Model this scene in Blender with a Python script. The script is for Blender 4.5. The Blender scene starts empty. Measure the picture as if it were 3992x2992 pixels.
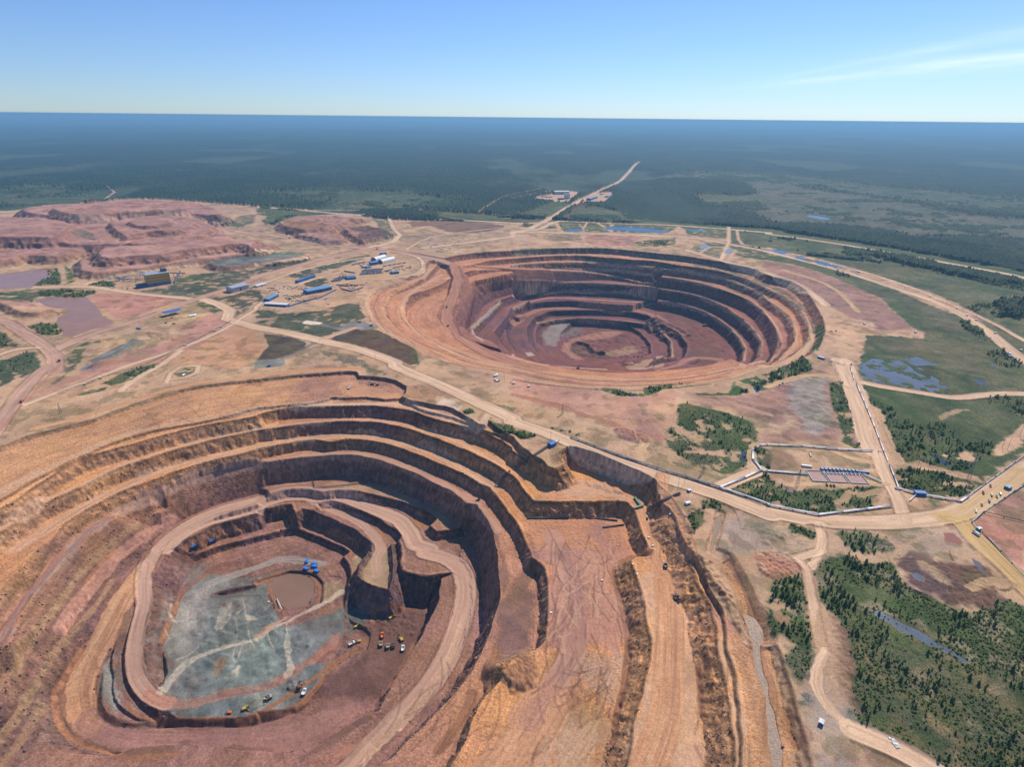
import bpy, math, random
import numpy as np
from mathutils import Vector, Matrix
rad = math.radians
SC = bpy.context.scene
COL = SC.collection
# ------------------------------------------------------------------ camera
CAM_H = 400.0
DIP = 0.0112                      # dip of the horizon seen from the camera
RP = 1e12         # radius of the ground's curvature
PITCH = 24.04
ROLL = 0.60
cam_d = bpy.data.cameras.new('camera'); cam = bpy.data.objects.new('camera', cam_d); COL.objects.link(cam)
cam_d.sensor_width = 36; cam_d.lens = 36 * 2327.0 / 3992.0
cam_d.clip_start = 1; cam_d.clip_end = 90000
RM = Matrix.Rotation(rad(90 - PITCH), 3, 'X') @ Matrix.Rotation(rad(ROLL), 3, 'Z')
cam.matrix_world = Matrix.Translation((0, 0, CAM_H)) @ RM.to_4x4()
SC.camera = cam
# ------------------------------------------------------------------ sky and sun
SUN_AZ, SUN_EL = 34.0, 46.0       # azimuth clockwise from +Y
world = bpy.data.worlds.new('World'); SC.world = world; world.use_nodes = True
wn, wl = world.node_tree.nodes, world.node_tree.links
wn.clear()
sky = wn.new('ShaderNodeTexSky'); sky.sky_type = 'NISHITA'; sky.sun_disc = False
sky.sun_elevation = rad(SUN_EL); sky.sun_rotation = rad(SUN_AZ)
sky.altitude = 400; sky.air_density = 1.0; sky.dust_density = 0.15; sky.ozone_density = 2.2
tc = wn.new('ShaderNodeTexCoord')
mp = wn.new('ShaderNodeMapping'); mp.inputs['Location'].default_value = (0, 0, 0.006)
wl.new(tc.outputs['Generated'], mp.inputs['Vector'])
nrm = wn.new('ShaderNodeVectorMath'); nrm.operation = 'NORMALIZE'
wl.new(mp.outputs[0], nrm.inputs[0]); wl.new(nrm.outputs[0], sky.inputs['Vector'])
bg = wn.new('ShaderNodeBackground'); bg.inputs['Strength'].default_value = 0.088
wo = wn.new('ShaderNodeOutputWorld')
tint = wn.new('ShaderNodeMix'); tint.data_type = 'RGBA'; tint.blend_type = 'MULTIPLY'; tint.inputs[0].default_value = 1.0
tint.inputs[7].default_value = (0.74, 0.95, 1.36, 1); wl.new(sky.outputs[0], tint.inputs[6]); wl.new(tint.outputs[2], bg.inputs['Color']); wl.new(bg.outputs[0], wo.inputs['Surface'])
sun_d = bpy.data.lights.new('sun', 'SUN'); sun_d.energy = 5.0; sun_d.angle = rad(0.53); sun_d.color = (1.0, 0.93, 0.83)
sun = bpy.data.objects.new('sun', sun_d); COL.objects.link(sun)
sv = Vector((math.sin(rad(SUN_AZ)) * math.cos(rad(SUN_EL)), math.cos(rad(SUN_AZ)) * math.cos(rad(SUN_EL)), math.sin(rad(SUN_EL))))
sun.rotation_euler = sv.to_track_quat('Z', 'Y').to_euler()
SC.view_settings.view_transform = 'Standard'; SC.view_settings.look = 'None'
SC.view_settings.exposure = 0.07; SC.view_settings.gamma = 1.0; SC.view_settings.use_curve_mapping = False
SC.cycles.volume_bounces = 0; SC.cycles.max_bounces = 5; SC.cycles.diffuse_bounces = 3

# ------------------------------------------------------------------ helpers
F32 = np.float32
RMn = np.array(RM, dtype=np.float64)
def rays(nx, ny):
    nx = np.asarray(nx, float); ny = np.asarray(ny, float)
    d = np.stack([(nx - 1996) / 2327.0, -(ny - 1496) / 2327.0, -np.ones_like(nx)], -1)
    return d @ RMn.T
def unproj(nx, ny, z):
    """pixel of the photograph -> ground point at height z above the curved datum"""
    d = rays(nx, ny); z = np.broadcast_to(np.asarray(z, float), d[..., 0].shape)
    zz = z.copy()
    for _ in range(12):
        t = (zz - CAM_H) / np.minimum(d[..., 2], -1e-3)
        x, y = d[..., 0] * t, d[..., 1] * t
        zz = z - (x * x + y * y) / (2 * RP)
    return x, y
TILES = {'A': (0, 700, 2.211), 'B': (1000, 700, 2.211), 'C': (2000, 700, 2.211), 'D': (2992, 700, 2.211),
         'E': (0, 1400, 2.211), 'F': (1000, 1400, 2.211), 'G': (2000, 1400, 2.211), 'H': (2992, 1400, 2.211),
         'I': (0, 2150, 1.969), 'J': (1000, 2150, 1.969), 'K': (2000, 2150, 1.969), 'L': (2992, 2150, 1.969),
         'N': (0, 0, 1.0), 'O': (0, 0, 0.55411)}
def PT(s, z=0.0, sl=1.9, fl=0.0):
    """'F 10,20@-8/1.5~-25 ...' -> rows x, y, z, slope, floor; z, slope and floor stick"""
    out = []; T = TILES['N']
    for w in s.split():
        if w in TILES: T = TILES[w]; continue
        for ch in '@/~': w = w.replace(ch, ' ' + ch)
        a = w.split(); x, y = a[0].split(',')
        for q in a[1:]:
            if q[0] == '@': z = float(q[1:])
            elif q[0] == '/': sl = float(q[1:])
            else: fl = float(q[1:])
        out.append((T[0] + float(x) / T[2], T[1] + float(y) / T[2], z, sl, fl))
    return np.array(out, float)
def smooth(P, closed=True, step=32.0):
    n = len(P); out = []
    for i in range(n if closed else n - 1):
        if closed: a, b, c, d = P[i - 1], P[i], P[(i + 1) % n], P[(i + 2) % n]
        else: a, b, c, d = P[max(i - 1, 0)], P[i], P[i + 1], P[min(i + 2, n - 1)]
        m = int(np.clip(np.hypot(*(c - b)[:2]) / step, 1, 5))
        for k in range(m):
            t = k / m
            q = 0.5 * ((2 * b) + (c - a) * t + (2 * a - 5 * b + 4 * c - d) * t * t + (3 * b - 3 * c + d - a) * t ** 3)
            q[2:] = b[2:] + (c[2:] - b[2:]) * t
            out.append(q)
    if not closed: out.append(P[-1])
    return np.array(out)
def _h(ix, iy, seed):
    n = (ix.astype(np.int64) * 374761393 + iy.astype(np.int64) * 668265263 + seed * 1442695041) & 0x7fffffff
    n = ((n ^ (n >> 13)) * 1274126177) & 0x7fffffff
    return ((n ^ (n >> 16)) & 0xffff).astype(F32) / F32(65535.0)
def vnoise(x, y, seed=0):
    ix = np.floor(x); iy = np.floor(y); fx = (x - ix).astype(F32); fy = (y - iy).astype(F32)
    ix = ix.astype(np.int64); iy = iy.astype(np.int64)
    ux = fx * fx * (3 - 2 * fx); uy = fy * fy * (3 - 2 * fy)
    a = _h(ix, iy, seed); b = _h(ix + 1, iy, seed); c = _h(ix, iy + 1, seed); d = _h(ix + 1, iy + 1, seed)
    return (a + (b - a) * ux + (c - a) * uy + (a - b - c + d) * ux * uy) * 2 - 1
def fbm(x, y, wl_, oct_=3, seed=0, gain=0.5):
    s = 0; a = 1.0; t = 0
    for o in range(oct_):
        s = s + a * vnoise(x / wl_ + 17.3 * o, y / wl_ - 9.1 * o, seed + o); t += a; a *= gain; wl_ *= 0.5
    return s / t
def nearest(px, py, X, Y, closed):
    """distance to a polyline, segment index and parameter, inside flag"""
    best = np.full(px.shape, 1e12, F32); idx = np.zeros(px.shape, np.int32); tt = np.zeros(px.shape, F32)
    ins = np.zeros(px.shape, bool); n = len(X)
    for i in range(n if closed else n - 1):
        x0, y0 = F32(X[i]), F32(Y[i]); x1, y1 = F32(X[(i + 1) % n]), F32(Y[(i + 1) % n])
        dx, dy = x1 - x0, y1 - y0; L = max(float(dx * dx + dy * dy), 1e-6)
        qx, qy = px - x0, py - y0
        t = np.clip((qx * dx + qy * dy) / F32(L), 0, 1)
        d2 = (qx - t * dx) ** 2 + (qy - t * dy) ** 2
        m = d2 < best
        best = np.where(m, d2, best); idx[m] = i; tt = np.where(m, t, tt)
        if closed and y0 != y1:
            c = (y0 > py) != (y1 > py)
            ins ^= c & (qx < (dx / dy) * qy)
    return np.sqrt(best), idx, tt, ins
def lerp_at(V, idx, tt, closed):
    n = len(V); j = (idx + 1) % n if closed else np.minimum(idx + 1, n - 1)
    V = V.astype(F32); return V[idx] + (V[j] - V[idx]) * tt

# ------------------------------------------------------------------ terrain grid: rings round the camera's foot
DET = 1.0
rr = [212.0]
while rr[-1] < 62000:
    r = rr[-1]
    k = max(1.0 / DET, (0.00165 if r < 2700 else 0.0042) * r / DET)
    if r > 5000: k = max(k, 0.007 * r / DET)
    if r > 15000: k = max(k, 0.02 * r / DET)
    rr.append(r + k)
RR = np.array(rr); NA = int(1560 * DET)
AZ = np.linspace(rad(-59), rad(59), NA)
GX = (RR[:, None] * np.sin(AZ)[None, :]).astype(F32); GY = (RR[:, None] * np.cos(AZ)[None, :]).astype(F32)
GR = np.broadcast_to(RR[:, None], GX.shape).astype(F32)
print('terrain grid', GX.shape)
H = (fbm(GX, GY, 420, 3, 5) * 2.0 + fbm(GX, GY, 60, 3, 9) * 0.5).astype(F32)
far = np.clip((GR - 4000) / 5000, 0, 1)
H += far * (fbm(GX, GY, 3500, 3, 77) * 22)
DC = np.zeros(GX.shape, F32); DL = np.zeros(GX.shape, F32); EDGE = np.zeros(GX.shape, F32); EDGEP = np.zeros(GX.shape, F32)
WX = (GX + 2.6 * fbm(GX, GY, 26, 3, 21)).astype(F32); WY = (GY + 2.6 * fbm(GX, GY, 26, 3, 22)).astype(F32)
RLIM = int(np.searchsorted(RR, 6500))        # features stay nearer than this
def region(X, Y, pad):
    """rows/cols of the grid that the points' bounding wedge covers"""
    r = np.hypot(X, Y); a = np.arctan2(X, Y)
    x0, x1, y0, y1 = X.min() - pad, X.max() + pad, Y.min() - pad, Y.max() + pad
    m = (GX[:RLIM] > x0) & (GX[:RLIM] < x1) & (GY[:RLIM] > y0) & (GY[:RLIM] < y1)
    rows = np.where(m.any(1))[0]; cols = np.where(m.any(0))[0]
    if len(rows) == 0: return None, None
    return (slice(rows[0], rows[-1] + 1), slice(cols[0], cols[-1] + 1)), m[rows[0]:rows[-1] + 1, cols[0]:cols[-1] + 1]
def CUT(s, sm=True, warp=1.0, berm=1.0):
    P = PT(s)
    if sm: P = smooth(P)
    X, Y = unproj(P[:, 0], P[:, 1], P[:, 2])
    sl, m = region(X, Y, 4)
    if sl is None: return
    wx = (GX[sl] + (WX[sl] - GX[sl]) * warp)[m]; wy = (GY[sl] + (WY[sl] - GY[sl]) * warp)[m]
    d, idx, tt, ins = nearest(wx, wy, X, Y, True)
    zc = lerp_at(P[:, 2], idx, tt, True); S = lerp_at(P[:, 3], idx, tt, True); fl = lerp_at(P[:, 4], idx, tt, True)
    dj = np.where(d > 1, d + np.minimum(d * .25, 1.5) * (1.1 * vnoise(wx / 6.5, wy / 6.5, 15) + .5 * vnoise(wx / 2.9, wy / 2.9, 16)), d)
    h = np.maximum(fl, zc - dj * S)
    v = H[sl]; cur = v[m]
    rough = np.where(h > fl + .15, 0.55, 0.07) * vnoise(wx / 3.1, wy / 3.1, 4)
    w = np.maximum(1.1, GR[sl][m] * .0013)
    seg = np.hypot(np.roll(X, -1) - X, np.roll(Y, -1) - Y); cum = np.concatenate([[0], np.cumsum(seg)[:-1]])
    on = ins & (cur > h - .5); q_ = DC[sl]; q_[m] = np.where(on, d, q_[m]); q_ = DL[sl]; q_[m] = np.where(on, (cum[idx] + seg[idx] * tt).astype(F32), q_[m])
    act = (np.abs(cur - zc) < 2.5) | (ins & (cur > h + .8) & (cur < zc + 3))
    sd = np.where(ins, d, -d)
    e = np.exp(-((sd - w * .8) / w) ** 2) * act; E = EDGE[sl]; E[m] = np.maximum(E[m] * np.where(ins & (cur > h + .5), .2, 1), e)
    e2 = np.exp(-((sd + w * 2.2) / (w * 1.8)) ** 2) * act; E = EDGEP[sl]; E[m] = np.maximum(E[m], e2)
    cur = np.where(ins, np.minimum(cur, h + rough), cur + .9 * np.exp(-((d - 1.6) / 1.1) ** 2) * act * berm)
    v[m] = cur
def FILL(s, sm=True, pad=60, warp=1.0):
    """raised ground: inside at z, outside falls with the slope"""
    P = PT(s, sl=0.75)
    if sm: P = smooth(P)
    X, Y = unproj(P[:, 0], P[:, 1], P[:, 2])
    sl, m = region(X, Y, pad)
    if sl is None: return
    wx = (GX[sl] + (WX[sl] - GX[sl]) * warp)[m]; wy = (GY[sl] + (WY[sl] - GY[sl]) * warp)[m]
    d, idx, tt, ins = nearest(wx, wy, X, Y, True)
    zc = lerp_at(P[:, 2], idx, tt, True); S = lerp_at(P[:, 3], idx, tt, True)
    h = np.where(ins, zc + .1 * vnoise(wx / 3.3, wy / 3.3, 6), zc - d * S * (1 + .25 * vnoise(wx / 9, wy / 9, 8)))
    v = H[sl]; v[m] = np.maximum(v[m], h)
def GRADE(width, s, cut=1.5, fill=1.1, sm=True, warp=0.5):
    """a road bed: level across at the line's height, banks on both sides"""
    P = PT(s)
    if sm: P = smooth(P, False)
    X, Y = unproj(P[:, 0], P[:, 1], P[:, 2])
    sl, m = region(X, Y, width / 2 + 30)
    if sl is None: return
    wx = (GX[sl] + (WX[sl] - GX[sl]) * warp)[m]; wy = (GY[sl] + (WY[sl] - GY[sl]) * warp)[m]
    d, idx, tt, _ = nearest(wx, wy, X, Y, False)
    zl = lerp_at(P[:, 2], idx, tt, False); e = np.maximum(d - width / 2, 0)
    v = H[sl]; cur = v[m]
    up = zl + e * cut; dn = zl - e * fill
    new = np.minimum(np.maximum(cur, dn), up)
    v[m] = np.where(d < width / 2 + 30, new, cur)
def grid_h(x, y):
    """height above the datum, bilinear in the terrain grid"""
    x = np.asarray(x, float); y = np.asarray(y, float)
    r = np.hypot(x, y); a = np.arctan2(x, y)
    i = np.clip(np.searchsorted(RR, r) - 1, 0, len(RR) - 2); fr = np.clip((r - RR[i]) / (RR[i + 1] - RR[i]), 0, 1)
    g = np.clip((a - AZ[0]) / (AZ[1] - AZ[0]), 0, NA - 1.001); j = g.astype(int); fa = g - j
    return (H[i, j] * (1 - fa) + H[i, j + 1] * fa) * (1 - fr) + (H[i + 1, j] * (1 - fa) + H[i + 1, j + 1] * fa) * fr
def gz(x, y): return grid_h(x, y) - (np.asarray(x, float) ** 2 + np.asarray(y, float) ** 2) / (2 * RP)
def ontop(nx, ny):
    """where the photograph's rays meet the finished terrain"""
    nx = np.atleast_1d(np.asarray(nx, float)); ny = np.atleast_1d(np.asarray(ny, float))
    d = rays(nx, ny); out = np.zeros((len(nx), 2))
    xa, ya = unproj(nx, ny, 55.0); xb, yb = unproj(nx, ny, -200.0)
    for c in range(0, len(nx), 2000):
        e = slice(c, c + 2000); t = np.linspace(0, 1, 420)[None, :]
        X = xa[e, None] + (xb - xa)[e, None] * t; Y = ya[e, None] + (yb - ya)[e, None] * t
        L = np.hypot(d[e, 0], d[e, 1]); Z = CAM_H + d[e, 2][:, None] / L[:, None] * np.hypot(X, Y)
        below = Z <= gz(X, Y)
        k = np.where(below.any(1), below.argmax(1), 419); k = np.maximum(k, 1)
        q = np.arange(len(k))
        za = Z[q, k - 1] - gz(X[q, k - 1], Y[q, k - 1]); zb = Z[q, k] - gz(X[q, k], Y[q, k])
        f = np.clip(za / np.maximum(za - zb, 1e-6), 0, 1)
        out[e, 0] = X[q, k - 1] + (X[q, k] - X[q, k - 1]) * f; out[e, 1] = Y[q, k - 1] + (Y[q, k] - Y[q, k - 1]) * f
    return out
# thin cirrus streaks low over the right of the horizon
def _dirpix(x, y): d = rays([x], [y])[0]; return Vector(d).normalized()
_ca, _cb = _dirpix(2650, 372), _dirpix(3992, 225); _cn = _ca.cross(_cb).normalized(); _ct = _cn.cross(_ca).normalized()
def wmath(op, a, b=None, c=None):
    k = wn.new('ShaderNodeMath'); k.operation = op
    for i, q in enumerate((a, b, c)):
        if q is None: continue
        if isinstance(q, (int, float)): k.inputs[i].default_value = q
        else: wl.new(q, k.inputs[i])
    return k.outputs[0]
def wdot(v):
    k = wn.new('ShaderNodeVectorMath'); k.operation = 'DOT_PRODUCT'; wl.new(tc.outputs['Generated'], k.inputs[0]); k.inputs[1].default_value = v; return k.outputs['Value']
_s, _t = wdot(_cn), wdot(_ct)
_cv = wn.new('ShaderNodeCombineXYZ'); wl.new(wmath('MULTIPLY', _t, 9.0), _cv.inputs[0]); wl.new(wmath('MULTIPLY', _s, 95.0), _cv.inputs[1])
_cz = wn.new('ShaderNodeTexNoise'); _cz.inputs['Scale'].default_value = 1.0; _cz.inputs['Detail'].default_value = 6; _cz.inputs['Roughness'].default_value = .6; wl.new(_cv.outputs[0], _cz.inputs['Vector'])
_wid = wmath('MAXIMUM', wmath('MULTIPLY', _t, .045), .003)
def streak(off, wk, amp):
    q = wmath('DIVIDE', wmath('ADD', _s, wmath('MULTIPLY', _t, off)), wmath('MULTIPLY', _wid, wk)); g = wmath('POWER', 2.718, wmath('MULTIPLY', wmath('MULTIPLY', q, q), -1.0)); return wmath('MULTIPLY', g, amp)
_sum = wmath('ADD', streak(.004, .5, .34), wmath('ADD', streak(.07, .35, .16), streak(.02, 2.4, .12)))
_fade = wn.new('ShaderNodeMapRange'); _fade.interpolation_type = 'SMOOTHSTEP'; wl.new(_t, _fade.inputs[0]); _fade.inputs[1].default_value = .0; _fade.inputs[2].default_value = .35
_nz = wn.new('ShaderNodeMapRange'); wl.new(_cz.outputs[0], _nz.inputs[0]); _nz.inputs[1].default_value = .3; _nz.inputs[2].default_value = .7
_cm = wmath('MINIMUM', wmath('MULTIPLY', wmath('MULTIPLY', _sum, _fade.outputs[0]), wmath('ADD', wmath('MULTIPLY', _nz.outputs[0], .9), .35)), .9)
_mx = wn.new('ShaderNodeMix'); _mx.data_type = 'RGBA'; wl.new(_cm, _mx.inputs[0]); wl.new(tint.outputs[2], _mx.inputs[6]); _mx.inputs[7].default_value = (11.5, 12.6, 13.6, 1)
wl.new(_mx.outputs[2], bg.inputs['Color'])
# ================================================================== terrain: spoil heaps
FILL('''A 690,700@16 705,775 800,800 1000,790 1300,745 1600,700 2000,650 2211,628 B 150,560 0,560 A 2100,540 1400,600 900,640 740,670''')
FILL('''A 850,632@38 880,665 940,672 1110,655 1380,640 1600,600 1900,562 2060,548 2150,560 2211,520 1700,520 1300,560 900,590''')
FILL('''A -500,640@20 0,690 230,650 480,660 700,600 900,560 1400,555 2000,520 1900,450 1000,480 0,500 -500,500''')
FILL('''A -500,520@30 0,525 300,535 700,558 1000,555 1400,552 1700,500 1820,440 1800,390 1600,310 1200,300 900,330 400,330 -500,330''')
FILL('''A -300,490@50 0,490 250,492 480,482 570,405 580,375 510,350 350,342 200,345 0,365 -300,400''')
FILL('''A 950,370@46 1000,430 1080,480 1250,450 1500,440 1640,400 1700,350 1600,318 1400,310 1200,320 1050,345''')
FILL('''A 1110,365@56 1200,400 1350,395 1460,370 1480,340 1350,322 1230,325''')
FILL('''A 190,252@40 260,285 600,318 1000,300 1500,290 1900,300 1700,200 1400,180 1100,175 500,215 250,242''')
FILL('''A 455,245@59 520,275 680,300 850,292 1000,275 1300,270 1600,250 1450,205 1200,190 800,210 560,225''')
FILL('''A 0,1060@10 100,1100 170,1140 330,1140 520,1090 560,1130 400,1050 200,1045 0,1040''')
FILL('''B 205,370@23 250,400 420,430 620,410 780,350 900,330 700,320 500,310 300,330''')
FILL('''B 350,470@12 480,500 600,530 760,520 650,470 500,450''')
FILL('''B 760,420@15 900,400 1100,420 1160,470 1000,500 900,520''')
FILL('''A 1800,720@13 1900,690 2211,660 B 60,660 200,650 400,640 380,660 200,700 0,710 A 1950,750''')
# ================================================================== the far pit
CUT('''B 1480,700@0~-8/1.0 1440,760 1300,850 1150,905 1010,950 945,1010 940,1100 980,1200 1100,1310 1300,1430 1500,1530 1800,1610
 G 0,130 200,180 500,222 800,245 1100,252 1400,228 1700,198 1900,165 2050,110 2211,70 D 200,1590~-18/1.2 380,1500 480,1380 500,1290 470,1180 400,1060 330,960
 200,880 0,830 C 2100,780/1.3 1850,722 1500,660 1100,620 800,592 400,590 0,612 B 2000,622 1800,640 1650,665 1560,690''')
CUT('''B 1560,720@-8~-18/1.0 1530,780 1400,870 1250,930 1120,990 1080,1100 1110,1180 1200,1280 1400,1400 1700,1530 2000,1610
 G 0,95 300,160 700,205 1100,213 1500,185 1800,140 2000,75 2211,20 D 180,1540@-18~-33/1.2 370,1380 350,1240 290,1120 170,1020 0,940 C 2100,890 1900,820 1650,768
 1400,735 1200,700 900,685 660,660 400,655 0,680 B 2000,700 1750,730@-10~-20''')
CUT('''B 1660,860@-18~-32/1.0 1600,900 1480,950 1330,1000 1240,1100 1250,1200 1330,1290 1500,1390 1800,1510
 G 0,50 300,120 700,170 1100,178 1500,150 1900,75 C 2211,1610 D 100,1540@-33~-50/1.2 230,1400 240,1290 190,1180 110,1110 0,1040 C 2150,990 2000,920 1800,850 1500,795 1200,765 900,742 600,715 300,715 0,735
 B 2100,745@-20~-35 1900,770 1800,800''')
CUT('''B 2211,830@-45~-70/1.0 2000,880 1880,905 1790,1000 1740,1080@-38 1700,1150@-38 1640,1200@-42~-58/0.6 1600,1260 1700,1340 1800,1410 2000,1500
 G 0,10 200,70 500,128 900,160 1300,138 1700,90 1900,30 C 2000,1620 D 30,1560@-50~-80/1.7 110,1420 100,1350 60,1260 0,1180 C 2150,1120 2050,1050 1900,985 1700,915
 1500,868 1200,826 900,785 600,772 300,768 100,790@-48~-72''')
CUT('''B 2211,910@-70~-92/1.0 2000,960 1900,1020 1820,1120 1760,1220 1780,1310 1860,1380 2050,1460
 C 0,1590 250,1650 600,1700 1000,1710 1400,1690 1800,1640 2000,1600@-80~-108/1.9 2120,1520 2145,1400 2080,1300 1970,1195 1810,1090 1600,1002 1300,946 1000,910 660,888 300,890 0,905''')
CUT('''B 2211,1000@-92~-110/1.0 2080,1050 1950,1180 1850,1280 1900,1390 2100,1460 C 0,1560 300,1630 600,1660 1000,1668 1300,1660 1600,1625 1850,1610@-108~-135/1.9 1980,1560 2005,1460 1960,1370 1880,1285
 1750,1190 1600,1120 1400,1060 1250,1042 1246,1000@-104~-118 1100,985 900,980 740,972 400,965 160,990 0,1000''')
CUT('''B 2211,1090@-110~-125/1.0 2150,1200 2050,1320 2120,1420 C 0,1520 300,1600 600,1635 1000,1640 1215,1600~-135 1240,1400 1235,1200 1235,1075/1.9 1000,1055 800,1045 500,1022 250,1030 100,1060 0,1105''')
CUT('''B 2211,1180@-124~-135/1.0 2150,1290 C 0,1460 250,1580 600,1615 1000,1620 1250,1560 1300,1350 1250,1180 1225,1145/1.9 1000,1120 700,1105 400,1108 200,1130 50,1190''')
CUT('''C 190,1190@-136~-150/1.8 300,1142 600,1130 900,1135 1150,1172 1300,1255 1430,1330 1500,1430 1480,1530 1380,1590 1100,1620/0.7 700,1600 400,1560 200,1480 130,1400 120,1280''')
CUT('''C 230,1240@-150~-163/1.8 450,1200 800,1210 1000,1230 1180,1255 1280,1315 1360,1400 1370,1520 1280,1570 1000,1590/0.7 600,1560 300,1490 200,1400 200,1300''')
CUT('''C 500,1240@-163~-172/1.6 800,1245 1000,1270 1100,1320 1180,1420 1190,1500 1100,1540 900,1560/0.5 700,1545 500,1500 420,1420 400,1330''')
CUT('''C 510,1410@-172~-180/1.0 560,1395 640,1420 700,1480 800,1500 780,1530 600,1520 520,1490''')
FILL('C 950,1590@-146 985,1545 1010,1550 1030,1585',pad=30)
FILL('C 1200,1625@-133 1240,1580 1260,1580 1290,1620',pad=30)
FILL('C 1235,1180@-128 1400,1260 1520,1330 1480,1300 1350,1230 1250,1160',pad=30)
# haul road down the west wall
GRADE(30, 'B 1300,645@-3 1500,680 1700,735@-6 1740,850@-14 1700,1000@-28 1645,1140@-39 1640,1220@-45 1700,1310@-52 1850,1420@-60 2000,1500@-66 2211,1590@-74 C 300,1610@-92 700,1650@-105 1100,1650@-115 1400,1590@-125 1560,1540@-133')
GRADE(16, 'B 1900,745@-22 2211,765@-28 C 330,775@-46 600,790@-55 850,825@-66 1200,905@-80')
# ================================================================== the near pit
FILL('A 800,1585@7/0.6 960,1530 1130,1420 1215,1385 1130,1410 950,1510', pad=20)
FILL('A 840,1385@4/0.6 870,1375 880,1385', pad=15)
CUT('''E 0,760@0~-5/1.0 300,650 700,545 1000,445 1300,335 1700,232 2211,172 F 300,142/1.4 700,112 860,112 880,150 1000,152 1100,168 1200,190 1290,240
 1285,290 1250,325 1530,400 1700,430 1850,530 1900,570 1975,570 2000,530 2100,610 2211,690 G 60,740 170,830 230,862 310,940 370,950 455,905 400,850 385,812
 480,768 620,800 800,865 950,930 1100,985 1230,1060 1300,1120/0.3 1390,1240 1460,1350 1540,1500 1600,1658 K 1480,150 1600,330 1740,450 1850,560 1910,650 L 50,690/0.7 110,850 160,1000 215,1200 240,1300 300,1500 330,1658 N 3240,3300 3300,4600 -1500,4600 -2500,2600 -700,2050''')
CUT('''E -500,1420@-5~-8/1.0 0,1210 400,980 700,850 950,730 1300,625 1750,540 2211,425 F 0,425/1.3 440,383 600,352 660,330 760,338 950,330 1100,352 1230,342 1310,372 1400,432 1480,458 1700,505 1850,570 1980,620 2211,700
 G 60,760 150,860 260,950 380,985 450,950 410,860 420,815 480,785 620,818 800,882 950,946 1090,1000 1230,1090 1280,1250 1400,1400 1520,1658 K 1420,100 1500,300 1600,480 1640,700 1690,900 1740,1200 1760,1658 N 2950,3300 3050,4600 -1500,4600 -2500,2650 -750,2200''')
CUT('''E -500,1500@-8~-23/1.1 0,1290 180,1180 600,905 900,800 1300,690 1700,585 2211,490 F 0,480/1.5 300,422 700,405 1050,410 1300,440 1500,510 1700,560
 1900,612 2100,700 2211,770 G 0,790 150,885 275,975 390,1010 470,985 460,900 430,850 480,800/1.5 620,832 800,897 950,962 1080,1015 1200,1105 1240,1190 1265,1260
 1350,1400/0.8 1430,1500 1500,1658 K 1340,10 1420,250 1500,420 1555,600 1570,720 1600,880 1640,1100 1670,1350 1700,1658 N 2900,3300 3000,4600 -1500,4600 -2500,2700 -800,2350''')
CUT('''E -500,1850@-23~-38.6/1.2 0,1500 300,1280 700,1100 1000,950 1500,790 1800,705 2211,615 F 0,615/1.6 300,575 700,535 900,540 1050,550 1300,600
 1500,670 1700,740 1900,830 2100,930 2150,970 2211,1010 G 60,1090 120,1170 180,1232/1.3 330,1232 700,1236 900,1226 990,1240 1055,1330 1125,1500 1180,1658
 K 1085,0 1070,38 940,50 905,85/0.9 960,250 1010,450 1045,650 1050,850 1000,1050 960,1250 910,1450 870,1658 N 2400,3300 2400,4600 -1500,4600 -2500,2900 -900,2700''')
CUT('''I -300,820@-38.6~-51.5/1.0 -100,600 0,470 100,330 210,170 300,40 E 500,1480 700,1330 1000,1170 1300,1050 1600,940 2211,780 F 0,775/1.6 300,720 520,695 620,715 800,690
 1000,710 1200,760 1400,830 1600,910 1750,980 1900,1065 2000,1110 2060,1170 2130,1260 2211,1360 G 50,1440 100,1540 140,1640 K 130,50 200,90 240,130 268,250 255,450 240,690 130,790 0,860
 J 1870,1010 1740,1150 1640,1350 1590,1480 1450,1700 N 1600,3300 1500,4600 -1500,4600 -2500,3300 -1200,2900''')
CUT('''I -300,1000@-55.2~-84.6/0.65 100,700 230,450 330,300 520,60/1.3 E 950,1440~-81 1100,1330 1500,1135 1780,1040 2211,938/1.7 F 0,925 300,880 700,845 900,855 1100,900 1300,980
 1500,1070 1700,1180 1810,1260 1900,1275~-89.2 1980,1390 2040,1500 2060,1658 J 1845,0 1868,330 1850,420 1765,720 1640,970/1.5 1480,1150 1300,1350 1200,1450 1050,1600 900,1800@-69
 N 1300,3300 1300,4600 -1500,4600/0.5 -1800,3300 -700,2950''')
CUT('''I 0,1250@-82.8~-97.5/0.6 200,1000 430,690 480,560 600,400 830,150/1.3~-91.1 E 1500,1450@-81~-90.2/1.5 1700,1325 1760,1338 2211,1232 F 0,1205 150,1150 300,1126 450,1132 570,1150 700,1130
 900,1150 1200,1220 1400,1290 1560,1380 1490,1450 1560,1490 1700,1475 1790,1440 1830,1480 1800,1650 J 1660,100 1690,300 1660,500 1590,750 1440,1000 1200,1300~-93.8 1000,1500~-97.5 800,1700@-84.6~-97.5/0.8
 N 1150,3300~-97.5/0.5 1000,4600 -1500,4600 -1500,3600 -600,2990''')
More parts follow.
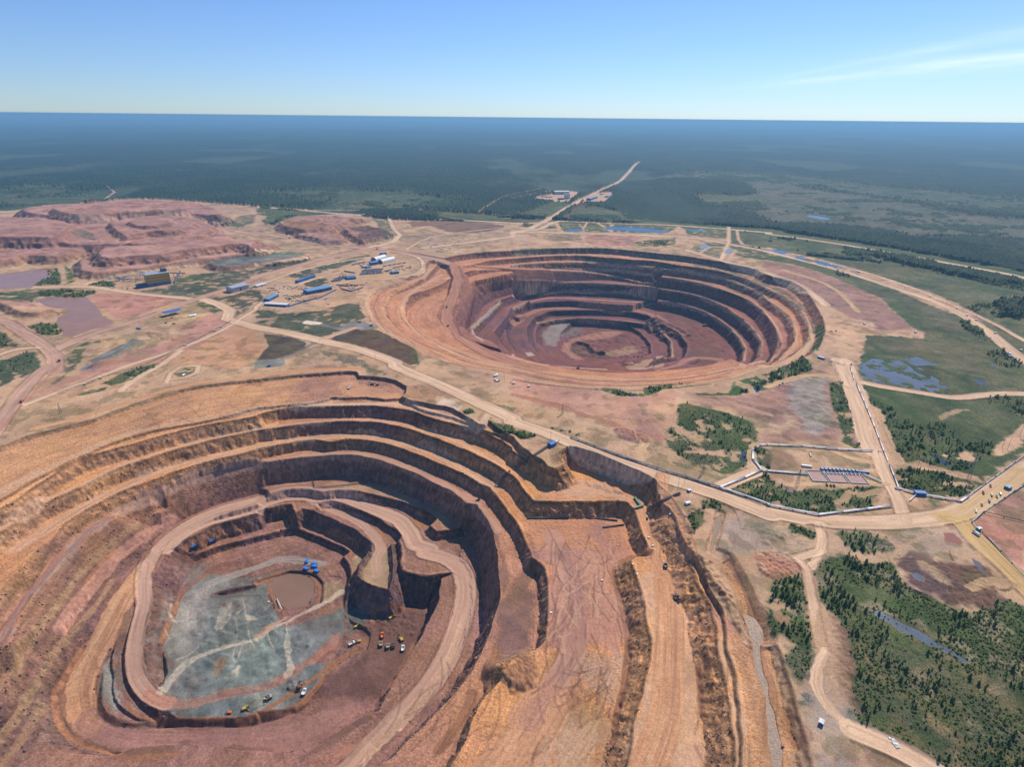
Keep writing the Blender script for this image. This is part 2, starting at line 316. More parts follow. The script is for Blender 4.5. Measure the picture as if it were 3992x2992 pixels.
CUT('''E 1330,1760@-89.2~-107.6/1.2 1480,1640 1600,1560/1.6 1800,1440 2000,1390 2211,1340 F 0,1310 250,1252 300,1250 340,1330 400,1290 650,1370 850,1470 1000,1580 1030,1700
 J 860,0 790,100 775,190 850,240/1.7~-120.5 1015,283 1045,200 1050,60 F 1160,1570 1210,1550 1250,1600 J 1120,20 1120,150 1300,180 1525,186@-92 1415,250@-97.5 1392,400 1330,550 1235,750
 1100,950 950,1240/1.2 850,1300@-103 700,1430@-112.2 400,1610@-115/0.8 200,1640@-112.2 0,1620 I 1400,1575~-123.3 900,1610 640,1520 495,1450 415,1300 395,1150 455,1010@-108.6 530,870@-104.9
 640,720@-100.3 730,610@-96.6 835,460@-93.8 850,340@-91.1 1000,200@-89.2 1150,90''')
CUT('''I 1240,110@-105.8~-114.1/0.6 1500,20/1.5 E 1900,1612@-107.6 2211,1540 F 0,1540 250,1472 400,1492 650,1590 800,1665 J 660,40 690,80 720,140 700,400 850,600 850,900 200,1200 I 1500,1250/0.6 1250,1150 1120,800 1150,300''')
CUT('''F 620,1225@-90.2~-97.5/1.5 720,1235 900,1310 1050,1390 1200,1475 1250,1530 1230,1570 1160,1600 J 1050,60 1045,200 1015,290 850,245 770,190 790,90 860,0 F 1000,1590 850,1475 650,1375 500,1310 520,1250''')
GRADE(8, 'I -100,1150@-69 150,840@-69 280,620@-69 400,470@-69 520,300@-69 690,90@-69 E 1000,1560@-69 1200,1420@-69 1400,1300@-70', cut=1.4, fill=1.2)
GRADE(8, 'I -100,1560@-80 100,1290@-80 260,1060@-80 390,820@-81 500,690@-82 640,520@-84 740,410@-85 860,230@-86', cut=1.4, fill=1.2)
GRADE(8, 'I -100,1800@-92 80,1560@-92 220,1370@-93 320,1180@-94', cut=1.4, fill=1.2)
GRADE(13, 'I 470,600@-84.6 540,470@-83.7 640,340@-82.8 760,200@-81.9 900,60@-81 E 1150,1590@-81 1350,1460@-81', cut=1.0, fill=.9)
GRADE(12, 'I 20,700@-52.4 110,500@-52.4 200,360@-52.4 330,210@-52.4 450,60@-52.4 E 620,1640@-52.4 800,1460@-52.4 960,1370@-52.4', cut=1.0, fill=.9)
# brown working floor and the road round it
FILL('''J 680,405@-117.8/1.2 850,480 1060,1000 950,1120 860,1288 600,1425 360,1575 180,1590 0,1560 I 1700,1530 1400,1500 1000,1530 820,1500 650,1440 545,1330 510,1200 540,1080 740,1080 760,1230 850,1325 1000,1372
 1500,1365 1969,1350 J 300,1250 460,1100 570,920 720,800 850,775 880,640 700,500''', pad=25)
FILL('J 930,445@-117.8/1.2 1278,452 1270,520 1225,660 1130,870 1050,980 880,1000 700,820 850,760 880,600',pad=25)
# grey kimberlite floor
FILL('''I 1230,1080@-113.2/1.2 1290,930 1260,830 1240,700 1300,560 1350,430 1450,290 1600,190 1969,110 J 300,60 600,100 660,200 520,190 510,395 650,400 660,700 560,870 440,1060 300,1200 150,1235 0,1245 I 1969,1262 1500,1290 1300,1262''', pad=25)
CUT('''I 1640,340@-113.2~-116.8/1.5 1850,280 1969,255 J 0,225 150,168 260,140 400,160 470,190 515,250 505,400 430,420 240,455 140,440 90,330''')
GRADE(26, '''E 2211,1215@-87.4 1900,1300@-87.4 1600,1440@-88.3 1380,1620@-89.2 I 1100,170@-89.2 980,310@-90.2 910,440@-92 830,600@-95.7 730,770@-101.2 650,920@-104.9 610,1070@-108.6 600,1200@-112.2 650,1330@-115.9 760,1420@-117.8 1000,1440''', cut=1.2, fill=1.0)
GRADE(15, '''I 1090,250@-89.7 1110,400@-92 1070,550@-94.8 1040,700@-98.4 1030,850@-102.1 1060,980@-105.8 1150,1100@-109.5 1280,1170@-112.2 1450,1175@-113.2''', cut=1.0, fill=1.0)
FILL('I 1050,330@-92.9 960,480@-97.5 880,640@-101.2 820,800@-104.9 790,1000@-108.6 800,1180@-111.3 900,1290@-114.1 1050,1325@-115.9 1150,1310@-115.9 1060,1200@-112.2 980,1080@-109.5 940,950@-106.7 930,800@-103 960,650@-98.4 1040,450@-93.8', pad=5)
FILL('F 1000,1050@-79.1/1.2 500,1110 480,1060 800,1065',pad=10)
# spoil ridge on the L-shaped cut and assorted bumps
FILL('J 1860,880@-36.8/0.8 1969,830 K 130,790 150,900 120,1000 0,1080 J 1960,1000 1900,960',pad=20)
FILL('K 1650,640@-5.5/0.8 1740,580 1760,600 1690,660 1740,860 1790,1200 1830,1658 1800,1658 1760,1200 1710,880',pad=14)
GRADE(7, 'G 1790,1340@-3 1750,1500 1710,1658 K 1620,60@-5 1700,220 1790,400 1840,560@-8 1880,680', cut=.7, fill=.5)
for s, n, r0, r1, h0, h1, sd in (('K 0,860@-41.4 130,800 180,880 160,1050 50,1070 0,1050 J 1900,1000 1900,900', 90, 3.5, 6, 2, 3.6, 1), ('L 0,30@-2 100,20 250,110 240,160 50,220 0,200 K 1900,160 1880,40', 80, 3, 5, 1.5, 3, 2),
    ('G 1500,1290@-1 1640,1300 1700,1400 1640,1560 1560,1658 K 1440,0 1560,160 1700,420 1640,420 1500,200 1380,0 G 1500,1500', 130, 3, 6, 1.5, 3.5, 3), ('H 640,1400@0 G 1900,1500 2100,1460 2200,1560 1950,1658', 60, 4, 8, 1, 2.5, 4),
    ('G 880,620@0 980,600 1100,660 1180,710 1090,720 950,680', 50, 5, 9, 2, 4, 5), ('A 1290,1320@0 1500,1340 1500,1390 1300,1370', 60, 4, 7, 1.5, 3, 6), ('G 480,1060@-27.6 800,1090 1000,1180 960,1200 760,1140 480,1100', 12, 4, 8, 1, 2.4, 7),
    ('L 1030,60@0 1300,80 1500,120 1640,100 1720,220 1560,300 1750,270 1780,340 1600,420 1440,420 1250,340 1080,250', 260, 3, 8, 1.2, 3.2, 8), ('L 500,520@0 600,640 650,900 640,1080 760,1250 640,1150 560,1000 540,700', 120, 2, 4, .6, 1.5, 9),
    ('H 700,200@0 460,160 530,330 600,600 500,680 300,700 560,600', 60, 5, 9, .8, 2, 10), ('A 0,560@38 900,480 1800,360 2100,300 2211,420 1500,540 800,640 0,680', 160, 10, 24, 1.5, 4.5, 11), ('B 220,380@18 700,330 1100,400 1150,490 900,540 500,520', 90, 9, 20, 1.5, 5, 12),
    ('G 1500,300@0 1900,330 2211,270 H 300,160 540,160 620,700 300,690 0,720 G 2211,540 1900,440', 120, 7, 16, .7, 2.2, 13), ('A 200,250@44 900,200 1500,190 2100,240 1900,300 900,310', 80, 12, 26, 2, 5, 14)):
    P = PT(s); X, Y = unproj(P[:, 0], P[:, 1], P[:, 2]); g = np.random.default_rng(sd); sl, m = region(X, Y, 10)
    if sl is None: continue
    px, py = GX[sl][m], GY[sl][m]; add = np.zeros(px.shape, F32)
    for _ in range(n * 3):
        x, y = g.uniform(X.min(), X.max()), g.uniform(Y.min(), Y.max())
        if not nearest(np.array([x], F32), np.array([y], F32), X, Y, True)[3][0]: continue
        r, h = g.uniform(r0, r1), g.uniform(h0, h1); d = np.hypot(px - x, py - y); add = np.maximum(add, np.clip(h * (1 - (d / r) ** 1.3), 0, None))
    v = H[sl]; v[m] += add

for s, n, r0, r1, h0, h1, sd in (('C 520,1290@-165 1100,1330 1180,1500 700,1540 420,1420', 90, 6, 16, 1.5, 4.5, 21), ('C 1300,1200@-135 1700,1300 1850,1450 1800,1580 1500,1560 1450,1350', 60, 6, 18, .8, 2.6, 22), ('I 1500,500@-113 J 0,300 200,600 500,700 400,1000 0,1150 I 1400,1000', 70, 3, 8, .5, 1.6, 23), ('J 250,980@-113 380,1000 380,1080 250,1060', 22, 2.5, 4.5, 1.2, 2.6, 24), ('J 950,480@-118 1250,480 1200,640 900,640 760,560', 40, 3, 6, .8, 2.2, 25)):
    P = PT(s); X, Y = unproj(P[:, 0], P[:, 1], P[:, 2]); g = np.random.default_rng(sd); sl, m = region(X, Y, 10)
    if sl is None: continue
    px, py = GX[sl][m], GY[sl][m]; add = np.zeros(px.shape, F32)
    for _ in range(n * 3):
        x, y = g.uniform(X.min(), X.max()), g.uniform(Y.min(), Y.max())
        if not nearest(np.array([x], F32), np.array([y], F32), X, Y, True)[3][0]: continue
        r, h = g.uniform(r0, r1), g.uniform(h0, h1); d = np.hypot(px - x, py - y); add = np.maximum(add, np.clip(h * (1 - (d / r) ** 1.3), 0, None))
    v = H[sl]; v[m] += add
# ================================================================== ponds: the bed is dug, the sheet is laid after the ground is meshed
PONDS = []
def POND(s, colr, isl=None, lvl=-.3, rough=.08, bank=True, name='water'):
    P = smooth(PT(s)); W = ontop(P[:, 0], P[:, 1])
    sl, m = region(W[:, 0], W[:, 1], 30)
    if sl is None: return
    d, _, _, ins = nearest(GX[sl][m], GY[sl][m], W[:, 0], W[:, 1], True)
    sd = np.where(ins, d, -d) + 2.0 * fbm(GX[sl][m], GY[sl][m], 18, 2, 3)
    zl = float(np.median(grid_h(W[:, 0], W[:, 1]))) + lvl
    v = H[sl]; cur = v[m]; wet = sd > 0
    if isl is not None: wet &= fbm(GX[sl][m], GY[sl][m], isl[0], 3, 13) < isl[1]
    near_ = (sd > -18)
    new = np.where(wet, np.minimum(cur, zl - .9), np.where(near_, np.maximum(np.minimum(cur, zl + 3), zl + .35), cur) if bank else cur)
    v[m] = new
    cx, cy = W.mean(0); PONDS.append(((W - [cx, cy]) * 1.0 + [cx, cy], zl, colr, rough, name))
MUD = (.34, .16, .07); BL = (.02, .035, .05); RM_ = (.38, .16, .08)
POND('A -400,850 0,815 200,790 380,765 470,765 430,850 340,880 270,930 0,945 -400,960', MUD)
POND('A 290,1040 400,1020 740,1015 830,1100 880,1180 960,1220 980,1240 780,1300 620,1355 530,1355 545,1300 480,1240 500,1190 600,1120 540,1095 420,1080', MUD)
POND('C 760,400 860,402 1080,415 1350,445 1340,460 1150,455 950,440 800,430', BL, (60, .25)); POND('C 440,420 600,430 620,440 460,450', BL, (40, .2)); POND('C 1480,430 1700,440 1560,450', BL, (60, .1))
POND('C 1640,95 1700,92 1830,105 1850,122 1740,120', BL, bank=False); POND('C 1610,575 1640,563 1695,568 1670,595 1620,598', (.22, .24, .25)); POND('C 1830,620 1850,598 1900,605 1870,642 1830,638', (.22, .24, .25))
POND('D 0,590 200,630 420,690 600,740 800,800 790,808 560,760 300,695 0,608', (.05, .07, .09), (30, .05)); POND('D 330,475 500,490 700,530 930,550 900,560 650,530 400,490', (.04, .06, .08), (50, 0.0)); POND('D 260,300 430,315 560,340 500,350 350,320', (.04, .06, .08), (60, .05))
POND('H 790,60 900,0 D 1100,1560 1300,1530 1420,1580 1500,1600 H 1300,60 1400,130 1540,220 1590,290 1520,310 1300,265 1000,215 800,180', (.075, .085, .095), (11, .12), rough=.2)
POND('D 1860,1560 2000,1590 2180,1620 H 2170,90 1950,60', (.08, .09, .10), (12, .0), rough=.2); POND('H 1770,165 1840,180 1900,220 1880,230 1800,190', (.04, .06, .08)); POND('H 1390,815 1500,850 1590,910 1540,930 1480,890', (.02, .04, .07))
POND('G 1960,790 2000,790 2010,840 2000,885 1965,880', (.03, .05, .09)); POND('G 2080,250 2130,200 2140,260 2100,290', (.03, .05, .09)); POND('G 980,300 1060,300 1070,320 1000,322', (.05, .06, .07)); POND('H 1530,1510 1600,1510 1680,1580 1650,1600 1540,1570', (.30, .13, .08))
POND('L 770,445 870,470 960,520 1050,570 1150,610 1280,680 1340,730 1400,750 1450,790 1550,850 1500,850 1420,790 1320,745 1270,735 1200,700 1110,640 1000,600 940,550 850,510', (.10, .125, .15), lvl=-.15, rough=.1)
POND('L 1110,170 1150,165 1210,195 1200,235 1130,205', (.12, .13, .15)); POND('L 1570,70 1630,90 1700,190 1660,160', (.12, .13, .15))
POND('K 1790,500 1830,540 1880,620 1885,680 1900,850 1940,980 L 5,1040 60,1300 100,1500 110,1658 40,1658 0,1450 K 1960,1350 1930,1150 1880,960 1845,800 1840,660', (.30, .20, .13), rough=.3, lvl=-.5, bank=False)
POND('J 150,190 250,160 400,190 450,250 450,330 400,410 230,435 170,380 110,270', (.24, .14, .09), lvl=.2)
POND('H 100,1100 220,1110 230,1150 200,1160', (.25, .16, .13)); POND('G 1740,1380 1790,1350 1800,1420 1760,1540 1720,1640 1700,1658 1715,1560', (.33, .24, .15), lvl=-.6)
# ================================================================== ground colours and kinds of ground
# slope of the ground, for strata and screes
_dr = np.gradient(RR).astype(F32)[:, None]; _da = (GR * (AZ[1] - AZ[0])).astype(F32)
SLOPE = np.sqrt((np.gradient(H, axis=0) / _dr) ** 2 + (np.gradient(H, axis=1) / _da) ** 2).astype(F32)
N1 = fbm(GX, GY, 160, 4, 31); N2 = fbm(GX, GY, 24, 3, 41); N3 = fbm(GX, GY, 6, 2, 51)
N4 = .5 * vnoise(GX / 35, GY / 35, 61) + .5 * fbm(GX, GY * .5, 420, 3, 62)
def mix(a, b, t): return a + (b - a) * t[..., None]
def ss(a, b, x): t = np.clip((x - a) / (b - a), 0, 1); return t * t * (3 - 2 * t)
CC = {  # colour, second colour it is mottled with, kind of ground (0 earth, 1 road, 2 forest, 3 grassland, 4 mine pit)
 'forest': ((.015, .031, .018), (.027, .047, .022), 2), 'glade': ((.075, .105, .045), (.10, .125, .06), 3),
 'bog': ((.125, .115, .075), (.085, .095, .055), 3), 'grass': ((.058, .085, .026), (.115, .118, .050), 3),
 'lush': ((.050, .098, .020), (.070, .105, .03), 3), 'scrub': ((.060, .078, .035), (.095, .095, .055), 3),
 'heath': ((.095, .085, .050), (.065, .075, .036), 3), 'dark': ((.075, .056, .042), (.10, .072, .055), 0),
 'earth': ((.44, .315, .215), (.385, .265, .185), 0), 'pale': ((.50, .345, .24), (.44, .30, .215), 0),
 'orange': ((.49, .295, .185), (.44, .255, .16), 0), 'pink': ((.42, .245, .19), (.36, .20, .165), 0),
 'purple': ((.25, .145, .13), (.32, .185, .155), 0), 'brown': ((.24, .135, .085), (.30, .17, .105), 0),
 'red': ((.30, .145, .105), (.36, .18, .13), 0), 'sand': ((.50, .36, .235), (.43, .30, .19), 0),
 'umber': ((.105, .060, .046), (.14, .080, .062), 0), 'slate': ((.22, .225, .205), (.13, .14, .13), 0),
 'teal': ((.27, .31, .28), (.21, .235, .215), 0), 'ash': ((.33, .30, .27), (.25, .235, .215), 0),
 'chalk': ((.62, .56, .48), (.55, .49, .40), 0), 'mud': ((.27, .145, .09), (.23, .125, .08), 0),
 'road': ((.58, .435, .32), (.52, .38, .275), 1), 'roadp': ((.44, .30, .235), (.39, .255, .20), 1),
 'roady': ((.47, .345, .19), (.42, .30, .16), 1), 'roadr': ((.37, .205, .15), (.33, .18, .135), 1),
 'tan': ((.37, .27, .17), (.29, .205, .13), 0), 'gravel': ((.22, .225, .235), (.17, .17, .18), 0),
 'water': ((.10, .10, .10), (.10, .10, .10), 0), 'silt': ((.36, .25, .21), (.33, .23, .19), 0),
}
def arr(n): return np.array(CC[n][0], F32), np.array(CC[n][1], F32)
CC['straw'] = ((.165, .135, .062), (.12, .11, .05), 3)
f1, f2 = arr('forest')
C = mix(f1, f2, ss(-.3, .5, N1 + .5 * N4)).astype(F32)
_g = ss(.10, .30, fbm(GX, GY * 0.45, 700, 4, 91) - .10 + .07 * N2) * ss(1500, 2600, GR)
C = mix(C, np.array((.065, .085, .045), F32), _g * .75).astype(F32)
CLS = np.full(GX.shape, 2, np.int8)
ROADS = np.zeros(GX.shape, F32)
KEEP = _g * 0 + 1.0                        # how much forest stands here
KEEP = (1 - .92 * _g).astype(F32)
def _apply(sl, m, alpha, name):
    a, b, cls = CC[name]
    a = np.array(a, F32); b = np.array(b, F32)
    t = ss(-.45, .45, N1[sl][m] * .6 + N2[sl][m] * .7 + N3[sl][m] * .25)
    c = mix(a, b, t)
    v = C[sl]; cur = v[m]; v[m] = cur + (c - cur) * alpha[:, None]
    k = CLS[sl]; kk = k[m]; kk[alpha > .5] = cls; k[m] = kk
NOGAP = False
def P_(name, s, fe=3.0, ns=4.0, op=1.0, sm=True, z=None):
    P = PT(s)
    if sm: P = smooth(P)
    W = ontop(P[:, 0], P[:, 1]) if z is None else np.stack(unproj(P[:, 0], P[:, 1], z), -1)
    sl, m = region(W[:, 0], W[:, 1], fe + ns)
    if sl is None: return
    d, _, _, ins = nearest(GX[sl][m], GY[sl][m], W[:, 0], W[:, 1], True)
    sd = np.where(ins, d, -d) + ns * (N2[sl][m] + .6 * N3[sl][m])
    sd = sd + (ns * 1.1) * fbm(GX[sl][m], GY[sl][m], 11, 3, 77)
    al = ss(-fe * .75, fe * .75, sd) * op
    if CC[name][2] == 3 and not NOGAP: al = al * (1 - .85 * ss(.16, .36, fbm(GX[sl][m], GY[sl][m], 17, 4, 78)) * (CLS[sl][m] != 2) * (1 - .55 * (GR[sl][m] < 620) * (GX[sl][m] > 250)))
    _apply(sl, m, al, name)
def L_(name, width, s, fe=1.5, ns=1.2, op=1.0, sm=True, berm=None):
    P = PT(s)
    if sm: P = smooth(P, False)
    W = ontop(P[:, 0], P[:, 1])
    sl, m = region(W[:, 0], W[:, 1], width + fe)
    if sl is None: return
    d, ix_, tt_, _ = nearest(GX[sl][m], GY[sl][m], W[:, 0], W[:, 1], False)
    nz_ = ns * (N2[sl][m] + .5 * N3[sl][m])
    al = ss(-fe / 2, fe / 2, width / 2 - d + nz_) * op; _apply(sl, m, al, name)
    if width > 5:
        xs, ys = W[:, 0].astype(F32), W[:, 1].astype(F32); j_ = np.minimum(ix_ + 1, len(W) - 1); sg = np.sign((xs[j_] - xs[ix_]) * (GY[sl][m] - ys[ix_]) - (ys[j_] - ys[ix_]) * (GX[sl][m] - xs[ix_]))
        ln = np.concatenate([[0], np.cumsum(np.hypot(np.diff(W[:, 0]), np.diff(W[:, 1])))]).astype(F32); lo = ln[ix_] + (ln[j_] - ln[ix_]) * tt_
        rw = np.maximum(1.3, GR[sl][m] * .0016); v = C[sl]; cur = v[m]; v[m] = cur * (1 + al * (.20 * vnoise(sg * d / rw + 31, lo / 45, 8) + .13 * vnoise(sg * d / (rw * 2.7), lo / 90, 9)))[:, None]
    if berm is None: berm = CC[name][2] == 1 and width > 8 and op > .8
    if berm:
        bw = np.maximum(1.3, GR[sl][m] * .0013); e = np.exp(-((d - width / 2 - .5 + nz_ * .6) / bw) ** 2)
        e *= ~(((ix_ == 0) & (tt_ <= 0)) | ((ix_ >= len(W) - 2) & (tt_ >= 1))); e = e * (1 - ROADS[sl][m])
        v = C[sl]; cur = v[m]; v[m] = cur * (1 - (.42 * e * ss(-.5, .3, N2[sl][m]))[:, None])
        v = H[sl]; v[m] += (1.0 * e).astype(F32)
    if CC[name][2] == 1: r_ = ROADS[sl]; r_[m] = np.maximum(r_[m], al)
    return W
# ---- grassland round the mine on the right, then the mine's own ground
P_('grass', '''B 0,236 600,262 1300,262 2211,322 C 0,335 350,350 700,372 1400,395 2211,455 D 0,478 500,545 1100,640 1700,750 2211,852 N 4500,1150 4500,2300 3000,2300 1800,900 1000,880''', fe=10, ns=14)
P_('bog', 'C 1250,60 2211,-60 D 300,60 900,230 1350,330 1250,370 950,330 700,400 200,400 0,440 C 2000,370 1900,200 1500,100', fe=40, ns=60, op=.8)
P_('bog', 'O 1385,392 1500,372 1650,396 1800,415 1950,436 2100,465 2300,480 2300,520 2050,512 1900,525 1760,470 1690,490 1660,440 1600,405 1500,392', fe=40, ns=60, op=.9)
P_('glade', 'O 1500,372 1700,378 1900,400 2212,430 2300,470 1950,436 1700,400', fe=120, ns=150, op=.6)
P_('glade', 'O 560,415 800,410 1000,432 900,448 700,440', fe=60, ns=90, op=.6)
P_('glade', 'O 20,405 130,400 200,425 150,440 60,445 -60,440', fe=60, ns=90, op=.7)
P_('forest', 'C 1850,400 1780,300 2000,280 2211,370 D 0,380 600,400 1100,460 1600,600 2211,700 2211,810 1900,780 1500,690 1150,610 900,560 500,500 0,440', fe=30, ns=30, op=.95)
P_('forest', 'C 760,110 1000,20 1500,-10 2000,30 2100,120 1800,150 1700,240 1780,330 1830,400 1500,385 1200,350 950,290 760,240', fe=20, ns=22)
P_('grass', 'C 1560,150 1700,110 1900,140 2150,150 2211,210 1900,230 1700,230', fe=20, ns=30)
P_('grass', 'C 420,340 560,240 760,240 950,290 1150,345 900,372 700,365', fe=8, ns=12)
P_('grass', 'C 330,190 520,200 470,240 300,340 100,310 0,300 200,250', fe=8, ns=14)
P_('bog', 'D 1600,420 1900,370 2211,370 2211,440 1900,440 1700,430', fe=30, ns=40, op=.8)
P_('forest', 'D 900,620 1300,680 1800,790 2211,880 2211,920 1700,850 1300,760 950,680', fe=16, ns=22, op=.8)
P_('forest', 'D 2000,1080 2211,1060 2211,1190 2050,1180', fe=16, ns=22, op=.7)
P_('earth', '''A -600,300 0,275 180,258 240,243 500,215 850,195 950,178 1300,170 1600,185 2211,232 B 60,262 100,330 60,370 150,400 300,330 700,300 1000,330 1150,345 1300,350 2211,380 C 0,380 350,380 800,385 1400,405 1850,440 1880,560
 2211,600 D 0,590 500,700 1000,850 1500,1010 1850,1210 1700,1200 1300,1040 900,870 600,760 300,680 0,660 C 2100,690 D 0,693 200,730 400,780 600,860 750,930 950,1010 1060,1110 1200,1230 1250,1285 1350,1320 1335,1370 1000,1345 860,1345 830,1430 790,1600
 H 785,150 820,230 930,440 990,620 1100,870 1190,960 1500,990 1700,1010 1800,1090 1750,1180 1850,1100 2000,960 2211,835 N 4400,1700 4400,3700 -700,3700 -700,1000''', fe=6, ns=6)
_fc = (CLS == 3) & (GR > 2150) & (fbm(GX, GY, 170, 4, 404) + .35 * fbm(GX, GY, 28, 2, 405) > .24)
_w = fbm(GX, GY, 90, 3, 406)
C = np.where(_fc[..., None], mix(np.array((.022, .042, .018), F32), np.array((.040, .064, .026), F32), ss(-.4, .4, N2)), C); KEEP = np.where(_fc, .55, KEEP).astype(F32); CLS[_fc] = 2
_d3 = ss(.05, .30, fbm(GX, GY, 60, 4, 407)); C = np.where(((CLS == 3) & (GR > 900))[..., None], mix(C, np.array((.035, .058, .022), F32), (.6 * _d3).astype(F32)), C)
C = np.where(((CLS == 3) & (GR > 900))[..., None], mix(C, np.array((.135, .115, .07), F32), (.55 * ss(.0, .5, _w)).astype(F32)), C)
# ---- what the ground is made of, by depth in the pits and by steepness
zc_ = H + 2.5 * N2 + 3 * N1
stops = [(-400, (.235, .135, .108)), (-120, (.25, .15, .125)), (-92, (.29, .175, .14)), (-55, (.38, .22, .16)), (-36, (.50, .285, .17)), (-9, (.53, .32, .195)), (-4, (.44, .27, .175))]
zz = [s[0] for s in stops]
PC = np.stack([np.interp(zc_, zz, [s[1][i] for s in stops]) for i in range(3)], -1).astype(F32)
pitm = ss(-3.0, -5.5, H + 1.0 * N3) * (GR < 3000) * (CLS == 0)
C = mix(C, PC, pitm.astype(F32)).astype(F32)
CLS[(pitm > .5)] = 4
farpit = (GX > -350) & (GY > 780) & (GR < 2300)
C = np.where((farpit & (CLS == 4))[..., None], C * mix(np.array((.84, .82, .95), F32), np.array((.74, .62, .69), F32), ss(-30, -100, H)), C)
spoil = ss(2.5, 6, H) * (CLS == 0) * (GR < 3500)
C = mix(C, mix(np.array((.31, .175, .155), F32), np.array((.39, .235, .20), F32), ss(-.4, .4, N1 + .6 * N2)), (spoil * .85).astype(F32)).astype(F32)
exec_paint = True
# ---- broad areas
P_('purple', 'D 0,700 200,740 400,790 650,880 950,1020 1060,1120 1220,1240 1250,1280 900,1300 700,1180 560,1110 480,1060 330,950 150,850 0,790 C 2150,740', fe=8, ns=4, op=.85)
P_('pale', 'D 480,1150 600,1180 900,1230 950,1300 1340,1310 1330,1365 860,1345 830,1430 790,1600 H 760,100 700,80 600,0 450,50 430,-60 D 470,1470 500,1330', ns=5)
P_('pink', 'G 0,130 250,200 700,250 850,320 1080,330 1400,260 1420,390 1390,580 1300,620 1280,720 1000,640 700,500 300,400 0,320', ns=6, op=.75)
P_('purple', 'G 980,440 1100,440 1230,500 1290,640 1280,740 1150,700 1000,620 1080,560', fe=14, ns=10, op=.7)
P_('purple', 'G 860,620 960,600 1100,660 1190,710 1100,740 950,690', fe=8, ns=7)
P_('sand', 'G 1150,420 1410,400 1395,560 1320,600 1230,540', fe=30, ns=8, op=.6)
P_('purple', 'G 1500,290 1900,320 2211,260 H 0,200 100,120 450,80 540,150 600,400 640,640 620,740 300,690 0,730 G 2211,560 2100,520 1800,420 1580,390', fe=14, ns=9, op=.75)
P_('ash', 'H 180,200 300,150 500,150 510,200 530,400 580,560 520,600 400,640 260,620 280,520 190,430', fe=10, ns=9, op=.85)
P_('earth', 'H 150,470 280,510 290,560 200,620 100,650 0,640 0,560 130,560', fe=8, ns=5)
P_('pink', 'A 740,1010 860,975 1640,1030 1500,1060 1100,1200 1000,1200 900,1120', ns=4)
P_('pink', 'A 1230,1230 1500,1290 1700,1180 1880,1160 1900,1220 2000,1230 1000,1658 700,1658 1100,1500 1600,1350 1640,1330', ns=4, op=.9)
P_('orange', 'A 1480,1560 1800,1380 2100,1270 2211,1290 2211,1400 B 100,1330 60,1450 140,1490 0,1550 A 2000,1640 1700,1600', ns=6, op=.8)
P_('gravel', 'A 770,1570 860,1510 1000,1450 1130,1370 1250,1390 1240,1420 1100,1490 960,1560 830,1600 800,1610', fe=2, ns=2)
P_('sand', 'A 820,1390 950,1340 1150,1370 1000,1440 830,1530 790,1500', ns=5)
P_('gravel', 'A 700,1640 760,1570 800,1610 900,1590 800,1658', ns=3)
P_('brown', 'A 1280,1320 1600,1350 1520,1400 1300,1360', ns=5, op=.5)
P_('grass', 'A 1660,1070 1750,1060 1930,1130 1900,1160 1850,1160', ns=3)
P_('sand', 'A 1260,1210 1450,1090 1700,1090 1810,1155 1490,1270', ns=4, op=.8)
P_('heath', 'A 1950,860 2211,800 B 80,720 200,700 450,680 470,700 200,790 0,820 A 2100,890', ns=4)
P_('scrub', 'B 240,840 560,740 960,645 990,660 700,760 380,850', ns=3)
P_('scrub', 'A 1200,970 1450,930 1500,900 1560,830 1900,800 2211,770 B 100,725 0,800 A 1950,930 1660,1020', ns=4)
P_('lush', 'A 1520,850 1700,820 1850,810 1800,860 1550,890', ns=8, op=.6)
P_('heath', 'A 1820,1030 2000,1000 2150,950 B 20,960 60,1060 A 2180,1100 2020,1190 1990,1160 1990,1110', ns=4)
P_('heath', 'B 400,880 600,850 620,890 500,930 420,920', ns=4)
P_('heath', 'B 0,1130 200,1150 600,1130 800,1065 880,1080 930,1190 800,1250 600,1330 540,1360 300,1300 0,1250', ns=7)
P_('scrub', 'B 200,1265 500,1150 800,1065 880,1080 930,1190 840,1280 700,1310 560,1358 400,1330', ns=2)
P_('dark', 'B 640,1378 850,1290 1050,1300 1180,1370 1350,1440 1400,1590 1330,1600 1100,1510 900,1450', fe=2, ns=1.5)
P_('lush', 'B 1340,1480 1410,1570 1400,1610 1380,1600', fe=2, ns=2, op=.7)
P_('dark', 'B 60,1330 430,1410 220,1535 0,1560 100,1440', fe=2, ns=2)
P_('slate', 'B 0,1560 240,1550 245,1600 0,1630 A 2190,1640 2190,1580', fe=2, ns=.6)
L_('gravel', 7, 'B 225,1545 490,1415')
L_('gravel', 9, 'B 500,1225 700,1290 830,1270', ns=.6)
P_('gravel', 'B 680,1285 800,1230 850,1215 930,1225 1040,1290 900,1300 850,1280 740,1310', fe=2, ns=.8)
P_('chalk', 'B 390,1240 430,1215 570,1235 540,1250 470,1255', fe=1.5, ns=.8, sm=False)
P_('scrub', 'B 530,1470 800,1520 1000,1620 900,1600 700,1570 560,1500', ns=8, op=.7)
P_('umber', 'B 1300,370 1700,360 2150,400 1900,460 1650,450 1500,400 1350,410', ns=8, op=.75)
P_('umber', 'C 440,330 600,240 700,210 560,200 500,260', ns=6, op=.7)
P_('brown', 'B 200,375 400,350 620,400 400,440 260,430', ns=5)
P_('umber', 'B 750,420 900,400 1100,430 1170,490 950,550 860,520 900,450', ns=6, op=.8)
P_('umber', 'B 330,470 480,520 640,560 500,570 360,500', ns=5, op=.8)
P_('grass', 'B 0,250 250,265 480,290 250,320 80,390 40,350 100,320 0,300', ns=5)
P_('grass', 'B 1000,340 1130,340 1160,400 1190,500 1100,530 1050,400', ns=6, op=.8)
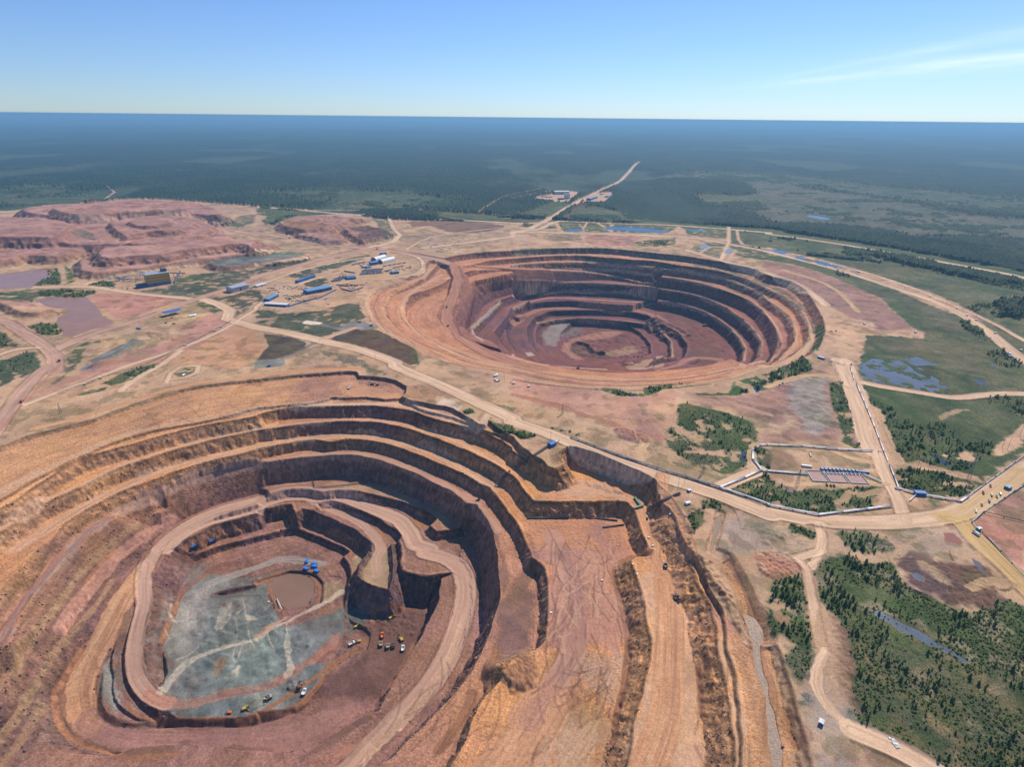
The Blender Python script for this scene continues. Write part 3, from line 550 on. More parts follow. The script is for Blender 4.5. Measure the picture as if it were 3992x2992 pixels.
P_('slate', 'A 1800,740 1850,700 2050,660 2211,650 B 150,630 420,645 410,665 200,700 0,712 A 2100,735 1900,755', fe=4, ns=3)
P_('lush', 'B 0,620 300,620 420,640 250,650 0,645', ns=3, op=.7)
P_('scrub', 'A 1700,300 1900,330 2211,300 2180,380 2050,410 1900,390', ns=6, op=.7)
P_('pale', 'C 0,480 150,480 220,520 600,525 590,480 900,470 1100,500 1040,560 800,570 300,565 0,590', ns=6, op=.8)
P_('pink', 'C 600,480 1100,500 1040,570 650,560', ns=6)
P_('scrub', 'C 230,500 400,480 580,480 590,520 300,525', ns=5, op=.5)
P_('grass', 'C 1040,560 1080,530 1400,515 1400,560 1200,580', ns=4)
P_('grass', 'C 380,365 640,370 830,380 840,450 600,450 450,450 400,420', ns=3)
P_('grass', 'C 60,400 120,370 180,390 180,410 C 280,400 380,400 400,420 260,425', ns=3)
P_('grass', 'C 870,385 1400,400 1390,430 1330,460 850,450', ns=3)
P_('grass', 'C 1470,410 1850,440 1860,510 1500,470', ns=3)
P_('grass', 'C 1560,560 1800,580 1780,680 1640,640 1540,610', ns=4, op=.8)
P_('grass', 'C 1640,545 1900,545 1900,580 1700,575', ns=4)
P_('grass', 'C 1870,580 2211,610 2211,690 1980,670 1880,640', ns=4)
P_('grass', 'D 0,640 300,700 560,770 620,850 500,820 300,740 0,695', ns=4)
# vegetated slopes round the far pit
P_('scrub', 'C 0,600 400,595 900,605 1300,645 1500,665 1500,720 1200,690 800,640 400,640 0,665', ns=6, op=.7)
P_('scrub', 'C 600,680 900,690 1300,720 1700,800 2000,890 2211,1000 2211,1050 1900,960 1600,820 1200,770 800,750 620,720', ns=6, op=.75)
P_('scrub', 'C 1500,700 1700,720 2000,830 2211,900 2211,930 1900,850 1600,770', ns=6, op=.7)
P_('heath', 'D 0,880 150,960 300,1080 400,1220 440,1350 330,1480 380,1300 300,1130 150,1010 0,920', ns=4, op=.7)
P_('lush', 'D 430,1240 490,1280 480,1370 430,1480 340,1500 400,1400', ns=3)
P_('lush', 'H -10,180 0,130 100,90 250,20 330,10 400,80 350,110 200,150 100,200 0,250 G 2211,130 2000,170 1900,190 1860,290 1750,300 1560,295 1600,310 1950,320 2000,300 2211,250', fe=3, ns=3)
P_('lush', 'G 1080,300 1180,240 1220,220 1600,220 1560,240 1300,265 1230,300 1100,322 920,320 800,290 690,262 700,250 900,260 950,285', fe=3, ns=3)
P_('grass', 'G 80,160 190,180 190,190 100,190', ns=3)
# greens of the near ground
P_('grass', 'G 1430,390 1590,400 1900,480 2060,540 2100,610 2100,700 2050,750 2040,880 1960,960 1830,1010 1680,960 1420,840 1340,760 1300,660 1395,580', fe=4, ns=4)
P_('scrub', 'G 1500,600 1700,560 1750,800 1600,860 1400,800 1400,700', fe=20, ns=14, op=.8)
P_('pale', 'G 1480,750 1640,770 1640,820 1560,800 G 1720,800 1810,790 1820,840 1760,850', ns=5, op=.9)
P_('grass', 'G 1350,880 1600,960 1850,1020 1840,1060 1700,1040 1500,960', ns=5, op=.7)
P_('grass', 'G 1880,1120 2000,1050 2150,990 2211,985 H 0,1000 120,1090 250,1140 430,1120 560,1130 740,1110 980,1110 960,1150 880,1200 900,1270 600,1325 450,1335 0,1250 G 2211,1250 2000,1190', fe=3, ns=3)
P_('grass', 'H 1110,960 1250,955 1500,985 1700,1030 1790,1080 1750,1150 1740,1190 1500,1190 1350,1160 1160,1110', fe=3, ns=3)
P_('lush', 'H 1380,1190 1500,1200 1500,1260 1430,1290', ns=5, op=.7)
P_('grass', 'H 530,190 640,200 700,330 740,480 770,600 830,680 850,760 760,780 640,730 640,620 590,480 540,330', fe=3, ns=3)
P_('purple', 'H 730,680 800,690 810,740 740,730', ns=3)
P_('grass', 'G 2080,760 2211,770 2211,970 2140,960 2080,880', fe=3, ns=2)
P_('umber', 'H 0,770 160,780 280,900 200,960 0,960', fe=8, ns=6, op=.5)
P_('grass', 'H 700,860 900,880 860,940 740,900', ns=4, op=.7)
P_('grass', 'H 140,1460 200,1430 420,1500 400,1570 300,1540 ', ns=4)
P_('grass', 'H 30,1400 90,1400 60,1420', ns=3)
P_('grass', 'G 1490,1310 1640,1320 1650,1380 1560,1490 1530,1400', ns=5)
P_('grass', 'G 1620,1190 1800,1250 1830,1300 1640,1280', ns=4, op=.8)
P_('grass', 'G 310,590 400,600 600,650 590,670 400,640', ns=4, op=.8)
P_('lush', 'F 1750,450 1850,430 1890,470 1790,480', ns=3)
P_('grass', 'F 1980,530 2110,560 2211,570 G 0,610 190,660 150,690 0,670 F 2211,680 2080,660', ns=4)
P_('grass', 'F 2070,395 2211,420 2211,460 2100,430', ns=4, op=.7)
P_('brown', 'F 1280,230 1500,240 1680,330 1560,320 1530,390 1300,320', ns=3, op=.6)
P_('chalk', 'F 1620,330 1750,400 1760,460 1560,380', ns=4, op=.4)
P_('orange', 'F 740,200 860,190 960,240 1200,300 1250,330 1100,345 820,330 700,340', ns=5)
P_('grass', 'F 930,60 1140,130 1100,140 960,110', ns=4, op=.8)
P_('grass', 'E 880,210 1000,150 1150,90 1380,30 1400,50 1300,90 1150,180 950,230', fe=3, ns=3)
P_('grass', 'E 640,310 800,260 930,240 900,270 720,315', fe=3, ns=3)
P_('grass', 'E 1470,130 1600,80 1710,80 1640,130 1560,150', ns=3)
P_('grass', 'A 620,1480 700,1420 780,1390 720,1480 700,1560 610,1658 570,1640', fe=3, ns=3)
P_('scrub', 'E 440,220 500,170 640,90 700,0 580,0 560,150 480,220', fe=3, ns=3, op=.9)
P_('scrub', 'A -300,1290 0,1320 120,1400 190,1450 50,1450 -300,1440', ns=4)
P_('scrub', 'A -300,1600 0,1560 290,1485 360,1570 340,1640 E 150,170 0,240 -300,300', ns=4)
P_('grass', 'A 230,1270 380,1240 500,1260 555,1300 500,1340 380,1350 300,1310', ns=3)
P_('grass', 'A -300,980 0,970 300,950 600,945 850,965 800,985 730,1015 500,1020 330,1010 250,1060 0,1040 -300,1040', ns=4)
P_('grass', 'A 270,925 370,870 430,770 500,760 530,850 520,905', ns=3)
P_('lush', 'A 560,745 620,780 660,860 620,890 580,900', ns=3)
P_('grass', 'A 750,910 850,880 1000,880 1000,935 900,945 790,935', ns=3)
P_('sand', 'A 0,1090 300,1100 560,1130 400,1170 200,1150 0,1120', ns=4, op=.7)
P_('scrub', 'A 600,440 700,430 850,500 820,530 650,480', ns=5, op=.6)
P_('grass', 'A 2080,430 2180,350 2170,330 2000,400', ns=5, op=.5)
# lower right bog
P_('grass', '''L 330,150 480,40 640,30 720,80 860,90 940,60 1010,120 1040,240 1200,330 1440,430 1600,430 1800,370 1969,420 N 4300,2400 4300,3500 3600,3400 L 1290,1658 1100,1560 900,1470 750,1400 640,1330 600,1280 640,1080 660,900 600,640 480,460 400,330''', fe=5, ns=5)
P_('scrub', 'L 640,620 800,700 1100,800 1500,1000 1800,1200 1969,1400 1969,1658 1300,1640 1200,1500 1000,1300 800,1100 700,900', fe=20, ns=12, op=.75)
P_('straw', 'L 640,610 700,620 760,760 900,950 1050,1060 1200,1180 1300,1280 1500,1420 1750,1500 1969,1620 1969,1658 1700,1580 1450,1500 1250,1400 1170,1220 1000,1100 850,980 760,870 680,740', fe=6, ns=4, op=.9)
P_('straw', 'L 750,430 900,480 1300,620 1400,720 1600,850 1700,950 1969,1180 1969,1370 1750,1180 1550,960 1350,830 1280,740 1100,690 900,560', fe=10, ns=5, op=.9)
P_('grass', 'L 60,230 240,190 290,300 335,420 330,600 350,760 300,820 180,700 130,640 40,690 0,560 0,300', fe=4, ns=4)
P_('scrub', 'L 60,700 200,700 340,780 370,1000 320,1200 230,1200 150,950 100,800', fe=8, ns=6, op=.9)
P_('umber', 'L 480,480 600,640 650,900 640,1080 760,1250 700,1260 620,1140 580,1000 550,800 540,620', fe=6, ns=5, op=.8)
P_('umber', 'L 640,1480 900,1560 1200,1658 500,1658 560,1500', fe=8, ns=8, op=.6)
P_('ash', 'L 330,1080 420,1000 560,1150 700,1300 600,1350 560,1658 380,1658 360,1450 300,1300', fe=16, ns=10, op=.6)
P_('umber', 'L 1000,20 1130,0 1300,80 1500,120 1640,100 1720,220 1560,290 1750,260 1800,340 1600,430 1440,430 1250,340 1080,250 1030,160 960,100', fe=6, ns=6, op=.95)
P_('tan', 'L 1120,50 1280,120 1400,260 1320,250 1180,130', fe=4, ns=4)
P_('grass', 'H 600,1500 760,1490 860,1500 980,1540 1090,1658 720,1658 620,1560', fe=5, ns=5)
P_('scrub', 'H 840,1500 1000,1530 1100,1640 900,1640', ns=4)
P_('ash', 'H 1100,1440 1500,1430 1700,1560 1900,1658 1300,1658 1150,1560', fe=20, ns=10, op=.45)
P_('purple', 'H 1960,1250 2211,1100 2211,1400 1900,1320', fe=6, ns=5, op=.8)
P_('pink', 'H 1870,1330 2211,1420 2211,1658 L 1969,250 1780,0 H 1830,1500 1770,1400', fe=3, ns=3)
P_('ash', 'G 1830,1380 2100,1390 2211,1450 2211,1658 1800,1658', fe=14, ns=10, op=.6)
P_('ash', 'H 0,1420 400,1580 420,1658 0,1658', fe=14, ns=10, op=.4)
P_('red', 'L 0,30 120,50 250,110 240,160 50,220 0,170 K 1900,60 1800,60', fe=4, ns=4, op=.8)
P_('grass', 'D 1650,1220 1800,1250 2000,1400 1900,1380 1750,1330', ns=5, op=.5)
P_('heath', 'H 1300,370 1650,400 1700,450 1500,520 1350,480', fe=16, ns=14, op=.7)
P_('sand', 'H 1480,500 1640,430 1740,440 1560,490 1500,530', ns=3)
P_('grass', 'H 1000,250 2211,330 2211,530 2000,680 1900,760 1500,930 1250,870 1110,870 1000,640 900,400', fe=10, ns=8, op=.4)
P_('pale', 'H 1930,790 2050,700 2211,560 2211,720 2000,840 1940,830', ns=3)
P_('pale', 'H 1230,890 1300,880 1450,930 1800,1020 1870,1070 1700,1030 1500,985 1260,950 1100,950 1040,890', ns=3)
P_('pale', 'H 1490,830 1620,800 1660,850 1530,850 H 1720,800 1760,820 1800,890 1750,890', ns=4)
# near pit: floors and faces with their own rock
P_('pink', 'G 400,1100 480,1050 600,1030 800,1080 1000,1170 1080,1260 1000,1240 900,1215 330,1220 200,1190', ns=4, op=.5)
P_('pink', 'K 270,250 420,0 900,0 900,50 790,110 780,250 840,460 850,740 540,700 440,700 240,700', fe=10, ns=8, op=.7)
P_('purple', 'G 680,1430 760,1430 840,1560 850,1658 800,1658 720,1560', ns=8, op=.7)
P_('purple', 'K 100,0 330,0 330,60 280,100 180,100', fe=14, ns=8, op=.8)
P_('umber', 'K 0,280 100,130 170,180 150,500 130,770 0,820 J 1850,850 1830,700 1870,400', fe=6, ns=6, op=.65)
P_('umber', 'F 1870,1320 1960,1350 2060,1480 2120,1658 J 1900,0 1930,200 1900,340 1880,200 1860,0 F 1980,1500', fe=3, ns=3, op=.6)
P_('umber', 'J 690,400 1280,440 1240,640 1130,880 1080,960 840,1180 700,1190 640,1170 480,1110 520,960 600,930 720,880 880,760 880,660 760,600 850,520', fe=5, ns=5, op=.75)
P_('purple', 'J 0,1400 400,1350 620,1200 700,1150 860,1130 760,1290 600,1400 360,1560 0,1570 I 1500,1500 1000,1500 900,1400 1200,1360 1969,1370', fe=6, ns=5, op=.6)
P_('slate', '''I 1240,1080 1290,930 1260,830 1240,700 1300,560 1350,430 1450,300 1600,190 1800,200 J 0,200 150,200 90,320 180,520 300,560 520,480 660,420 850,440 840,560 760,600 560,740 420,850 480,860 560,900 440,1060 300,1190 150,1230 0,1245 I 1969,1262 1500,1290 1300,1262''', fe=5, ns=5)
P_('ash', 'I 1280,700 1340,480 1440,350 1560,310 1620,340 1560,600 1500,760 1400,1000 1290,1080 1290,930', fe=10, ns=6, op=.7)
P_('teal', 'J 0,560 120,640 180,800 150,950 0,970 I 1800,1030 1600,960 1700,850 1900,800 1969,700', fe=10, ns=8, op=.75)
P_('teal', 'I 1160,560 1240,330 1300,300 1320,400 1290,520 1230,700 1250,900 1280,950 1200,980 1140,760', fe=8, ns=6, op=.85)
P_('teal', 'I 780,830 880,800 900,1000 960,1150 1140,1300 1000,1300 830,1230 760,1130 740,1000', fe=8, ns=6, op=.85)
P_('slate', 'I 1340,180 1450,90 1560,100 1560,180 1420,290 1350,230', fe=10, ns=7, op=.6)
P_('tan', 'I 900,480 1000,430 1060,310 1010,500 980,620 900,640 860,700 850,800 800,850 760,900 790,740', fe=5, ns=4, op=.9)
P_('chalk', 'I 1690,450 1780,390 1795,450 1760,530 1700,600 1650,590 1670,520', fe=2, ns=2, op=.6)
P_('chalk', 'I 1870,490 1930,480 1969,510 1969,540 1900,520', fe=2, ns=3, op=.5)
P_('tan', 'I 1650,840 1720,800 1750,850 1700,920 1650,960', fe=3, ns=3)
P_('chalk', 'I 1770,940 1830,890 1850,930 1810,970', fe=2, ns=3, op=.6)
P_('tan', 'J 520,260 650,220 660,320 600,370 510,390', fe=3, ns=3)
P_('red', 'J 440,800 560,660 640,620 640,760 560,830 480,850', fe=8, ns=5, op=.7)
P_('pink', 'J 200,330 350,270 430,330 400,400 220,440 160,370', fe=6, ns=5, op=.6)
P_('tan', 'J 760,0 1040,0 1030,280 860,250 780,200', fe=3, ns=3, op=.85)
P_('tan', 'F 560,1080 800,1070 1100,1110 1500,1230 1700,1340 1790,1440 1600,1470 1540,1370 1200,1210 900,1140 640,1110', fe=3, ns=3, op=.6)
P_('purple', 'I 100,700 300,500 560,580 730,450 830,480 700,650 560,800 470,1000 430,1150 300,1300 0,1658 0,900', fe=14, ns=10, op=.3)
P_('ash', 'I 0,700 60,560 250,300 480,60 550,0 620,0 330,250 200,420 150,450 100,620 20,700', fe=3, ns=3, op=.8)
P_('ash', 'E 560,1640 800,1440 965,1370 930,1420 700,1560 640,1658', fe=2, ns=2, op=.9)
P_('ash', 'I 300,980 400,880 480,850 450,900 360,950', ns=4, op=.8)
P_('ash', 'I 240,1100 300,1030 420,1060 420,1200 500,1440 380,1440 280,1350', fe=12, ns=8, op=.4)
P_('brown', 'I 0,1640 100,1480 180,1420 170,1500 60,1620', fe=8, ns=6, op=.8)
P_('mud', 'I 100,1120 250,950 180,1080 60,1200', fe=6, ns=5, op=.5)
P_('red', 'J 640,1540 720,1490 760,1500 700,1560 J 380,1640 560,1600 500,1658', fe=6, ns=4, op=.7)
P_('tan', 'K 270,1400 400,1200 700,1260 780,1330 700,1500 560,1658 330,1658', fe=16, ns=10, op=.7)
P_('ash', 'K 520,860 850,820 830,1100 760,1200 640,1100 520,1000', fe=16, ns=9, op=.45)
P_('tan', 'G 170,1230 300,1200 240,1260 180,1270', ns=4, op=.8)
P_('pale', 'K 940,230 1000,150 1180,200 1330,450 1400,900 1440,1658 880,1658 960,1250 1050,860 1030,600', fe=8, ns=5, op=.75)
P_('pale', 'K 1560,620 1640,640 1700,900 1780,1300 1800,1658 1700,1658 1650,1100', fe=3, ns=3, op=.8)
P_('pink', 'K 1430,230 1560,440 1750,560 1640,680 1560,600 1500,420', fe=4, ns=4, op=.8)
# far pit floors
P_('umber', 'C 1300,1130 1500,1170 1700,1260 1850,1420 1880,1560 1700,1590 1520,1560 1460,1380 1330,1260', fe=8, ns=6, op=.35)
P_('umber', 'C 1550,1430 1760,1450 1830,1500 1820,1570 1500,1520', fe=5, ns=4, op=.6)
P_('ash', 'C 250,1330 330,1240 500,1210 430,1330 350,1440 280,1430', fe=8, ns=7, op=.7)
P_('slate', 'C 410,1300 560,1270 620,1310 520,1360 430,1350', fe=8, ns=6, op=.5)
P_('roadr', 'C 420,1420 560,1360 800,1310 950,1320 800,1370 560,1400 480,1460 620,1560 540,1560 420,1480', fe=6, ns=4, op=.8)
P_('tan', 'C 760,1500 950,1450 1000,1430 1100,1470 900,1530', fe=8, ns=6, op=.6)
P_('umber', 'C 490,1420 560,1400 700,1480 900,1540 700,1550 500,1490', fe=4, ns=4, op=.8)
P_('pale', 'C 950,1600 1200,1550 1330,1560 1280,1620 1000,1640', fe=4, ns=4, op=.6)
P_('chalk', 'C 100,1490 160,1492 190,1520 130,1525', fe=2, ns=1, op=.6)
P_('chalk', 'D 370,1330 400,1350 390,1430 330,1500 200,1560 100,1610 200,1540 320,1440', fe=4, ns=4, op=.5)
# ---- steep faces show their strata, whatever lies on top
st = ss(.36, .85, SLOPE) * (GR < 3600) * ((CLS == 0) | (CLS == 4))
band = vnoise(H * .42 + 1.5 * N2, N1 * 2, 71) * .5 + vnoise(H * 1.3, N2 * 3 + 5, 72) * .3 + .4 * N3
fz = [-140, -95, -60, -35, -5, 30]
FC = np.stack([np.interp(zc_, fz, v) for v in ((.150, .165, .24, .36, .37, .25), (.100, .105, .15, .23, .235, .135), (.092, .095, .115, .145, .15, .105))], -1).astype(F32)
FC = FC * .86 * (1 + .45 * band)[..., None]; FC = np.where(farpit[..., None], FC * np.array((.66, .56, .70), F32), FC)  # far pit faces darkened again: shade of its backlit wall put into the colour
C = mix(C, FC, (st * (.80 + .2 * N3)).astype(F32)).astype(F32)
# mottling of the bare earth: washes of paler, redder and greyer ground
_e = ((CLS == 0) | (CLS == 4)).astype(F32) * (GR < 4000)
_a = fbm(GX, GY, 52, 3, 201); _b = fbm(GX, GY, 15, 3, 202); _c = fbm(GX, GY * .6, 130, 3, 203)
_k = 1 + _e * (.20 * _a + .20 * _b + .12 * _c + .10 * N3)
C = C * _k[..., None]; C[..., 0] += _e * .022 * _c; C[..., 2] += _e * (.020 * fbm(GX, GY, 34, 3, 204) - .012 * _c)
_g3 = ((CLS == 3)).astype(F32); C = C * (1 + _g3 * (.35 * _b + .25 * _a))[..., None]; C[..., 0] += _g3 * .022 * ss(0, .6, _b + _c); 
_s = ss(.28, .42, fbm(GX, GY, 30, 4, 205)) * _e * (H > -12); C = mix(C, C * np.array((.66, .62, .62), F32), (_s * .75).astype(F32))
_nf = (GR < 1200) & (H < -98); _q = fbm(GX + .6 * GY, GY * .35, 9, 3, 301); _q2 = fbm(GX, GY, 5, 2, 302)
C = C * (1 + _nf * (.38 * _q + .22 * _q2))[..., None]; C = mix(C, C * np.array((.72, .60, .58), F32), (_nf * ss(.1, .5, fbm(GX, GY, 40, 3, 303)) * .6).astype(F32))
_in = (CLS == 4) & (DC > 0); _rw = np.maximum(1.4, GR * .0017)
C = C * (1 + _in * (.15 * vnoise(DC / _rw, DL / 28, 311) + .10 * vnoise(DC / (_rw * 3), DL / 60, 312)))[..., None]
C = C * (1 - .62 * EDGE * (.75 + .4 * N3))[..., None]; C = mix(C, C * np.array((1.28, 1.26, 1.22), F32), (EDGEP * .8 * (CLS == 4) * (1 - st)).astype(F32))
_tu = ss(.20, .40, fbm(GX, GY, 20, 4, 501) + .5 * fbm(GX, GY, 150, 2, 502)) * _e * (H > -5) * (H < 8) * (DC <= 0) * (GR < 2600)
C = mix(C, mix(np.array((.075, .085, .035), F32), np.array((.14, .12, .065), F32), ss(-.3, .3, N3)), (_tu * .45).astype(F32))
# ---- haul roads and tracks (projected on the finished ground)
L_('road', 16, 'O 0,500 120,440',ns=0) if False else None
L_('grass', 120, 'C 1200,385 1400,392 2211,450 D 0,462 500,530 1100,630 1700,740 2211,840 N 4300,1170', ns=14, fe=12)
L_('road', 24, 'B 0,238 300,258 700,295 1150,325 1700,350 2211,376 C 0,378 350,372 C 400,360 900,380 1400,398 2211,460 D 0,470 500,540 1100,640 1700,750 2211,850 N 4300,1180', ns=1)
L_('road', 12, 'B 400,265 900,268 1400,262 1900,290 2211,325 C 0,327 300,350', ns=1)
L_('road', 30, 'N 2070,890 2150,850 2211,810 2340,745 2420,705 2480,640 2560,595', ns=3)
L_('road', 22, 'N 2560,596 2500,582', ns=3)
L_('road', 16, 'N 2560,596 2640,600 2780,605', ns=8, op=.6)
L_('road', 10, 'N 1870,830 1960,775 2090,745 2140,735', ns=2)
L_('road', 10, 'A 890,180 960,130 990,110 930,68', ns=1)
L_('glade', 60, 'N 2280,630 2330,625 2380,590', ns=16, op=.9)
L_('road', 40, 'N 2085,528 2150,532 2240,540', ns=14, op=.5)
L_('glade', 120, 'N 2780,530 2880,535 3000,540', ns=30, op=.9)
L_('glade', 160, 'N 3290,548 3420,552', ns=30, op=.9)
L_('glade', 60, 'N 1030,600 1080,590', ns=20, op=.9)
P_('chalk', 'N 3700,530 3720,527 3850,528 3800,531', fe=20, ns=40, op=.4)
P_('pale', 'C 340,130 500,100 570,110 540,150 480,190 200,180 210,150', ns=5)
P_('pale', 'C 640,140 860,110 850,150 790,200 600,200', ns=5)
L_('sand', 14, 'C 0,170 200,130 340,100', ns=2)
L_('road', 9, 'C 340,185 540,200', ns=2)
L_('road', 20, 'B 1150,340 1180,420 1240,480 1180,540 1000,580 930,600', ns=2)
L_('roadp', 34, 'B 0,840 300,760 600,680 930,605', ns=2)
L_('roadp', 32, 'B 930,590 1200,620 1500,680 1700,735', ns=2)
L_('roadr', 28, 'B 1700,735 1740,850 1700,1000 1645,1140 1640,1220 1700,1310 1850,1420 2000,1500 2211,1590', ns=2, op=.9)
L_('roadp', 32, 'B 930,595 600,560 300,510 0,460 A 2211,470 2000,440 1850,390 1640,320 1500,310 1200,320 900,340 600,330', ns=2)
L_('roadr', 18, 'B 560,350 700,450 850,540 920,580', ns=2)
L_('road', 12, 'B 0,610 400,620 700,615', ns=3)
L_('road', 12, 'B 0,735 300,690 560,655', ns=3)
L_('road', 26, 'B 1450,590 1700,560 2000,520 2211,490 C 0,455 400,460 900,475 1500,500 1870,560 2211,625 D 0,625 500,750 1000,905 1500,1080 1850,1280 2211,1560 N 4300,1600', ns=3)
L_('road', 12, 'B 1300,600 1500,500 1900,440 2211,410', ns=5)
L_('road', 13, 'D 0,590 400,690 800,790 1200,920 1600,1080 2000,1270 2211,1390 N 4200,1420', ns=2)
L_('road', 24, 'C 1500,610 1800,700 D 0,810 200,890 350,960 500,1080', ns=6)
L_('sand', 12, 'D 130,780 300,830 500,900 650,1000 750,1110 780,1140', ns=3)
L_('road', 16, 'C 1860,410 1860,540 1830,610 1800,690', ns=2)
L_('pale', 12, 'C 1930,440 1945,520 1980,560 2211,600', ns=2)
L_('pale', 10, 'C 640,370 600,430 610,450', ns=2)
L_('pale', 14, 'C 720,370 800,420 850,450', ns=2)
L_('pale', 12, 'C 855,390 850,450', ns=2)
L_('pale', 16, 'C 1430,410 1400,450 1480,465', ns=3)
L_('pale', 12, 'C 1600,640 1700,580 1820,580 1920,610 1870,680', ns=2)
L_('pale', 16, 'C 370,375 400,420', ns=2)
L_('road', 26, 'C 350,370 240,425 0,450', ns=5)
for s in ('C 0,655 400,652 900,660 1200,690 1650,745 1900,820 2211,945 D 0,945 170,1030 330,1200 370,1350 220,1530', 'C 0,735 300,718 600,718 900,742 1200,765 1500,798 1800,850 2000,920 2211,1045 D 130,1130 240,1280 250,1420 120,1550',
          'C 0,745 350,775 600,775 900,785 1200,830 1500,870 1700,915 2000,1020 2211,1190 D 110,1370 30,1560', 'C 330,780 600,795 850,830 1200,910', 'C 0,908 300,892 660,890 1000,912 1300,950 1600,1005 1950,1190 2140,1400 2110,1530',
          'C 0,1005 160,990 400,968 740,975 1100,985 1240,1003', 'C 1250,1045 1600,1125 1880,1290 2000,1450 1990,1560', 'C 0,1110 250,1030 500,1025 1200,1070', 'B 2211,1510 C 0,1530 300,1605 800,1640'):
    L_('pale', 7, s, ns=1.5, op=.75)
L_('roadr', 22, 'C 0,1250 200,1130 500,1110 900,1115 1180,1160 1400,1290 1480,1330', ns=3, op=.7)
L_('roadr', 16, 'C 1240,1640 1400,1600 1560,1540 1850,1560', ns=3, op=.8)
L_('pale', 7, 'C 210,1240 450,1200 800,1210 1180,1255 1360,1400 1375,1530', ns=2, op=.6)
for s, n in (('B 1400,860 1150,1000 1090,1110 1150,1240 1400,1410 1800,1580 G 0,105 700,210 1100,218 1700,175 2050,90', 'orange'), ('B 1500,770 1440,850 1000,960 960,1100 1050,1250 1300,1420 1600,1560 G 0,150 500,225 1100,245 1700,200', 'pale'),
             ('B 1600,820 1300,1000 1250,1120 1350,1290 1800,1530 G 300,130 1100,185 1800,100 2150,20', 'pale'), ('B 1260,1100 1290,1220 1500,1370 1900,1530 G 0,60 500,140 1100,170', 'orange'),
             ('D 390,1340 330,1460 100,1600 H 0,60 G 1900,160', 'sand')):
    L_(n, 12, s, ns=3, op=.8)
L_('chalk', 7, 'B 2100,1050 1960,1190 1860,1280 1890,1350 1950,1390', ns=2, op=.5)
# middle ground
L_('road', 26, 'A 1750,1035 1900,1080 1990,1130 1960,1200 2050,1230 B 0,1275 300,1330 600,1400 900,1470 1200,1580 F 1200,60 1400,150 1600,230 1900,370 2211,510 G 0,540 300,640 600,760 900,880 1200,980 1500,1080 1800,1180 2000,1260 2211,1340 H 0,1310 300,1370 700,1410 1100,1405 1500,1360 1700,1300 1900,1180 2211,960 N 4200,1750', ns=2)
L_('roady', 20, 'H 1500,1370 1700,1330 1900,1200 2211,980 H 1700,1340', ns=2, op=.7)
L_('roady', 24, 'H 1560,1370 1680,1400 1780,1530 1900,1650 L 1750,50 1969,260 N 4200,2480', ns=1.5)
L_('road', 22, 'A 0,940 600,925 850,935 1200,985 1640,1030', ns=1.5)
L_('road', 10, 'A 740,910 900,855 1200,800 1500,760 1700,735', ns=2)
L_('roadp', 24, 'N -200,1250 A 0,1210 200,1320 380,1430 480,1530 490,1658 E 430,60 230,240 0,560 N -100,1800', ns=2)
L_('roadr', 6, 'A 480,1540 520,1600 E 470,90 250,330 0,620', ns=1, op=.7)
L_('roadp', 24, 'A 480,1470 700,1370 1000,1270 1300,1180 1640,1050 2000,930 2211,850 B 0,850', ns=2)
L_('road', 12, 'A 0,1510 150,1465 330,1450', ns=1.5)
L_('pink', 40, 'E 380,310 700,160 1000,40 A 1300,1560 1700,1400 2000,1280', ns=4, op=.5)
L_('road', 12, 'E 230,390 500,290 800,180 E 1100,60 A 1500,1480 1900,1310 2040,1230', ns=2)
L_('road', 13, 'E 1050,270 1200,160 1400,50 A 1450,1560 1560,1480', ns=2)
L_('road', 12, 'A 2050,1215 2211,1120 B 0,1100 200,970 500,860 800,780', ns=2)
L_('road', 14, 'B 0,920 400,780 900,680 1300,650 1440,710 1440,790 1200,850 800,880 500,950', ns=3, op=.9)
P_('sand', 'B 700,770 1000,700 1300,700 1380,740 1300,800 1100,850 850,880 650,870 800,850', ns=4, op=.8)
P_('sand', 'B 200,930 400,930 450,1000 300,1100 70,1100 60,1050 180,990', ns=4, op=.7)
P_('tan', 'B 560,1010 900,930 800,1010 600,1060', ns=4, op=.5)
L_('pale', 10, 'A 1560,1480 1600,1460 E 1500,60 1300,130', ns=1.5) if False else None
L_('road', 9, 'E 1440,200 1480,120 1560,70 1720,60 1700,120 1600,160 1440,180', ns=1.2)
L_('pale', 13, 'B 560,1380 850,1280', ns=1)
L_('orange', 12, 'E 300,600 700,500 1100,370 1600,230 2211,150 F 0,150 400,100 900,85', ns=2)
L_('sand', 16, 'G 1140,720 1100,780 1130,830', ns=3, op=.9)
L_('red', 14, 'G 0,310 300,380 600,480 900,580 1150,700', ns=5, op=.7)
L_('roadp', 16, 'G 1430,300 1600,350 1900,390 2211,480', ns=4, op=.6)
L_('sand', 14, 'H 0,240 250,160 500,140 700,190 790,200', ns=3)
L_('road', 18, 'H 770,195 1000,240 1300,290 1600,335 1800,320 2000,300 2211,305 N 4200,1550', ns=1.5)
L_('road', 34, 'H 640,20 700,150 760,300 830,500 880,700 930,800', ns=4)
L_('pale', 26, 'H 900,440 960,600 1030,760 1090,880', ns=4, op=.8)
L_('road', 16, 'H 930,800 980,930 1050,1070 1120,1200 1180,1390', ns=1.5)
L_('sand', 9, 'H 580,800 700,850 900,890', ns=2)
L_('sand', 10, 'H 200,1090 500,1060 800,1060 1020,1080', ns=3)
L_('sand', 9, 'H 930,960 860,965', ns=1)
L_('pale', 8, 'H 600,1240 660,1220 700,1150 H 820,1180 900,1150 980,1130', ns=2, op=.6)
L_('road', 20, 'G 1780,1110 2000,1010 2140,960', ns=2)
L_('road', 12, 'G 2060,1000 2060,880 2050,800', ns=2, op=.6)
L_('orange', 14, 'G 1290,1010 1290,1150 1330,1230 1450,1480 1530,1658', ns=3, op=.8)
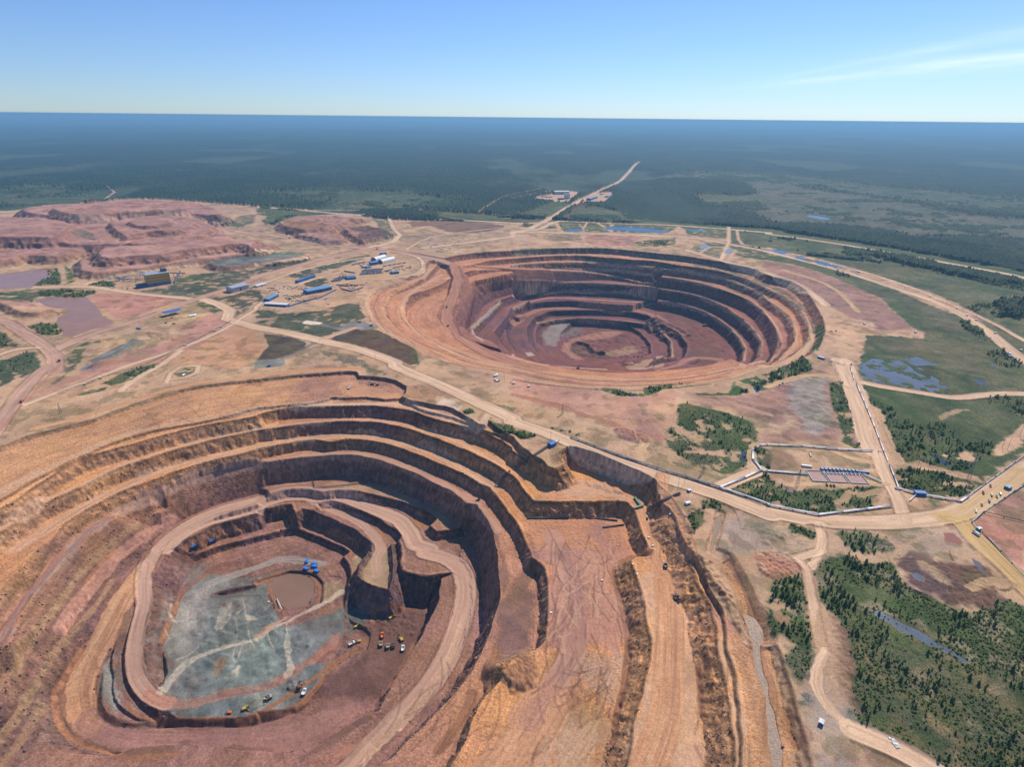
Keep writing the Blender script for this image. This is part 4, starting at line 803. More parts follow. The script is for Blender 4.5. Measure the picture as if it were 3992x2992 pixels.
L_('road', 10, 'H 440,1420 460,1500 450,1658 L 220,50 300,140 340,350 390,600 430,760', ns=2)
L_('road', 8, 'L 420,0 330,120', ns=2)
P_('earth', 'L 340,480 420,420 480,600 490,760 430,830 350,700', fe=4, ns=4)
L_('road', 7, 'L 440,760 380,900 370,1020 430,1160 540,1270 650,1370', ns=2)
L_('road', 17, 'L 640,1370 900,1480 1100,1580 1300,1700', ns=1.2)
P_('earth', 'L 490,560 560,700 550,950 620,1100 500,1180 450,1020 500,850', fe=10, ns=7, op=.6)
L_('tan', 10, 'L 1560,290 1650,240 1760,230 1900,260', ns=2)
# near pit: ramps, tracks, muddy channels
L_('road', 12, 'E 0,1150 500,900 1000,680 1500,560 2211,440 F 0,420 700,360', ns=3, op=.5)
L_('road', 12, 'F 1990,480 1950,560 1900,590 1700,520 1300,400 900,390 400,400', ns=2, op=.7)
L_('roadp', 16, '''E 2211,1215 1900,1300 1600,1440 1380,1620 I 1130,150''', ns=2)
L_('roadp', 24, '''E 1400,1640 1600,1480 1900,1350 2211,1270 F 0,1250 250,1165 500,1160 800,1220 1050,1310 1250,1400 1330,1500 1370,1600 1500,1640 J 1300,10 1450,50 1560,130 1610,260 1600,420 1540,640 1450,850 1300,1080 1100,1290 900,1500 750,1658 N 1300,3050''', ns=2)
L_('pale', 8, 'J 1560,560 1480,820 1330,1060 1130,1290 930,1490 800,1640', ns=2, op=.55)
L_('orange', 26, 'I 1100,140 980,310 910,440 830,600 730,770 650,920 610,1070 610,1200 680,1320', ns=2)
L_('brown', 5, 'I 960,340 850,560 760,760 690,920 660,1100 700,1250', ns=1, op=.45)
L_('sand', 5, 'I 920,300 800,560 700,760 600,920 560,1100', ns=1.5, op=.5)
L_('purple', 26, 'I 680,1320 850,1400 1100,1440 1969,1440 J 300,1400 500,1330 680,1200', ns=4, op=.7)
L_('roadp', 16, 'I 1120,100 1105,250 1110,400 1070,550 1040,700 1030,850 1060,980 1150,1100 1280,1170', ns=1.5)
L_('red', 11, 'I 1150,1100 1280,1172 1500,1160 1750,1090 1969,1060 J 150,1010 280,930 430,840 560,760', ns=2.5, op=.6)
L_('chalk', 6, 'I 1240,1080 1350,950 1450,850 1700,750 1969,680 J 100,600 250,540 350,480 560,380 650,310', ns=2.5, op=.55)
L_('chalk', 6, 'J 230,560 240,750 260,900 230,950', ns=3, op=.5)
L_('orange', 8, 'J 0,660 100,590 220,520', ns=3, op=.6)
L_('ash', 12, 'I 1580,330 1600,260 1750,200 1969,130 J 200,60 500,100', ns=3, op=.7)
for s, w in (('J 0,250 90,215 200,190 330,200 450,240 490,280 490,350 470,400', 6), ('J 95,230 100,300 150,390 180,460', 4), ('J 0,1255 200,1250 330,1190 440,1070 560,910 700,800 800,780 860,740 860,680 I 1969,1265 1700,1290 1200,1305 1000,1230 980,1180', 4),
             ('J 900,440 890,570', 6), ('J 930,440 1280,450', 4), ('J 880,1280 1000,1100 1080,960 1200,720', 4), ('J 680,400 560,480 500,470 500,450', 3), ('F 550,1500 700,1540 830,1600 850,1640', 8),
             ('E 1580,1640 1900,1500 2150,1450', 4), ('F 1380,1370 1420,1440', 12), ('F 1050,1480 1120,1550', 7), ('K 920,45 800,105 775,160 800,300 860,520 880,680 880,850 850,1050 790,1270', 6),
             ('K 780,1300 790,1400 750,1500', 4), ('J 1840,760 1800,900 1740,960', 7), ('J 1660,1100 1610,1230 1500,1400 1400,1530', 8), ('I 890,0 720,180 640,290 560,390', 5), ('I 1590,180 1420,310 1340,450 1280,600 1230,700', 4),
             ('I 430,1080 435,1250 490,1390 600,1470 750,1525 900,1575 1100,1580 1350,1555', 5), ('I 640,750 540,900 450,1050', 4), ('K 440,1120 480,1150 430,1190', 9), ('K 1420,880 1440,1100 1460,1250', 4), ('G 90,1230 110,1370', 2)):
    L_('mud', w * 1.15, s, ns=.7)
L_('roadp', 22, 'K 300,-120 380,100 460,280 480,420 480,700 400,880 260,1100 100,1350 0,1500 N 1850,3100', ns=4, op=.65)
L_('orange', 40, 'K 250,1150 60,1500 N 1900,3100', ns=4, op=.8)
L_('purple', 18, 'K 470,0 500,250 480,450', ns=6, op=.6)
L_('orange', 26, 'K 1180,240 1200,500 1190,900 1180,1200 1120,1450 1040,1658 N 2480,3100', ns=1.2)
L_('roadr', 2, 'K 1240,360 1240,700 1235,1000 1210,1250 1130,1500', ns=.5, op=.7)
L_('orange', 16, 'G 1100,1270 1140,1400 1220,1600 K 1080,60 1180,200', ns=2, op=.9)
L_('brown', 12, 'K 1850,580 1870,800 1969,1100 L 0,1300 40,1600', ns=1, op=.7)
# tyre tracks and scrape marks on the floors
_rt = random.Random(5)
def tracks(name, n, x0, y0, x1, y1, ang, spread, lo, hi, w=1.8, op=.6):
    for _ in range(n):
        x = _rt.uniform(x0, x1); y = _rt.uniform(y0, y1); a = rad(ang + _rt.uniform(-spread, spread)); l = _rt.uniform(lo, hi); b = _rt.uniform(-.25, .25)
        pts = [(x + math.cos(a + b * k) * l * k / 3, y + math.sin(a + b * k) * l * k / 3) for k in range(4)]
        L_(name, w, 'N ' + ' '.join('%.0f,%.0f' % p for p in pts), ns=.3, op=op, fe=1.2)
tracks('brown', 40, 2120, 2160, 2400, 2480, 80, 40, 40, 160)
tracks('umber', 20, 2150, 2260, 2300, 2560, 95, 12, 60, 200, 2.2, .4)
tracks('umber', 26, 1480, 2700, 1900, 2980, -48, 6, 60, 240, 2.0, .4)
tracks('umber', 24, 2700, 2200, 2860, 2990, 80, 12, 50, 180, 2.2, .4)
tracks('brown', 26, 300, 2500, 420, 2850, 95, 14, 50, 160, 1.8, .4)
tracks('umber', 40, 400, 1560, 1500, 1640, -8, 14, 40, 180, 2.0, .3)
tracks('pale', 14, 2120, 2060, 2380, 2420, 80, 60, 40, 140)
tracks('brown', 26, 2230, 2560, 2400, 2800, 120, 50, 30, 110)
tracks('pale', 26, 2130, 2800, 2330, 2950, 125, 10, 60, 200)
tracks('umber', 10, 2040, 2560, 2180, 2980, 128, 8, 80, 260, 1.8, .4)
tracks('umber', 24, 1270, 2640, 1500, 2700, 84, 5, 30, 70, 1.6, .5)
tracks('ash', 22, 640, 2310, 1080, 2560, -35, 50, 40, 140, 1.8, .5)
tracks('chalk', 12, 640, 2310, 1080, 2560, 100, 40, 40, 120, 1.6, .4)
tracks('umber', 18, 1350, 2370, 1600, 2560, 60, 80, 25, 80, 1.8, .5)
tracks('sand', 18, 2500, 2250, 2680, 2950, 88, 18, 60, 220, 1.4, .35)
tracks('brown', 14, 0, 1730, 760, 1870, -28, 8, 120, 380, 2.0, .4)
tracks('pale', 12, 2000, 1500, 2600, 1720, 20, 12, 60, 240, 2.4, .4)
tracks('brown', 10, 2900, 2050, 3100, 2160, 30, 70, 40, 120, 2.0, .4)
tracks('pale', 14, 3000, 2080, 3700, 2140, 10, 40, 40, 160, 2.0, .4)

L_('purple', 9, 'I 20,700 110,500 200,360 330,210 450,60 E 620,1640 800,1460 960,1372', ns=2, op=.75)
for s in ('I 60,760 170,560 280,400 420,250 560,90 E 760,1600 980,1440 1200,1320', 'I 300,720 430,540 560,400 640,260', 'I 560,500 700,330 850,170 E 1180,1640 1330,1560', 'I -50,850 60,640 150,480 250,330', 'I 100,980 250,780 400,620', 'I 0,1420 180,1180 330,960 500,760 650,560', 'I 200,1600 300,1420 340,1250 400,1050 520,850',
          'E 0,1400 400,1120 900,880 1400,700', 'E 0,1600 300,1370 800,1130 1300,930 1700,800', 'E 200,1640 500,1420 900,1180 1300,990'): L_('umber', 2.4, s, ns=2.2, op=.55)
for s in ('B 1500,760 1380,850 1200,920 1060,985 1010,1100 1050,1220 1200,1370 1500,1520 1800,1620', 'B 1560,790 1420,880 1290,950 1160,1010 1120,1100 1150,1210 1260,1320 1500,1450 1800,1570', 'B 1620,880 1500,930 1370,980 1290,1080 1290,1190 1370,1290 1560,1420 1900,1560', 'B 1760,1120 1720,1210 1740,1310 1860,1400 2100,1500', 'B 1900,1060 1830,1150 1800,1240 1830,1330', 'B 2120,1120 2010,1240 1960,1340 2050,1430'): L_('umber', 2.6, s, ns=1.5, op=.5)
for s in ('I -100,1150 150,840 280,620 400,470 520,300 690,90 E 1000,1560 1200,1420', 'I -100,1560 100,1290 260,1060 390,820 500,690 640,520 740,410 860,230', 'I -100,1800 80,1560 220,1370 320,1180'): L_('tan', 6, s, ns=2, op=.5)
L_('pink', 10, 'I 470,600 540,470 640,340 760,200 900,60 E 1150,1590 1350,1460 1500,1380', ns=2, op=.7)
L_('roadp', 13, 'F 470,1225 700,1320 900,1410 1000,1510 1080,1640 J 920,60 930,180', ns=2, op=.8)
L_('pale', 9, 'E 0,1470 300,1265 700,1085 1000,935 1500,775 1800,692 2211,603 F 0,605 500,545 950,525 1300,580 1700,700 2100,900', ns=2, op=.6)
L_('pale', 16, 'E 150,1640 480,1420 760,1250 1100,1090 1400,960 1800,860 2211,760 F 0,755 400,690 900,660 1200,720 1500,800 1800,960 2050,1110', ns=2, op=.6)
L_('roadp', 11, 'E 1000,1340 1300,1200 1600,1070 1800,1015 2211,905 F 0,905 400,840 800,820 1100,865 1400,980 1700,1130 1900,1260 2080,1480', ns=2, op=.55)
P_('brown', 'K 0,860 130,800 180,880 160,1050 50,1070 0,1050 J 1900,1000 1900,900', fe=3, ns=3)
for k in range(3): L_('umber', 3.6, ('G 0,178 200,214 500,246 800,268 1100,272 1400,250 1700,215', 'G 0,110 300,178 700,222 1100,230 1500,203 1850,150', 'G 0,65 300,135 700,184 1100,192 1500,165 1900,90')[k], ns=1, op=.75)
for s, w in (('I 470,1100 480,1250 560,1390 700,1480 900,1540 1200,1525 1400,1495 1969,1525 J 200,1570', 7), ('I 740,1120 780,1250 900,1330 1150,1345 1500,1345 1969,1340 J 300,1285 500,1195 650,1185', 8), ('I 1010,400 945,600 915,800 920,1000 980,1120 1100,1250', 6), ('I 1240,300 1210,500 1150,700 1160,850 1200,980', 5),
    ('J 350,1590 600,1430 860,1290', 9), ('I 1260,700 1290,900', 5), ('J 0,190 150,150 280,130 400,160', 7), ('I 1650,330 1850,270 1969,215', 6), ('J 470,860 560,780 700,770', 5), ('K 1640,30 1720,200 1800,380 1840,540', 7), ('G 470,990 900,1215', 1)):
    L_('umber', w * .8, s, ns=4.5, op=.6)  # dark strips, mostly painted shade of rim sides turned from the sun
tracks('slate', 30, 620, 2300, 1100, 2650, 60, 90, 20, 90, 3.0, .4)
tracks('teal', 16, 620, 2400, 1100, 2700, 20, 90, 30, 120, 3.5, .35)
P_('pink', 'G 120,1375 880,1365 960,1500 1040,1658 K 880,0 800,100 780,260 830,480 840,720 540,700 440,700 270,680 280,300 240,130 150,60 G 140,1560', fe=8, ns=8, op=.5)
L_('purple', 15, 'K 380,-40 440,150 480,420 480,700 400,880 260,1100 140,1300', ns=5, op=.45); L_('umber', 9, 'K 100,-150 160,60 200,300', ns=6, op=.35)
P_('purple', 'G 680,1430 760,1430 840,1560 850,1658 800,1658 720,1560', fe=10, ns=9, op=.5); P_('umber', 'K 330,20 420,-40 440,60 380,130', fe=12, ns=8, op=.35)
tracks('umber', 34, 2110, 2060, 2400, 2480, 80, 45, 40, 170, 1.8, .45); tracks('pale', 30, 2110, 2060, 2400, 2480, 80, 60, 40, 150, 1.8, .5); tracks('umber', 22, 2230, 2560, 2410, 2800, 120, 50, 30, 110, 1.8, .45)
P_('pale', 'G 380,1110 480,1060 640,1040 820,1090 1000,1180 1060,1250 900,1205 420,1205', fe=5, ns=5, op=.6)
P_('umber', 'J 930,450 1270,460 1230,640 1130,860 1000,870 880,760 890,640 770,590 880,560', fe=6, ns=8, op=.75); P_('umber', 'J 600,930 760,890 1060,880 1080,960 880,1150 640,1160 490,1100', fe=6, ns=8, op=.5)
P_('purple', 'J 400,1160 640,1180 880,1160 780,1280 600,1400 360,1540 0,1560 0,1340', fe=8, ns=8, op=.35)
P_('umber', 'J 300,450 520,500 640,560 520,640 360,620', fe=16, ns=14, op=.35); P_('umber', 'I 1640,330 1969,300 1969,480 1700,420', fe=16, ns=14, op=.3)
_sp = (H > 4) & (CLS == 0) & (GR < 4000); C = C * (1 + _sp * (.28 * fbm(GX * .5, GY, 34, 3, 601) + .16 * fbm(GX, GY, 12, 2, 602)))[..., None]
_gr = (_h(*np.indices(GX.shape), 55) - .5) * 2
C = C * (1 + _gr * np.where(CLS == 3, .26, np.where(CLS == 2, .30, np.where(CLS == 1, .05, .10))) * (GR < 9000))[..., None]
# ================================================================== meshes of the ground
def nodes_of(m):
    m.use_nodes = True; nt = m.node_tree; nt.nodes.clear(); return nt, nt.nodes, nt.links
def ground_mat(name, fine=3.0, amp=.22, bump=.5, rough=.95, streak=0.0):
    m = bpy.data.materials.new(name); nt, n, l = nodes_of(m)
    o = n.new('ShaderNodeOutputMaterial'); b = n.new('ShaderNodeBsdfPrincipled'); l.new(b.outputs[0], o.inputs[0])
    b.inputs['Roughness'].default_value = rough; b.inputs['Specular IOR Level'].default_value = .15
    a = n.new('ShaderNodeVertexColor'); a.layer_name = 'Col'
    g = n.new('ShaderNodeNewGeometry')
    t = n.new('ShaderNodeTexNoise'); t.inputs['Scale'].default_value = 1 / fine; t.inputs['Detail'].default_value = 5; t.inputs['Roughness'].default_value = .65
    l.new(g.outputs['Position'], t.inputs['Vector'])
    mr = n.new('ShaderNodeMapRange'); mr.inputs[1].default_value = .25; mr.inputs[2].default_value = .75
    mr.inputs[3].default_value = 1 - amp; mr.inputs[4].default_value = 1 + amp
    l.new(t.outputs[0], mr.inputs[0])
    # gullies running down the steep faces
    sc = n.new('ShaderNodeVectorMath'); sc.operation = 'MULTIPLY'; sc.inputs[1].default_value = (.22, .22, .035)
    l.new(g.outputs['Position'], sc.inputs[0])
    t2 = n.new('ShaderNodeTexNoise'); t2.inputs['Scale'].default_value = 1; t2.inputs['Detail'].default_value = 4; l.new(sc.outputs[0], t2.inputs['Vector'])
    sx = n.new('ShaderNodeSeparateXYZ'); l.new(g.outputs['Normal'], sx.inputs[0])
    st = n.new('ShaderNodeMapRange'); st.inputs[1].default_value = .9; st.inputs[2].default_value = .6; l.new(sx.outputs[2], st.inputs[0])
    m2 = n.new('ShaderNodeMapRange'); m2.inputs[1].default_value = .3; m2.inputs[2].default_value = .7; m2.inputs[3].default_value = .55; m2.inputs[4].default_value = 1.5
    l.new(t2.outputs[0], m2.inputs[0])
    mx = n.new('ShaderNodeMix'); mx.data_type = 'FLOAT'; l.new(st.outputs[0], mx.inputs[0]); mx.inputs[2].default_value = 1; l.new(m2.outputs[0], mx.inputs[3])
    t4 = n.new('ShaderNodeTexNoise'); t4.inputs['Scale'].default_value = 1.1; t4.inputs['Detail'].default_value = 2; l.new(g.outputs['Position'], t4.inputs['Vector'])
    m4 = n.new('ShaderNodeMapRange'); m4.inputs[1].default_value = .3; m4.inputs[2].default_value = .7; m4.inputs[3].default_value = 1 - amp; m4.inputs[4].default_value = 1 + amp; l.new(t4.outputs[0], m4.inputs[0])
    mz = n.new('ShaderNodeMath'); mz.operation = 'MULTIPLY'; l.new(mr.outputs[0], mz.inputs[0]); l.new(m4.outputs[0], mz.inputs[1])
    mu = n.new('ShaderNodeMath'); mu.operation = 'MULTIPLY'; l.new(mz.outputs[0], mu.inputs[0]); l.new(mx.outputs[0], mu.inputs[1])
    vm = n.new('ShaderNodeVectorMath'); vm.operation = 'SCALE'; l.new(a.outputs[0], vm.inputs[0]); l.new(mu.outputs[0], vm.inputs['Scale'])
    l.new(vm.outputs[0], b.inputs['Base Color'])
    ad = n.new('ShaderNodeMath'); ad.operation = 'ADD'; l.new(t.outputs[0], ad.inputs[0]); l.new(t2.outputs[0], ad.inputs[1])
    bp = n.new('ShaderNodeBump'); bp.inputs['Strength'].default_value = bump; bp.inputs['Distance'].default_value = 1.6
    l.new(ad.outputs[0], bp.inputs['Height']); l.new(bp.outputs[0], b.inputs['Normal'])
    return m
def np_mesh(name, V, F, col=None, mat=None, smooth_=True, link=True):
    me = bpy.data.meshes.new(name); F = np.asarray(F, np.int32); k = F.shape[1]
    me.vertices.add(len(V)); me.vertices.foreach_set('co', np.ascontiguousarray(V, dtype=np.float32).ravel())
    me.loops.add(F.size); me.loops.foreach_set('vertex_index', F.ravel())
    me.polygons.add(len(F)); me.polygons.foreach_set('loop_start', np.arange(0, F.size, k, dtype=np.int32))
    if smooth_: me.polygons.foreach_set('use_smooth', np.ones(len(F), bool))
    if col is not None:
        a = me.color_attributes.new('Col', 'FLOAT_COLOR', 'POINT')
        a.data.foreach_set('color', np.concatenate([col, np.ones((len(col), 1))], 1).astype(np.float32).ravel())
    me.update(calc_edges=True)
    if mat: me.materials.append(mat)
    ob = bpy.data.objects.new(name, me)
    if link: COL.objects.link(ob)
    return ob
# the far forest's canopy: every grid point of it is a crown or a gap
tree_h = (1.5 + 9 * _h(*np.indices(GX.shape), 5) ** 1.5).astype(F32)
near_w = 1 - ss(3500, 9000, GR)
fm = (CLS == 2) & (GR > 900)
H = H + np.where(fm, (4.0 + tree_h * near_w * 1.1) * KEEP, 0).astype(F32)
# scrubby relief on grassland
gm = (CLS == 3)
H = H + np.where(gm, .8 * _h(*np.indices(GX.shape), 8) * ss(.1, .5, N2), 0).astype(F32)
GZ = (H - GR * GR / (2 * RP)).astype(F32)
nr, nc = GX.shape
q = (np.arange(nr - 1)[:, None] * nc + np.arange(nc - 1)[None, :])
Q = np.stack([q, q + 1, q + nc + 1, q + nc], -1).reshape(-1, 4)[:, ::-1]
cl = CLS[:-1, :-1].ravel()
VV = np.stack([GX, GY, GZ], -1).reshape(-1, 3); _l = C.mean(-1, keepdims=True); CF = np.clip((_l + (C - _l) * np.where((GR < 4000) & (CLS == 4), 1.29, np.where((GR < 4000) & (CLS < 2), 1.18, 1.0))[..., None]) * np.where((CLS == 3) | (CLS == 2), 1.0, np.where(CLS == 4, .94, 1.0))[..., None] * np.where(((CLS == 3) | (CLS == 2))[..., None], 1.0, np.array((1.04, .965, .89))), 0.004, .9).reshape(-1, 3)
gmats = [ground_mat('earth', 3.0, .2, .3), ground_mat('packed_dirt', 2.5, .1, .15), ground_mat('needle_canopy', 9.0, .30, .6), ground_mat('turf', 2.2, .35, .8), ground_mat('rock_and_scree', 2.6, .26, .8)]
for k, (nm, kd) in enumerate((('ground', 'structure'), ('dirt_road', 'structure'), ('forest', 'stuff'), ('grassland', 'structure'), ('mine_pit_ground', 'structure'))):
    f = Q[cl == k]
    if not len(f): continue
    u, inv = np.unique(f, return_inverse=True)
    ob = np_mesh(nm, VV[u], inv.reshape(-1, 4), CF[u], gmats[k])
    ob['kind'] = kd
    if nm == 'forest': ob['label'] = 'dark green taiga stretching from the mine to the horizon'; ob['category'] = 'forest'
def watermat(colr, rough):
    m = bpy.data.materials.new('water'); nt, n, l = nodes_of(m); glint = rough == .3
    o = n.new('ShaderNodeOutputMaterial'); b = n.new('ShaderNodeBsdfPrincipled'); l.new(b.outputs[0], o.inputs[0])
    b.inputs['Roughness'].default_value = rough; b.inputs['Specular IOR Level'].default_value = .5 if colr[0] < .2 else .25
    g = n.new('ShaderNodeNewGeometry'); t = n.new('ShaderNodeTexNoise'); t.inputs['Scale'].default_value = .35; t.inputs['Detail'].default_value = 4; l.new(g.outputs['Position'], t.inputs['Vector'])
    t3 = n.new('ShaderNodeTexNoise'); t3.inputs['Scale'].default_value = .03; t3.inputs['Detail'].default_value = 3; l.new(g.outputs['Position'], t3.inputs['Vector'])
    r3 = n.new('ShaderNodeValToRGB'); r3.color_ramp.elements[0].position = .35; r3.color_ramp.elements[1].position = .65
    r3.color_ramp.elements[0].color = (*[c * (.90 if colr[0] > .2 else .72) for c in colr], 1); r3.color_ramp.elements[1].color = (*[c * (1.05 if colr[0] > .2 else 1.2) for c in colr], 1); l.new(t3.outputs[0], r3.inputs[0]); l.new(r3.outputs[0], b.inputs['Base Color'])
    if glint: t.inputs['Scale'].default_value = .8
    bp = n.new('ShaderNodeBump'); bp.inputs['Strength'].default_value = .9 if glint else .2; bp.inputs['Distance'].default_value = .9 if glint else .5; l.new(t.outputs[0], bp.inputs['Height']); l.new(bp.outputs[0], b.inputs['Normal']); return m
_wm = {}
for W, zl, colr, rough, name in PONDS:
    n = len(W); nx_ = np.roll(W, -1, 0) - np.roll(W, 1, 0); nx_ /= np.maximum(np.hypot(nx_[:, 0], nx_[:, 1])[:, None], 1e-6); nn = np.stack([nx_[:, 1], -nx_[:, 0]], -1)
    area = np.sum(W[:, 0] * np.roll(W[:, 1], -1) - W[:, 1] * np.roll(W[:, 0], -1)); E = W + nn * 3.5 * (1 if area > 0 else -1)
    if area < 0: E = E[::-1]
    me = bpy.data.meshes.new(name); me.from_pydata([(float(x), float(y), zl) for x, y in E], [], [tuple(range(n))]); me.update()
    key = (colr, rough); _wm.setdefault(key, watermat(colr, rough)); me.materials.append(_wm[key])
    o = bpy.data.objects.new(name, me); COL.objects.link(o); o['kind'] = 'structure'
# ================================================================== building blocks for the things
_mats = {}
def pmat(name, c, rough=.6, metal=0.0, var=.12, scale=1.2, ribs=0.0, spec=.4):
    if name in _mats: return _mats[name]
    m = bpy.data.materials.new(name); nt, n, l = nodes_of(m)
    o = n.new('ShaderNodeOutputMaterial'); b = n.new('ShaderNodeBsdfPrincipled'); l.new(b.outputs[0], o.inputs[0])
    b.inputs['Roughness'].default_value = rough; b.inputs['Metallic'].default_value = metal; b.inputs['Specular IOR Level'].default_value = spec
    t = n.new('ShaderNodeTexNoise'); t.inputs['Scale'].default_value = scale; t.inputs['Detail'].default_value = 4
    tcx = n.new('ShaderNodeTexCoord'); l.new(tcx.outputs['Object'], t.inputs['Vector'])
    mr = n.new('ShaderNodeMapRange'); mr.inputs[1].default_value = .3; mr.inputs[2].default_value = .7; mr.inputs[3].default_value = 1 - var; mr.inputs[4].default_value = 1 + var
    l.new(t.outputs[0], mr.inputs[0])
    vm = n.new('ShaderNodeVectorMath'); vm.operation = 'SCALE'; vm.inputs[0].default_value = c; l.new(mr.outputs[0], vm.inputs['Scale'])
    l.new(vm.outputs[0], b.inputs['Base Color'])
    if ribs:
        w = n.new('ShaderNodeTexWave'); w.inputs['Scale'].default_value = ribs; l.new(tcx.outputs['Object'], w.inputs['Vector'])
        bp = n.new('ShaderNodeBump'); bp.inputs['Strength'].default_value = .5; bp.inputs['Distance'].default_value = .06
        l.new(w.outputs[0], bp.inputs['Height']); l.new(bp.outputs[0], b.inputs['Normal'])
    _mats[name] = m; return m
BLUE = pmat('blue_sheet', (.035, .135, .36), .5, ribs=3, var=.25); WHITE = pmat('white_sheet', (.68, .67, .64), .45, ribs=3, var=.18)
GREY = pmat('grey_sheet', (.42, .46, .50), .4, .2, ribs=3); DGREY = pmat('dark_steel', (.07, .075, .085), .6)
YEL = pmat('yellow_paint', (.50, .34, .05), .6, var=.3); OCHRE = pmat('ochre_cladding', (.50, .32, .05), .55, ribs=2)
ORANGE = pmat('orange_paint', (.62, .15, .04), .6, var=.25); RUST = pmat('rust', (.20, .09, .05), .9); GLASS = pmat('dark_glass', (.02, .03, .04), .1, spec=.8)
RUB = pmat('rubber', (.02, .02, .02), .9); PIPE = pmat('pipe_lagging', (.78, .77, .74), .5, .0, var=.2, scale=.3); CONC = pmat('concrete', (.45, .43, .40), .9)
CREAM = pmat('cream_paint', (.48, .42, .33), .6, var=.3); LBLUE = pmat('pale_blue_roof', (.16, .28, .42), .45, ribs=3); GRN = pmat('green_paint', (.05, .16, .09), .6)
WOOD = pmat('weathered_wood', (.20, .15, .11), .9); RED = pmat('red_paint', (.40, .05, .03), .5); TANKW = pmat('tank_white', (.75, .76, .76), .35)
LOAD = pmat('ore_load', (.16, .095, .07), .95, var=.3, scale=3)
class MB:
    def __init__(s): s.v = []; s.f = []; s.sm = []
    def add(s, V, F, sm=False):
        k = len(s.v); s.v += [tuple(p) for p in V]; s.f += [tuple(i + k for i in q) for q in F]; s.sm += [sm] * len(F); return s
    def box(s, cx, cy, z0, lx, ly, lz, taper=1.0, M=None, ty=None):
        ty = taper if ty is None else ty
        V = [Vector((cx + sx * lx / 2 * (taper if t else 1), cy + sy * ly / 2 * (ty if t else 1), z0 + t * lz)) for t in (0, 1) for sx, sy in ((-1, -1), (1, -1), (1, 1), (-1, 1))]
        if M: V = [M @ p for p in V]
        return s.add(V, [(3, 2, 1, 0), (4, 5, 6, 7), (0, 1, 5, 4), (1, 2, 6, 5), (2, 3, 7, 6), (3, 0, 4, 7)])
    def tube(s, a, b, r, r2=None, n=10):
        a = Vector(a); b = Vector(b); r2 = r if r2 is None else r2; d = (b - a).normalized()
        u = d.cross(Vector((0, 0, 1)) if abs(d.z) < .9 else Vector((1, 0, 0))).normalized(); w = d.cross(u)
        V = []
        for p, q in ((a, r), (b, r2)):
            for i in range(n):
                t = 2 * math.pi * i / n; V.append(p + u * math.cos(t) * q + w * math.sin(t) * q)
        F = [(i, (i + 1) % n, n + (i + 1) % n, n + i) for i in range(n)]
        s.add(V, F, True); s.f += [tuple(len(s.v) - 2 * n + i for i in range(n)), tuple(len(s.v) - n + i for i in reversed(range(n)))]; s.sm += [False, False]
        return s
    def bar(s, a, b, w, h=None):
        a = Vector(a); b = Vector(b); h = h or w; d = (b - a); L = d.length; q = d.to_track_quat('X', 'Z').to_matrix().to_4x4()
        return s.box(L / 2, 0, -h / 2, L, w, h, M=Matrix.Translation(a) @ q)
    def prof(s, pts, x0, x1, cap=True, sm=False):
        """profile in y,z swept along x"""
        n = len(pts); V = [(x0, y, z) for y, z in pts] + [(x1, y, z) for y, z in pts]
        s.add(V, [(i, (i + 1) % n, n + (i + 1) % n, n + i) for i in range(n)], sm)
        if cap: s.f += [tuple(len(s.v) - 2 * n + i for i in reversed(range(n))), tuple(len(s.v) - n + i for i in range(n))]; s.sm += [False, False]
        return s
    def profy(s, pts, y0, y1):
        """profile in x,z swept along y"""
        n = len(pts); V = [(x, y0, z) for x, z in pts] + [(x, y1, z) for x, z in pts]
        s.add(V, [(n + i, n + (i + 1) % n, (i + 1) % n, i) for i in range(n)])
        s.f += [tuple(len(s.v) - 2 * n + i for i in range(n)), tuple(len(s.v) - n + i for i in reversed(range(n)))]; s.sm += [False, False]
        return s
    def build(s, name, mat, parent):
        me = bpy.data.meshes.new(name); me.from_pydata(s.v, [], s.f); me.polygons.foreach_set('use_smooth', s.sm); me.update()
        me.materials.append(mat); o = bpy.data.objects.new(name, me); COL.objects.link(o); o.parent = parent; return o
def thing(name, label, cat, group=None):
    o = bpy.data.objects.new(name, None); o.empty_display_size = 2; COL.objects.link(o); o['label'] = label; o['category'] = cat
    if group: o['group'] = group
    return o
def kids(o): return [c for c in o.children]
def dup(o, label, group=None):
    c = o.copy(); COL.objects.link(c); c['label'] = label
    if group: c['group'] = group
    for ch in kids(o):
        d = ch.copy(); COL.objects.link(d); d.parent = c
        for g in kids(ch): e = g.copy(); COL.objects.link(e); e.parent = d
    return c
def tp(t): 
    T, xy = t.split(); x, y = xy.split(','); q = TILES[T]; return q[0] + float(x) / q[2], q[1] + float(y) / q[2]
def gp(t):
    nx, ny = tp(t); w = ontop([nx], [ny])[0]; return Vector((w[0], w[1], float(gz(w[0], w[1]))))
def put(o, t, rot=0.0, toward=None, sink=.15):
    """stands at the ground point under that spot of the photograph; toward = another spot its +x end faces"""
    p = gp(t)
    if toward: q = gp(toward); rot = math.degrees(math.atan2(q.y - p.y, q.x - p.x))
    c, s = math.cos(rad(rot)), math.sin(rad(rot))
    zs = [float(gz(p.x + c * a - s * b, p.y + s * a + c * b)) for a in (-4, 0, 4) for b in (-2.5, 0, 2.5)]
    o.location = (p.x, p.y, float(np.median(zs)) - sink); o.rotation_euler = (0, 0, rad(rot))
    k = {'haul truck': .64, 'excavator': .70, 'lorry': .68, 'crate': .6, 'valve box': .75, 'cabin': .85}.get(o.get('category'), 1); o.scale = (k, k, k); return o
def span(t0, t1):
    a, b = gp(t0), gp(t1); return (a + b) / 2, (b.xy - a.xy).length, math.degrees(math.atan2(b.y - a.y, b.x - a.x))
